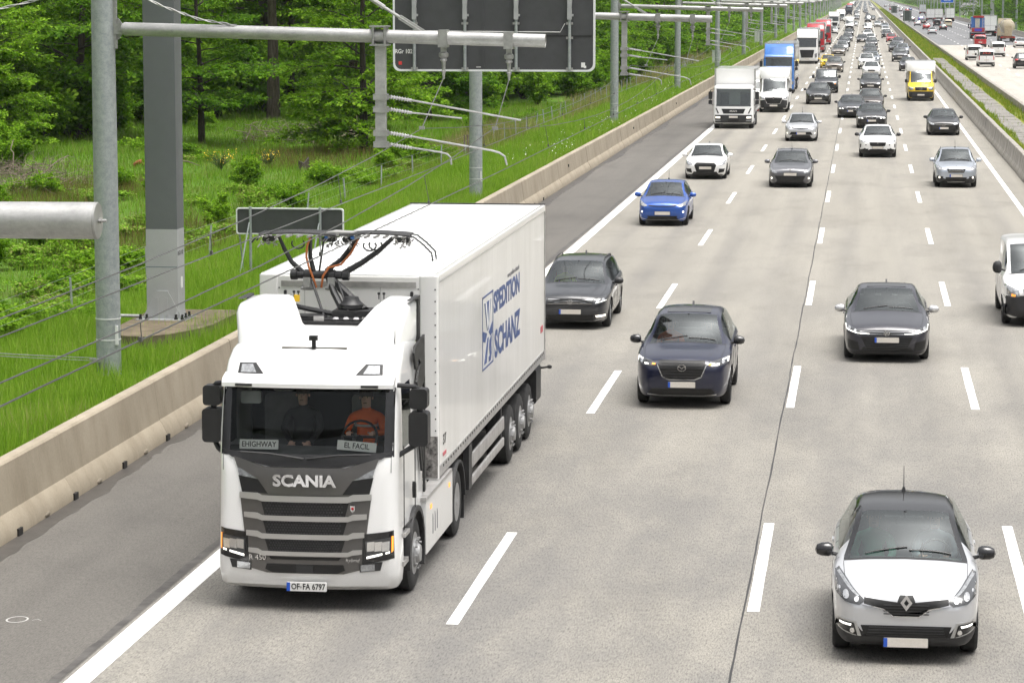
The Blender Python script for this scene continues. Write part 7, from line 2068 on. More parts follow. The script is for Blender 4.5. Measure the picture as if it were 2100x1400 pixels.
# ------------------------------------------------------------------ its trailer
def hero_trailer():
    L_ = 13.15; W = 1.255
    o = empty('semi_trailer', (-7.08, 38.12, 0)); tag(o, 'long white box trailer lettered SPEDITION SCHANZ behind the pantograph truck', 'trailer')
    z0, z1 = 1.22, 4.0
    b = MB(); b.box2((-W + .03, .03, z0), (W - .03, L_, z1 - .02)); b.build('box_core', M['tr_white'], o)
    b = MB(); b.box2((-W, -.0, z0), (W, .028, z1 - .03)); fw = b.build('front_wall', M['tr_white'], o)
    for s_ in (-1, 1):
        b = MB(); b.box2((s_ * (W - .028), .14, z0 + .1), (s_ * W, L_ - .06, z1 - .11)); sd = b.build('side_wall', M['tr_side'], o)
        b = MB(); b.bbox((s_ * (W - .26), -.02, z0 - .08), (s_ * (W + .012), .12, z1 - .01), .04, 0, 2); b.build('corner_post', M['tr_white'], o)
        b = MB(); b.bbox((s_ * (W - .08), .1, z1 - .12), (s_ * (W + .014), L_, z1 + .012), .03, 0, 1); b.build('roof_rail', M['tr_white'], o)
        b = MB(); b.box2((s_ * (W - .06), .1, z0 - .06), (s_ * (W + .016), L_, z0 + .10)); br = b.build('bottom_rail', M['alu'], o)
        nb = MB(); nb.box((0, 0, 0), (.012, .05, .035)); nm = nb.mesh('rail_notch', M['black_flat'])
        if s_ > 0:
            for k in range(52): link_mesh('rail_notch', nm, br, loc=(W + .016, .4 + k * .245, z0 + .06))
        b = MB(); b.bbox((s_ * (W - .2), L_ - .02, z0 - .1), (s_ * (W + .014), L_ + .08, z1 + .01), .03, 0, 2); b.build('rear_post', M['alu'], o)
    b = MB(); b.box2((-W + .08, .06, z1 - .03), (W - .08, L_, z1 + .006)); rf = b.build('roof', M['tr_roof'], o)
    sb = MB(); sb.box((0, 0, 0), (2 * W - .3, .022, .012)); sm_ = sb.mesh('roof_seam', simple('roof_seam', (.36, .36, .36), .6))
    for k in range(21): link_mesh('roof_seam', sm_, rf, loc=(0, .45 + k * .605, z1 + .008))
    b = MB(); b.box2((-W - .01, L_, z1 - .06), (W + .01, L_ + .06, z1 + .03)); b.build('rear_edge', M['clad'], o)
    b = MB(); b.box2((-W + .1, L_ + .02, z0), (W - .1, L_ + .05, z1 - .08)); b.build('rear_door', M['tr_white'], o)
    # front wall seams, top rail and rivets
    b = MB(); b.box2((-W + .30, -.012, z1 - .17), (W - .30, .0, z1 - .09)); b.build('header_rail', M['alu'], fw)
    for x in (-.62, .45): b = MB(); b.box((x, -.003, 2.6), (.01, .008, 2.6)); b.build('wall_seam', simple('seam_grey', (.45, .45, .44), .6), fw)
    rb = MB(); rb.lathe([(0, .012), (.006, .008)], (0, 0, 0), (0, -1, 0), 6); rm_ = rb.mesh('rivet', M['clad'])
    for k in range(15):
        z = 1.5 + k * .165
        for x in (W - .27, W + .0 - .03, -W + .27): link_mesh('rivet', rm_, fw, loc=(x, -.022 if abs(x) > 1.0 else -.002, z))
    for s_ in (-1, 1): b = MB(); b.bbox((s_ * (W - .36) - .02, -.03, z1 - .36), (s_ * (W - .36) + .02, -.0, z1 - .22), .018, 0, 1); b.build('marker_lamp', M['clad'], fw)
    b = MB(); b.box2((W - .25, -.026, z0 - .06), (W - .0, -.019, 1.75)); b.build('scuffed_corner', simple('scuffed_metal', (.22, .21, .2), .6, .3, var=.9, scale=14), fw)
    # lettering on the flank
    xs_ = W + .003
    def flank(tx, size, mat, y0, y1, z, par, bold=.0):
        me = text_mesh(tx, size, mat, .001, 'LEFT', 1.0, 0, bold)
        w = max(v.co.x for v in me.vertices) - min(v.co.x for v in me.vertices)
        q = put_text('lettering', me, par, (xs_, y0, z), SIDE_R); q.scale = ((y1 - y0) / w, 1, 1); return q
    flank('SPEDITION', .46, M['navy'], 5.95, 9.35, 2.95, o, .018); flank('SCHANZ', .60, M['navy'], 6.05, 9.42, 2.26, o, .022); flank('www.spedition-schanz.de', .13, M['grey_print'], 7.7, 9.3, 3.24, o); flank('37', .2, M['black_flat'], .45, .75, 1.62, o, .004)
    b = MB()
    def lp(pts, mi=0): b.prism(pts, 0, W + .001, W + .004, mi)
    y0, y1, za, zb = 4.60, 5.88, 2.04, 3.2
    for (a, c) in (((y0, za), (y1, za + .03)), ((y0, zb - .03), (y1, zb))): lp([(a[0], a[1]), (c[0], a[1]), (c[0], c[1]), (a[0], c[1])])
    for ya in (y0, y1 - .05): lp([(ya, za), (ya + .05, za), (ya + .05, zb), (ya, zb)])
    ym_ = (y0 + y1) / 2
    lp([(y0 + .25, zb - .12), (y1 - .25, zb - .12), (ym_ + .08, 2.62), (ym_ - .08, 2.62)]); lp([(y0 + .08, 2.66), (ym_ - .1, 2.58), (ym_ - .3, 2.46), (y0 + .08, 2.5)]); lp([(y1 - .1, 2.70), (ym_ + .1, 2.58), (ym_ + .3, 2.5), (y1 - .1, 2.52)]); lp([(ym_ - .05, 2.5), (ym_ + .1, 2.5), (y0 + .5, 2.12), (y0 + .2, 2.12)])
    lp([(ym_ + .2, 2.44), (y1 - .2, 2.5), (y1 - .2, 2.4), (ym_ + .42, 2.36), (y1 - .2, 2.2), (y1 - .3, 2.1), (ym_ + .1, 2.1), (ym_ + .1, 2.18), (y1 - .4, 2.2), (ym_ + .15, 2.32)])
    b.build('logo', M['navy'], o)
    b = MB(); b.prism([(y0 + .35, zb - .12), (y0 + .47, zb - .12), (ym_ + .03, 2.7), (ym_ - .04, 2.62)], 0, W + .004, W + .006); b.prism([(y1 - .35, zb - .12), (y1 - .47, zb - .12), (ym_ + .0, 2.66), (ym_ + .06, 2.7)], 0, W + .004, W + .006); b.build('logo_stripe', M['white_flat'], o)
    b = MB(); b.box((W + .004, 12.7, 1.75), (.006, .35, .12)); b.box((W + .004, .6, 1.42), (.006, .3, .05)); b.build('label_print', simple('print_red', (.5, .12, .14), .6), o)
    # running gear
    b = MB(); b.box((-.5, 7.6, 1.02), (.12, 11, .34)); b.box((.5, 7.6, 1.02), (.12, 11, .34)); b.box((0, 9.8, .62), (1.9, 3.3, .12)); b.build('chassis', M['mesh_black'], o)
    for y in (8.25, 9.56, 10.87):
        for s_ in (-1, 1): truck_wheel(o, s_ * 1.06, y, .5, .38)
    for s_ in (-1, 1):
        b = MB(); b.bbox((s_ * 1.15, 3.2, .42), (s_ * 1.24, 3.55, 1.1), .03, 0, 0); b.build('landing_leg', M['clad'], o)
        for za_, zb_ in ((.70, .93), (.43, .58)): b = MB(); b.bbox((s_ * 1.20, 3.5, za_), (s_ * 1.245, 7.35, zb_), .02, 0, 1); b.build('side_guard', M['alu'], o)
        b = MB(); b.bbox((s_ * 1.14, 3.55, .42), (s_ * 1.2, 3.75, 1.15), .02, 0, 0); b.box((s_ * 1.17, 7.25, .8), (.08, .12, .8)); b.build('guard_bracket', M['clad'], o)
        b = MB(); b.bbox((s_ * .72, 12.0, .45), (s_ * 1.24, 12.75, 1.1), .06, 0, 1); b.build('tool_box', M['plastic'], o)
        b = MB(); b.box((s_ * 1.0, 11.5, .6), (.4, .02, .75)); b.build('mudflap', M['rubber'], o)
        b = MB(); b.tube([(s_ * 1.2, 12.9, 1.0), (s_ * 1.36, 12.95, 1.02)], .02, 6); b.lathe([(0, .03), (.05, .035), (.08, .02)], (s_ * 1.34, 12.95, 1.02), (s_, 0, 0), 8); b.build('marker_lamp', M['rubber'], o)
    b = MB(); b.box((0, 12.95, .55), (2.3, .1, .14)); b.build('underrun_bar', M['clad'], o)
    return o
hero_trailer()
# ------------------------------------------------------------------ other lorries
M['paint1'] = paint('base_box', (.6, .6, .6))
def lorry_model(W=1.25, zb=.35, wz=(1.85, 2.75), roof=3.0, fair=3.9, L=16.0, boxz=(1.1, 4.0), box_y=2.9, style='man', axles=(1.4, 5.0, 12.0, 13.3, 14.6), r=.5, tank=False):
    parts = []
    def add(name, me, parent=None, loc=(0, 0, 0), rot=(0, 0, 0), sc=(1, 1, 1)):
        parts.append((name, me, parent, loc, rot, sc)); return len(parts) - 1
    P0, P1 = M['paint0'], M['paint1']
    z0, z1 = wz
    lev = [(zb, .06, W - .05, .2, .08), (zb + .12, .0, W - .02, .22, .07), (zb + .5, 0, W - .02, .22, .07), ((zb + z0) / 2 + .1, .02, W - .02, .2, .07), (z0, .06, W - .02, .18, .07), ((z0 + z1) / 2, .13, W - .03, .16, .07), (z1, .20, W - .04, .16, .07), (z1 + .1, .24, W - .04, .18, .07), (roof - .08, .34, W - .07, .2, .08), (roof, .48, W - .14, .24, .08)]
    V_, F_, tg = cab_shell(lev, min(2.2, box_y - .15), W - .2, wz, (.5, 1.15), W, zb + .5)
    bvh = BVHTree.FromPolygons(V_, F_)
    ic = add('cab', tagged(V_, F_, tg, 'cab', P0)); add('windscreen', tagged(V_, F_, tg, 'windscreen', M['glass'])); add('door_window', tagged(V_, F_, tg, 'door_window', M['glass_dark']))
    b = MB(); b.box((0, 1.3, z0 - .1), (2 * W - .3, 1.6, .06)); b.box((0, 1.9, (z0 + z1) / 2), (2 * W - .3, .05, z1 - z0 + .3)); b.box((0, .45, z0 + .0), (2 * W - .4, .5, .16))
    for x in (-.6, .6): b.box((x, 1.5, z0 + .35), (.5, .15, .8))
    add('cabin_lining', b.mesh('cabin_lining', M['interior']))
    def P(name, mat, poly, par=None, off=.014, mir=False, step=.12):
        for s_ in ((-1, 1) if mir else (1,)): i = add(name, patch_mesh(name, bvh, [(s_ * x * W, z) for x, z in poly], off, mat, .03, step), par)
        return i
    if style == 'man':
        P('bumper', M['clad'], [(-.98, zb + .50), (.98, zb + .50), (.98, zb + .03), (-.98, zb + .03)]); P('grille', M['mesh_black'], [(-.58, z0 - .14), (.58, z0 - .14), (.48, z0 - .42), (-.48, z0 - .42)])
        i = add('lettering', text_mesh('MAN', .17, M['chrome'], .004, sx=1.15, bold=.004), None, (0, -.03, z0 - .28), FRONT)
        P('air_slit', M['mesh_black'], [(.82, z0 - .10), (.87, z0 - .10), (.76, z0 - .42), (.70, z0 - .40)], mir=True); P('headlight', M['beam'], [(.64, zb + .40), (.86, zb + .41), (.86, zb + .31), (.64, zb + .30)], None, .024, True); P('fog_lamp', M['lens'], [(.62, zb + .20), (.90, zb + .21), (.90, zb + .14), (.62, zb + .13)], None, .024, True)
        P('number_plate', M['plate'], [(-.21, zb + .44), (.21, zb + .44), (.21, zb + .32), (-.21, zb + .32)], None, .03); P('intake', M['mesh_black'], [(-.3, zb + .27), (.3, zb + .27), (.26, zb + .1), (-.26, zb + .1)], None, .024)
    elif style == 'volvo':
        P('grille', M['mesh_black'], [(-.66, z0 - .30), (.66, z0 - .30), (.52, zb + .36), (-.52, zb + .36)])
        for k in range(5): zz_ = zb + .45 + k * (z0 - zb - .85) / 5; P('grille_bar', M['clad'], [(-.55 - .02 * k, zz_ + .03), (.55 + .02 * k, zz_ + .03), (.55 + .02 * k, zz_ - .01), (-.55 - .02 * k, zz_ - .01)], None, .026)
        P('visor_band', M['clad'], [(-.92, z1 + .13), (.92, z1 + .13), (.92, z1 - .02), (-.92, z1 - .02)]); P('headlight', M['lens'], [(.70, 1.15), (.93, 1.25), (.93, .75), (.72, .70)], None, .016, True)
        P('number_plate', M['plate'], [(-.21, zb + .3), (.21, zb + .3), (.21, zb + .18), (-.21, zb + .18)], None, .02)
    else:
        P('visor', M['clad'], [(-.94, z1 + .16), (.94, z1 + .16), (.94, z1 - .03), (-.94, z1 - .03)]); P('grille', M['mesh_black'], [(-.62, z0 - .35), (.62, z0 - .35), (.5, zb + .45), (-.5, zb + .45)]); P('bumper', P0, [(-.95, zb + .40), (.95, zb + .40), (.95, zb + .04), (-.95, zb + .04)], None, .03)
        P('headlight', M['lens'], [(.62, zb + .62), (.95, zb + .66), (.95, zb + .42), (.64, zb + .40)], None, .02, True); P('number_plate', M['plate'], [(-.21, zb + .26), (.21, zb + .26), (.21, zb + .14), (-.21, zb + .14)], None, .036)
    for s_ in (-1, 1):
        b = MB(); xm = s_ * (W + .16); b.bbox((xm - .11, .30, z1 - .62), (xm + .11, .46, z1 - .18), .04, 0, 1); b.bbox((xm - .11, .30, z1 - .92), (xm + .11, .46, z1 - .68), .04, 0, 1); b.tube([(s_ * (W - .06), .34, z1 - .02), (xm, .38, z1 - .08), (xm, .38, z1 - .9), (s_ * (W - .06), .34, z1 - 1.0)], .022, 5); add('mirror', b.mesh('mirror', M['plastic']))
    if fair > roof:
        b = MB(); n = 9; xs_ = np.linspace(-W + .08, W - .08, n); v = []
        for x in xs_: e_ = (abs(x) / W) ** 4 * .3; v += [(x, .55 + e_, roof - .12), (x * .97, 1.0 + e_, roof + (fair - roof) * .75), (x * .95, 1.5 + e_ * .5, fair), (x * .95, 2.15, fair), (x, 2.2, roof - .12)]
        b.add(v, [(i * 5 + k, i * 5 + k + 1, (i + 1) * 5 + k + 1, (i + 1) * 5 + k) for i in range(n - 1) for k in range(4)] + [tuple(range(5)), tuple(range(5 * n - 5, 5 * n))]); add('roof_fairing', b.mesh('roof_fairing', P0))
        for s_ in (-1, 1): b = MB(); b.box((s_ * (W - .1), 2.3, (roof + 1.2) / 2 + .3), (.05, .5, roof - .6)); add('side_fairing', b.mesh('side_fairing', P0))
    b = MB(); b.box((0, L / 2, .85), (1.1, L - .6, .3)); b.box((0, L - .1, .55), (2 * W - .3, .12, .12)); add('chassis', b.mesh('chassis', M['mesh_black']))
    if not tank:
        b = MB(); b.bbox((-W, box_y, boxz[0]), (W, L, boxz[1]), .05, 0, 1); ib = add('box_body', b.mesh('box_body', P1))
        b = MB()
        for s_ in (-1, 1): b.box((s_ * W, (box_y + L) / 2, boxz[0] + .04), (.05, L - box_y, .12)); b.box((s_ * (W - .04), box_y - .005, (boxz[0] + boxz[1]) / 2), (.1, .04, boxz[1] - boxz[0])); b.box((s_ * (W - .05), L + .01, (boxz[0] + boxz[1]) / 2), (.1, .05, boxz[1] - boxz[0]))
        b.box((0, L + .01, boxz[1] - .05), (2 * W, .05, .1)); b.box((0, L + .01, boxz[0] + .02), (2 * W, .06, .14)); add('box_frame', b.mesh('box_frame', M['alu']), ib)
        b = MB(); b.box((0, L + .004, (boxz[0] + boxz[1]) / 2), (.02, .02, boxz[1] - boxz[0] - .2)); b.box((0, L + .004, boxz[0] + .9), (2 * W - .3, .02, .03)); add('door_seam', b.mesh('door_seam', M['clad']), ib)
    for s_ in (-1, 1):
        b = MB(); b.box((s_ * (W - .25), L + .03, .78), (.42, .05, .16)); add('tail_lamp', b.mesh('tail_lamp', M['tail']))
        b = MB(); b.bbox((s_ * (W - .06), axles[0] + .7, .45), (s_ * (W - .01), (axles[1] if len(axles) > 2 else axles[1]) - .7, 1.0), .02, 0, 0); add('side_skirt', b.mesh('side_skirt', P0 if style != 'man' else M['clad']))
    b = MB(); b.box((0, L + .02, .62), (.52, .03, .12)); add('rear_plate', b.mesh('rear_plate', M['plate']))
    return dict(p=dict(fo=axles[0]), parts=parts, axles=axles, W=W, r=r)

def spawn_lorry(model, x, y, col, col2, label, group, rz=0.0, cat='truck', rear_axle=None, nm='truck'):
    off = model['p']['fo']
    o = empty(nm, (x + math.sin(rz) * off, y - math.cos(rz) * off, 0), rz)
    objs = []
    for (pn, me, par, loc, rot, sc) in model['parts']:
        q = link_mesh(pn, me, objs[par] if par is not None else o, loc=loc); q.rotation_euler = rot; q.scale = sc
        set_paint(q, col)
        for s_ in q.material_slots:
            if s_.material is M['paint1']: s_.link = 'OBJECT'; s_.material = col2
        objs.append(q)
    for k, ay in enumerate(model['axles']):
        for s_ in (-1, 1): truck_wheel(o, s_ * (model['W'] - .2), ay, model['r'], .32, double=k == 1)
    tag(o, label, cat, group)
    return o

LM = {}
LM['man'] = lorry_model(W=1.22, zb=.32, wz=(1.32, 2.36), roof=2.56, fair=0, L=8.6, boxz=(.95, 3.5), box_y=2.0, style='man', axles=(1.15, 5.6), r=.42)
LM['blue'] = lorry_model(style='scania', wz=(1.95, 2.80), roof=3.15, fair=3.95)
LM['volvo'] = lorry_model(style='volvo', wz=(1.9, 2.85), roof=3.4, fair=3.95)
LM['red'] = lorry_model(style='scania', wz=(1.9, 2.75), roof=3.2, fair=3.95)
LM['box'] = lorry_model(style='man', wz=(1.5, 2.45), roof=2.7, fair=3.5, L=9.2, boxz=(1.0, 3.7), box_y=2.15, axles=(1.25, 6.2), r=.46)

# vans with a box body
def box_van(front, H=2.32, col_top=None, bz=(.62, 2.95), L=6.2, dome=True, W=.99, boxW=1.06, emblem=None, cowl=(1.0, 1.42), hood0=1.12):
    m = car_model(L=2.5, W=W, H=H, wb=3.75, fo=.95, r=.345, gc=.22, hood0=hood0, cowl=cowl, wtop=1.62, roofpk=2.0, rend=2.42, rglass=2.44, deck=H - .06, tail=H - .1, belt=1.32, wr=.80, van=True, rwin=False, ant='none', rear=False, plate=(.47, 0, 0), emblem=emblem, front=front)
    P = m['parts']
    b = MB(); b.bbox((-boxW, 2.47, bz[0]), (boxW, L, bz[1]), .06, 0, 1); P.append(('box_body', b.mesh('box_body', M['paint1']), None, (0, 0, 0), (0, 0, 0), (1, 1, 1))); ib = len(P) - 1
    if dome:
        b = MB(); n = 9; v = []
        for x in np.linspace(-boxW + .02, boxW - .02, n):
            e_ = (abs(x) / boxW) ** 4 * .25
            v += [(x * .9, 1.58 + e_, H - .10), (x * .96, 1.62 + e_, H + .2), (x * .99, 1.78 + e_, bz[1] - .12), (x, 2.48, bz[1] - .01), (x, 2.48, H - .3)]
        b.add(v, [(i * 5 + k, i * 5 + k + 1, (i + 1) * 5 + k + 1, (i + 1) * 5 + k) for i in range(n - 1) for k in range(4)] + [tuple(range(5)), tuple(range(5 * n - 5, 5 * n))])
        P.append(('luton_nose', b.mesh('luton_nose', M['paint1']), ib, (0, 0, 0), (0, 0, 0), (1, 1, 1)))
    b = MB(); b.box((0, 2.36, 1.35), (1.62, .03, 1.66)); b.box((0, 2.0, H - .14), (1.5, .72, .03)); P.append(('partition', b.mesh('partition', M['interior']), None, (0, 0, 0), (0, 0, 0), (1, 1, 1)))
    b = MB(); b.box((0, 4.0, .5), (1.0, 4.2, .18)); P.append(('chassis', b.mesh('chassis', M['mesh_black']), None, (0, 0, 0), (0, 0, 0), (1, 1, 1)))
    for s_ in (-1, 1):
        b = MB(); b.box((s_ * (boxW - .12), L + .01, .75), (.2, .04, .12)); P.append(('tail_lamp', b.mesh('tail_lamp', M['tail']), None, (0, 0, 0), (0, 0, 0), (1, 1, 1)))
    return m
def spawn_boxvan(m, x, y, col, col2, label, group, cat='van', rz=0.0):
    o = spawn(m, x, y, col, label, group, cat, rz, nm='box_van')
    for q in o.children_recursive:
        for s_ in q.material_slots:
            if s_.material is M['paint1']: s_.link = 'OBJECT'; s_.material = col2
    return o
MF = [('bumper', M['clad'], [(-.96, .80), (-.6, .86), (.6, .86), (.96, .80), (.94, .30), (-.94, .30)], dict(off=.006)), ('grille', M['mesh_black'], [(-.62, 1.02), (.62, 1.02), (.42, .60), (-.42, .60)], dict(off=.014)), ('grille_trim', M['chrome'], [(-.66, 1.0), (-.45, .58), (.45, .58), (.66, 1.0), (.62, 1.0), (.42, .605), (-.42, .605), (-.62, 1.0)], dict(off=.02))] + lamp([(.95, 1.10), (.66, 1.02), (.64, .90), (.95, .93)], M['lens'], [(.8, .99, .05)])
MD['master'] = box_van(MF, emblem=('diamond', .99, .10))
SF = [('bumper', M['clad'], [(-.96, .72), (.96, .72), (.94, .28), (-.94, .28)], dict(off=.006)), ('grille', M['mesh_black'], [(-.46, 1.05), (.46, 1.05), (.42, .80), (-.42, .80)], dict(off=.014))] + slats(-.44, .44, .81, 1.04, 3, M['clad'], .014) + lamp([(.95, 1.10), (.58, 1.0), (.58, .84), (.80, .82), (.95, .88)], M['lens'], [(.78, .95, .055)])
MD['sprinter'] = box_van(SF, H=2.28, bz=(.55, 2.92), L=6.6, emblem=('star', .93, .11), boxW=1.10)
# ================================================================== TRAFFIC
GL = {1: 'vehicles in the truck lane', 2: 'cars in the second lane', 3: 'cars in the third lane', 4: 'cars in the lane beside the median', 5: 'vehicles on the opposite carriageway'}
C_ = cp
# model, x, y of the front axle, paint, lane, label
NEAR = [
 ('captur', .60, 33.5, 'silver', 3, 'silver crossover with a black roof and a tall aerial, nearest car to the camera'),
 ('mazda', -3.36, 53.8, 'dark_blue', 2, 'dark blue crossover with its headlights on, right of the trailer'),
 ('passat', -6.81, 66.2, 'anthracite', 1, 'dark grey estate car half hidden behind the trailer'),
 ('arteon', .59, 61.1, 'graphite', 3, 'dark fastback with silver mirror caps in the third lane'),
 ('vito', 4.36, 68.0, 'white', 4, 'white van with a black lower front cut by the right border'),
 ('kia', -6.76, 96.1, 'blue', 1, 'bright blue small hatchback in the truck lane'),
 ('audi', -6.68, 120.8, 'white', 1, 'white hatchback with a large black hexagonal grille, behind the blue hatchback'),
 ('megane', -2.92, 116.0, 'grey', 2, 'mid grey estate car with a roof aerial in the second lane'),
 ('auris', -3.30, 152.8, 'silver', 2, 'silver hatchback right of the white box lorry'),
 ('cupra', .75, 138.0, 'pearl', 3, 'white sporty crossover with black roof rails in the third lane'),
 ('p2008', 3.85, 116.8, 'lightsilver', 4, 'pale blue silver crossover beside the median barrier'),
 ('merc', 4.55, 160.2, 'black', 4, 'black saloon with a chrome star, behind the pale silver crossover'),
 ('bmw3', .53, 168.0, 'black', 3, 'black saloon with white running lights behind the white sporty crossover'),
 ('bmw3', -.72, 182.0, 'anthracite', 3, 'dark grey saloon straddling the joint, left of the black saloon'),
 ('bmwx', .52, 191.5, 'brown', 3, 'brown estate with warm headlights behind the black saloon'),
 ('bmwx', -3.22, 204.4, 'black', 2, 'black compact crossover in front of the dark van'),
 ('vito', -2.97, 228.0, 'anthracite', 2, 'dark grey passenger van behind the black compact crossover'),
 ('hatch', .60, 231.9, 'black', 3, 'black hatchback with bright headlights behind the brown estate'),
 ('sedan', .78, 275.1, 'white', 3, 'white saloon with black mirrors in the third lane queue'),
 ('scenic', -2.95, 288.5, 'taupe', 2, 'taupe family van in the second lane ahead of the grey saloon'),
 ('kia', -3.85, 306.0, 'yellow', 2, 'yellow small car mostly hidden behind the taupe family van'),
 ('suv', .33, 302.3, 'pearl', 3, 'white crossover with a black grille behind the white saloon'),
 ('sedan', .95, 323.7, 'lightsilver', 3, 'pale silver car squeezed behind the white crossover'),
 ('hatch', .84, 348.3, 'anthracite', 3, 'dark hatchback fifth in the queue behind the black hatchback'),
 ('sedan', .83, 376.9, 'grey', 3, 'grey saloon behind the dark queueing hatchback'),
 ('sedan', 4.61, 295.0, 'graphite', 4, 'dark saloon just behind the yellow box van'),
 ('suv', 4.26, 336.0, 'grey', 4, 'grey crossover with lit headlights beside the median behind the dark saloon'),
 ('hatch', 5.15, 377.5, 'lightsilver', 4, 'pale silver hatchback close to the median barrier'),
 ('sedan', 4.35, 393.5, 'anthracite', 4, 'dark saloon partly hidden by the grey crossover'),
 ('sedan', -3.28, 367.3, 'taupe', 2, 'taupe saloon following the taupe family van'),
 ('hatch', -3.00, 396.0, 'silver', 2, 'silver hatchback behind the taupe saloon'),
]
CARS = []
for m, x, y, c, ln, lb in NEAR:
    CARS.append(spawn(MD[m], x, y, C_[c], lb, GL[ln], 'van' if m in ('vito', 't6') else 'car', nm='van' if m in ('vito', 't6') else 'car'))
FAR = [
 ('suv', -2.95, 429, 'anthracite', 2, 'dark grey crossover behind the silver hatchback in the second lane'),
 ('hatch', -2.75, 479, 'grey', 2, 'grey hatchback two cars behind the silver hatchback in the second lane'),
 ('sedan', -2.88, 547, 'black', 2, 'black saloon in front of the far white box van'),
 ('hatch', -2.42, 708, 'silver', 2, 'far silver hatchback behind the far white box van'),
 ('suv', -2.40, 885, 'grey', 2, 'far grey car third behind the far white box van'),
 ('sedan', -2.55, 1046, 'white', 2, 'far white car fourth behind the far white box van'),
 ('suv', -6.1, 567, 'pearl', 1, 'far white crossover in front of a white lorry in the truck lane'),
 ('suv', 1.12, 418, 'black', 3, 'black crossover towering in the middle of the third lane queue'),
 ('sedan', -.30, 464, 'black', 3, 'black car peeping out left of the tall black crossover'),
 ('hatch', 1.10, 474.5, 'pearl', 3, 'white car with an orange strip right behind the tall black crossover'),
 ('sedan', .66, 528.6, 'white', 3, 'white saloon in front of the far white van'),
 ('suv', 2.55, 868, 'black', 3, 'far black car right of the far dark van'),
 ('sedan', 1.3, 1000, 'graphite', 3, 'far dark car behind the far dark van'),
 ('hatch', .8, 1200, 'grey', 3, 'far grey car well behind the far dark van'),
 ('sedan', 5.20, 434.5, 'grey', 4, 'grey saloon half hidden behind the dark saloon near the median'),
 ('hatch', 4.58, 474.5, 'red', 4, 'dark red hatchback in the lane beside the median'),
 ('suv', 4.10, 517.3, 'black', 4, 'black crossover right behind the dark red hatchback'),
 ('hatch', 4.46, 590.3, 'white', 4, 'white hatchback behind the black crossover near the median'),
 ('sedan', 4.84, 658, 'lightsilver', 4, 'far pale silver saloon behind the white hatchback near the median'),
 ('suv', 3.29, 687, 'silver', 4, 'far silver crossover left of the pale silver saloon'),
 ('hatch', 4.68, 808, 'taupe', 4, 'far taupe car third behind the white hatchback near the median'),
 ('hatch', 4.6, 1430, 'grey', 4, 'lone far grey car in the empty stretch beside the median'),
]
for m, x, y, c, ln, lb in FAR: spawn(MD[m], x, y, C_[c], lb, GL[ln], 'car', lod=True)
spawn(MD['t6'], .85, 605, C_['white'], 'far white van in the third lane queue', GL[3], 'van', lod=True, nm='van')
spawn(MD['t6'], 1.05, 807, C_['anthracite'], 'far dark van in the third lane queue', GL[3], 'van', lod=True, nm='van')
# endless queue towards the horizon
rq = random.Random(77)
for ln, x0, y0, gap in ((2, -3.15, 1120, 48), (3, .45, 1270, 36), (4, 4.1, 1700, 130), (1, -6.9, 2100, 70)):
    y = y0
    while y < 3300:
        spawn(MD[rq.choice(['hatch', 'sedan', 'suv', 'hatch'])], x0 + rq.uniform(-.4, .4), y, C_[rq.choice(['white', 'black', 'silver', 'grey', 'anthracite', 'white', 'pale'])], 'speck-sized car far away in the queue towards the horizon, one of many alike', 'speck-sized cars in the queue', lod=True)
        y += gap * rq.uniform(.7, 1.7) * (1 + (y - y0) / 2500)
# lorries and box vans of the near carriageway
spawn_lorry(LM['man'], -7.60, 167, C_['white'], C_['white'], 'white box lorry with a dark bumper on the edge line', GL[1])
spawn_boxvan(MD['master'], -5.98, 190.3, C_['white'], C_['white'], 'white box van with a black lower front right behind the white box lorry', GL[1])
spawn_boxvan(MD['sprinter'], 4.29, 212, C_['yellow'], C_['white'], 'yellow van with a white box body beside the median', GL[4])
spawn_lorry(LM['blue'], -6.73, 226.4, C_['sky'], C_['pale'], 'blue tractor truck with a silver trailer behind the white box van', GL[1])
spawn_lorry(LM['volvo'], -6.46, 325, C_['white'], C_['pale'], 'white tractor truck with a big black grille behind the blue truck', GL[1])
spawn_lorry(LM['red'], -6.61, 388.6, C_['red'], C_['pale'], 'red tractor truck directly behind the white one with the black grille', GL[1])
spawn_lorry(LM['red'], -6.44, 450, C_['red'], C_['white'], 'second red tractor truck, with a white trailer', GL[1])
spawn_lorry(LM['volvo'], -6.86, 648, C_['white'], C_['white'], 'far white tractor truck behind the second red one', GL[1])
spawn_lorry(LM['box'], -6.76, 821, C_['white'], C_['white'], 'far white box lorry next in the truck lane after the far white tractor', GL[1])
spawn_lorry(LM['volvo'], -5.9, 1095, C_['dark_blue'], C_['red'], 'far navy blue truck in the truck lane', GL[1])
spawn_boxvan(MD['master'], -3.27, 638.5, C_['white'], C_['white'], 'far white box van in the second lane', GL[2])
for k, (y, c1, c2, lb) in enumerate(((1330, 'red', 'white', 'tiny red truck behind the far navy one'), (1560, 'white', 'pale', 'tiny white truck near the end of the truck lane'), (1850, 'grey', 'white', 'last tiny grey truck before the horizon in the truck lane'))):
    spawn_lorry(LM['volvo'], -6.8, y, C_[c1], C_[c2], lb, GL[1])

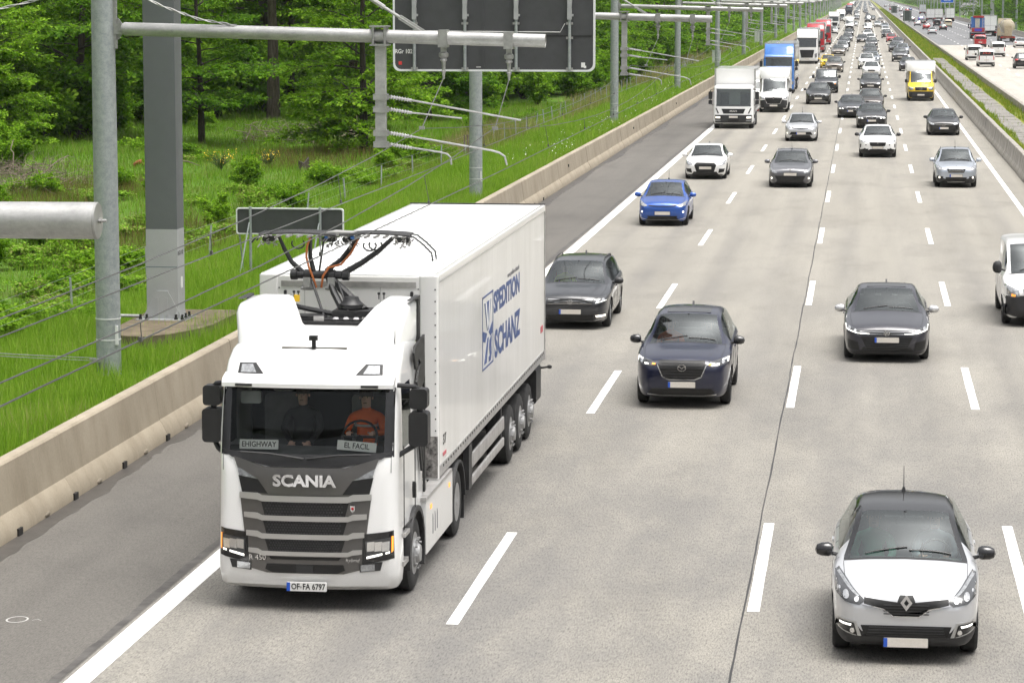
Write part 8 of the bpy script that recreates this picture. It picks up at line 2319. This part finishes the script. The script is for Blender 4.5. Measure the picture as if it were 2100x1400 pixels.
# opposite carriageway: seen from behind, driving away
PI_ = math.pi
def opp(m, x, y, c, lb, lod=False, cat='car', over=None):
    return spawn(MD[m], x, y + MD[m]['p']['wb'], C_[c], lb, GL[5], cat, rz=PI_, lod=lod, nm=cat, over=over)
opp('t6', 13.45, 314, 'white', 'white van with a red print on its rear window, nearest on the opposite carriageway', cat='van')
opp('vito', 13.30, 344.5, 'white', 'white van just ahead and left of the one with the red print', cat='van')
opp('t6', 17.04, 364, 'white', 'white van in the next lane right of the one with the red print', cat='van')
opp('vito', 17.55, 432, 'red', 'red grey van behind the blue and red drilling truck', cat='van')
opp('suv', 17.0, 306, 'black', 'black car cut by the right border on the opposite carriageway')
opp('sedan', 23.36, 428.5, 'white', 'white saloon at the right border below the tank truck')
opp('t6', 20.2, 689, 'cream', 'pale yellow taxi van on the opposite carriageway', True, 'van')
opp('hatch', 17.48, 632, 'black', 'far black hatchback left of the pale yellow taxi van', True)
opp('vito', 18.16, 712, 'anthracite', 'far dark van in front of the white lorries on the opposite carriageway', True, 'van')
opp('sedan', 13.62, 569.5, 'pale', 'pale saloon with its red tail lights lit, beside the median barrier', True)
opp('hatch', 14.2, 649.6, 'red', 'far red car on the opposite carriageway', True)
opp('hatch', 13.52, 722, 'silver', 'far silver car left of the far red car', True)
opp('suv', 16.57, 839, 'blue', 'far blue car on the opposite carriageway', True)
opp('suv', 13.75, 823, 'grey', 'far grey car beside the nearer green grey panel', True)
opp('sedan', 15.8, 770, 'anthracite', 'far dark saloon between the blue car and the red car', True)
for x, y, c in ((20.3, 1356, 'red'), (23.2, 1441, 'blue'), (20.0, 1537, 'white'), (13.6, 1010, 'white'), (17.0, 1130, 'silver'), (13.5, 1240, 'black'), (16.9, 1330, 'grey'), (13.6, 1450, 'red'), (17.1, 1600, 'white'), (20.4, 1720, 'white'), (13.6, 1850, 'black'), (17, 1980, 'white'), (20, 2200, 'grey')):
    opp('hatch', x, y, c, 'speck-sized car far away on the opposite carriageway, one of many alike', True)
def opp_lorry(m, x, y, c1, c2, lb):
    L_ = max(m['axles'])
    return spawn_lorry(m, x, y + L_ - m['axles'][0], C_[c1], C_[c2], lb, GL[5], rz=PI_)
opp_lorry(LM['red'], 23.91, 544, 'white', 'white', 'white box trailer left of the tank truck on the opposite carriageway')
opp_lorry(LM['box'], 19.8, 855, 'white', 'white', 'far white lorry, leftmost of the three seen from behind')
opp_lorry(LM['box'], 22.6, 870, 'pale', 'white', 'far white lorry, middle one of the three seen from behind')
opp_lorry(LM['red'], 25.4, 845, 'grey', 'pearl', 'far pale trailer, rightmost of the three seen from behind')
opp_lorry(LM['red'], 23.5, 1150, 'red', 'pale', 'far pale trailer under the blue direction sign')
opp_lorry(LM['box'], 17.0, 1770, 'white', 'white', 'tiny white lorry far ahead on the opposite carriageway')
# red print on the nearest van's rear window
vt = [o_ for o_ in bpy.data.objects if o_.get('label', '').startswith('white van with a red print')][0]
b = MB()
for k, (w, z) in enumerate(((.16, 1.52), (.09, 1.47), (.2, 1.50), (.12, 1.54), (.15, 1.48))): b.box((-.34 + k * .17, 4.9 + .035, z), (w * .7, .006, .12))
b.build('rear_print', simple('print_bright_red', (.55, .06, .04), .5), vt)

# tank truck
def tank_truck():
    m = lorry_model(style='volvo', L=13.0, tank=True, axles=(1.4, 4.9, 9.6, 10.9, 12.2))
    o = spawn_lorry(m, 23.89, 477 + 12.2 - 1.4, C_['cream'], C_['cream'], 'cream tank truck with a ladder on its rear', GL[5], rz=PI_)
    tm = paint('tank_cream', (.50, .43, .31), 0, .45)
    b = MB(); b.lathe([(0, .3), (.05, .75), (.25, 1.12), (.6, 1.22), (8.9, 1.22), (9.3, 1.05), (9.5, .5)], (0, 12.7, 2.62), (0, -1, 0), 28); tk = b.build('tank', tm, o)
    b = MB(); b.bbox((-.62, 12.62, 1.05), (.55, 12.9, 2.7), .04, 0, 1); b.build('rear_cabinet', simple('tank_panel', (.42, .34, .22), .6, var=.2), tk)
    b = MB()
    for x in (.78, 1.1): b.tube([(x, 12.75, 1.0), (x, 12.6, 3.7)], .025, 6)
    for k in range(9): b.tube([(.78, 12.74 - .01 * k, 1.2 + k * .28), (1.1, 12.74 - .01 * k, 1.2 + k * .28)], .018, 5)
    b.build('ladder', M['alu'], tk)
    b = MB(); b.box((0, 9.2, 3.86), (1.0, 6, .06)); b.build('catwalk', M['alu'], tk)
    b = MB(); b.box((0, 12.95, .85), (2.3, .12, .28)); b.build('rear_beam', simple('rust_red', (.25, .06, .03), .7, var=.3), o)
tank_truck()
def drill_truck():
    m = lorry_model(style='man', L=8.8, boxz=(1.15, 2.0), box_y=3.0, axles=(1.4, 6.2, 7.5))
    o = spawn_lorry(m, 20.41, 513.5 + 7.5 - 1.4, C_['sky'], C_['red'], 'blue and red drilling truck with ladder and poles on its rear', GL[5], rz=PI_)
    b = MB(); b.bbox((-1.2, 2.9, 2.0), (1.2, 7.6, 3.75), .05, 0, 1); b.build('superstructure', C_['sky'], o)
    b = MB(); b.box((-.1, 5.2, 3.95), (1.9, 5.2, .35)); b.build('mast', C_['red'], o)
    for k in range(4): b = MB(); b.tube([(.45 - k * .2, 8.5, 1.6), (.4 - k * .2, 7.75, 3.6)], .05, 6); b.build('drill_pole', simple('pole_yellow', (.6, .55, .35), .5), o)
    b = MB()
    for x in (-.75, -1.1): b.tube([(x, 8.3, 1.5), (x, 7.8, 3.7)], .03, 6)
    for k in range(8): b.tube([(-.75, 8.25 - .06 * k, 1.7 + k * .26), (-1.1, 8.25 - .06 * k, 1.7 + k * .26)], .02, 5)
    b.build('ladder', M['alu'], o)
    b = MB(); b.bbox((-1.1, 8.3, 1.2), (1.1, 8.84, 1.95), .05, 0, 1); b.build('rear_housing', C_['red'], o)
    b = MB(); b.box((0, 8.86, 1.6), (1.3, .02, .5)); b.build('rear_panel', simple('panel_violet', (.08, .06, .4), .5), o)
drill_truck()
# ================================================================== PEOPLE IN THE VEHICLES
def seated_person(loc, top, label, hair, wheel=True, trousers=None, stripe=None):
    """a person sitting upright, arms forward; origin at the hips, facing -Y"""
    V_ = [(0, 0, .0), (0, .03, .16), (0, .05, .34), (0, .04, .46), (0, .02, .55), (0, -.01, .66), (0, -.02, .76)]
    rad = [(.16, .13), (.15, .115), (.165, .12), (.13, .10), (.055, .055), (.075, .09), (.065, .08)]
    E_ = [(0, 1), (1, 2), (2, 3), (3, 4), (4, 5), (5, 6)]
    hands = []
    for s_ in (-1, 1):
        k = len(V_)
        hx = s_ * (.15 if wheel else .10); hz = .30 if wheel else .10; hy = -.44 if wheel else -.30
        V_ += [(s_ * .19, .04, .45), (s_ * .25, -.08, .26), (hx * 1.1, hy + .06, hz - .01), (hx, hy, hz)]
        rad += [(.065, .065), (.05, .05), (.034, .034), (.036, .024)]
        E_ += [(3, k), (k, k + 1), (k + 1, k + 2), (k + 2, k + 3)]
        hands.append((hx, hy, hz, s_))
        k = len(V_)
        V_ += [(s_ * .10, -.22, .01), (s_ * .12, -.44, .05), (s_ * .12, -.52, -.25)]; rad += [(.085, .085), (.062, .062), (.05, .05)]
        E_ += [(0, k), (k, k + 1), (k + 1, k + 2)]
    root = empty('person', loc)
    def fm(c):
        if c.z > .575: return 1
        if (c.y < -.36 and c.z > .2) or (not wheel and c.y < -.25 and c.z > .06): return 1
        if c.y < -.12 and c.z < .14: return 2
        return 0
    body = skin_body('body', V_, E_, rad, [top, M['skin'], trousers or M['cloth_dark']], root, 2, fm)
    b = MB()
    for hx, hy, hz, s_ in hands:      # four curled fingers of unequal length and a thumb off the side of the palm
        for q, ln in enumerate((.062, .070, .066, .052)):
            x = hx + s_ * (.022 - .015 * q); b.tube([(x, hy - .015, hz), (x, hy - .045, hz + .012), (x, hy - .03 - ln * .5, hz - .02), (x, hy - ln * .6, hz - .035)], [.0095, .0092, .0085, .007], 6)
        b.tube([(hx - s_ * .028, hy + .015, hz), (hx - s_ * .046, hy - .012, hz + .012), (hx - s_ * .044, hy - .04, hz + .008)], [.0105, .010, .008], 6)
    b.build('fingers', M['skin'], body)
    # head: hair cap, ears, nose, eyes, mouth
    b = MB(); b.lathe([(-.02, .088), (.03, .092), (.07, .075), (.10, .04), (.112, .006)], (0, .0, .74), (0, .12, 1), 14); b.build('hair', hair, body)
    b = MB(); b.tube([(0, -.105, .72), (0, -.122, .69), (0, -.105, .68)], [.008, .014, .010], 6)
    for s_ in (-1, 1): b.lathe([(0, .018), (.012, .02), (.02, .01)], (s_ * .076, .0, .70), (s_, 0, 0), 8)
    b.build('nose_and_ears', M['skin'], body)
    b = MB()
    for s_ in (-1, 1): b.lathe([(0, .009), (.006, .006)], (s_ * .032, -.098, .722), (0, -1, 0), 8)
    b.box((0, -.102, .645), (.045, .01, .008)); b.build('eyes_and_mouth', simple('face_dark', (.05, .02, .02), .6), body)
    if stripe:
        b = MB()
        for z in (.20, .34): b.lathe([(-.014, .166), (.014, .166)], (0, .045, z), (0, 0, 1), 18)
        b.v = [(v[0] * 1.04, .045 + (v[1] - .045) * .80, v[2]) for v in b.v]
        b.build('reflective_band', stripe, body)
    tag(root, label, 'person', 'people in the vehicles')
    return root
refl = simple('reflective_grey', (.6, .6, .58), .4)
seated_person((TX + .58, TY + 1.30, 1.90), M['vest_orange'], 'driver in an orange jacket at the wheel of the white pantograph truck', M['hair'], True, None, refl)
seated_person((TX - .3, TY + 1.45, 1.90), M['cloth_dark'], 'passenger in dark clothes in the white pantograph truck', M['hair'], False)
seated_person((.60 + .38, 33.5 - .86 + 1.02 + 1.30, .64), M['cloth_pale'], 'driver in a pale shirt in the silver crossover', M['hair_grey'])
seated_person((.60 - .38, 33.5 - .86 + 1.02 + 1.30, .64), M['cloth_green'], 'passenger in a green top in the silver crossover', M['hair_grey'], False)
seated_person((-3.36 + .38, 53.8 - .93 + 1.22 + 1.30, .66), M['cloth_dark'], 'driver in dark clothes in the dark blue crossover', M['hair'])
seated_person((-3.36 - .38, 53.8 - .93 + 1.22 + 1.30, .66), M['vest_orange'], 'passenger in an orange vest in the dark blue crossover', M['hair'], False, None, refl)
seated_person((-6.81 + .38, 66.2 - .88 + 1.25 + 1.30, .54), M['cloth_dark'], 'driver in dark clothes in the dark grey estate', M['hair'])
seated_person((-6.81 - .38, 66.2 - .88 + 1.25 + 1.30, .54), M['vest_yellow'], 'passenger in a bright yellow vest in the dark grey estate', M['hair'], False)

# chalk ring on the shoulder, earthing cables at the near pole
b = MB(); b.tube([(-10.56 + .13 * math.cos(a), 33.68 + .17 * math.sin(a), .004) for a in np.linspace(0, 2 * math.pi, 19)], .012, 4, cap=False); b.tube([(-10.36, 33.66, .004), (-10.30, 33.72, .004), (-10.24, 33.66, .004)], .006, 4)
b.v = [(v[0], v[1], max(.0045, v[2] * .3 + .004)) for v in b.v]
link_mesh('chalk_mark', b.mesh('chalk_mark', simple('chalk_white', (.42, .41, .39), .9)), shoulder)
for pts, lb in (([(-13.93, 51.2, 8.1), (-13.0, 51.2, 7.66), (-12.3, 51.2, 7.42), (-11.6, 51.25, 7.30)], 'twisted cable sagging from the near pole onto its arm'), ([(-17.5, 50.6, 7.45), (-16.0, 50.9, 7.62), (-14.4, 51.2, 8.0)], 'twisted cable leaving the near pole at the top left')):
    b = MB()
    for ph in (0, math.pi):
        P_ = []
        for k in range(25):
            t = k / 24 * (len(pts) - 1); i = min(int(t), len(pts) - 2); q = Vector(pts[i]).lerp(Vector(pts[i + 1]), t - i)
            P_.append(q + Vector((0, .018 * math.cos(ph + k * 1.1), .018 * math.sin(ph + k * 1.1))))
        b.tube(P_, .012, 5)
    tag(b.build('twisted_cable', M['steel']), lb, 'cable')

# ================================================================== HAZE
b = MB(); b.box2((-4200, -260, -1.2), (4200, 9200, 34)); hz = b.mesh('haze', node_mat('haze_air')[0], 0)
nt = MATS['haze_air'].node_tree; nt.nodes.clear()
ho = nt.nodes.new('ShaderNodeOutputMaterial'); hv = nt.nodes.new('ShaderNodeVolumePrincipled')
hv.inputs['Color'].default_value = (.86, .9, .95, 1); hv.inputs['Density'].default_value = .00007; hv.inputs['Anisotropy'].default_value = .2
nt.links.new(hv.outputs[0], ho.inputs['Volume'])
tag(link_mesh('haze', hz), 'thin pale haze in the air along the motorway', 'haze', kind='stuff')
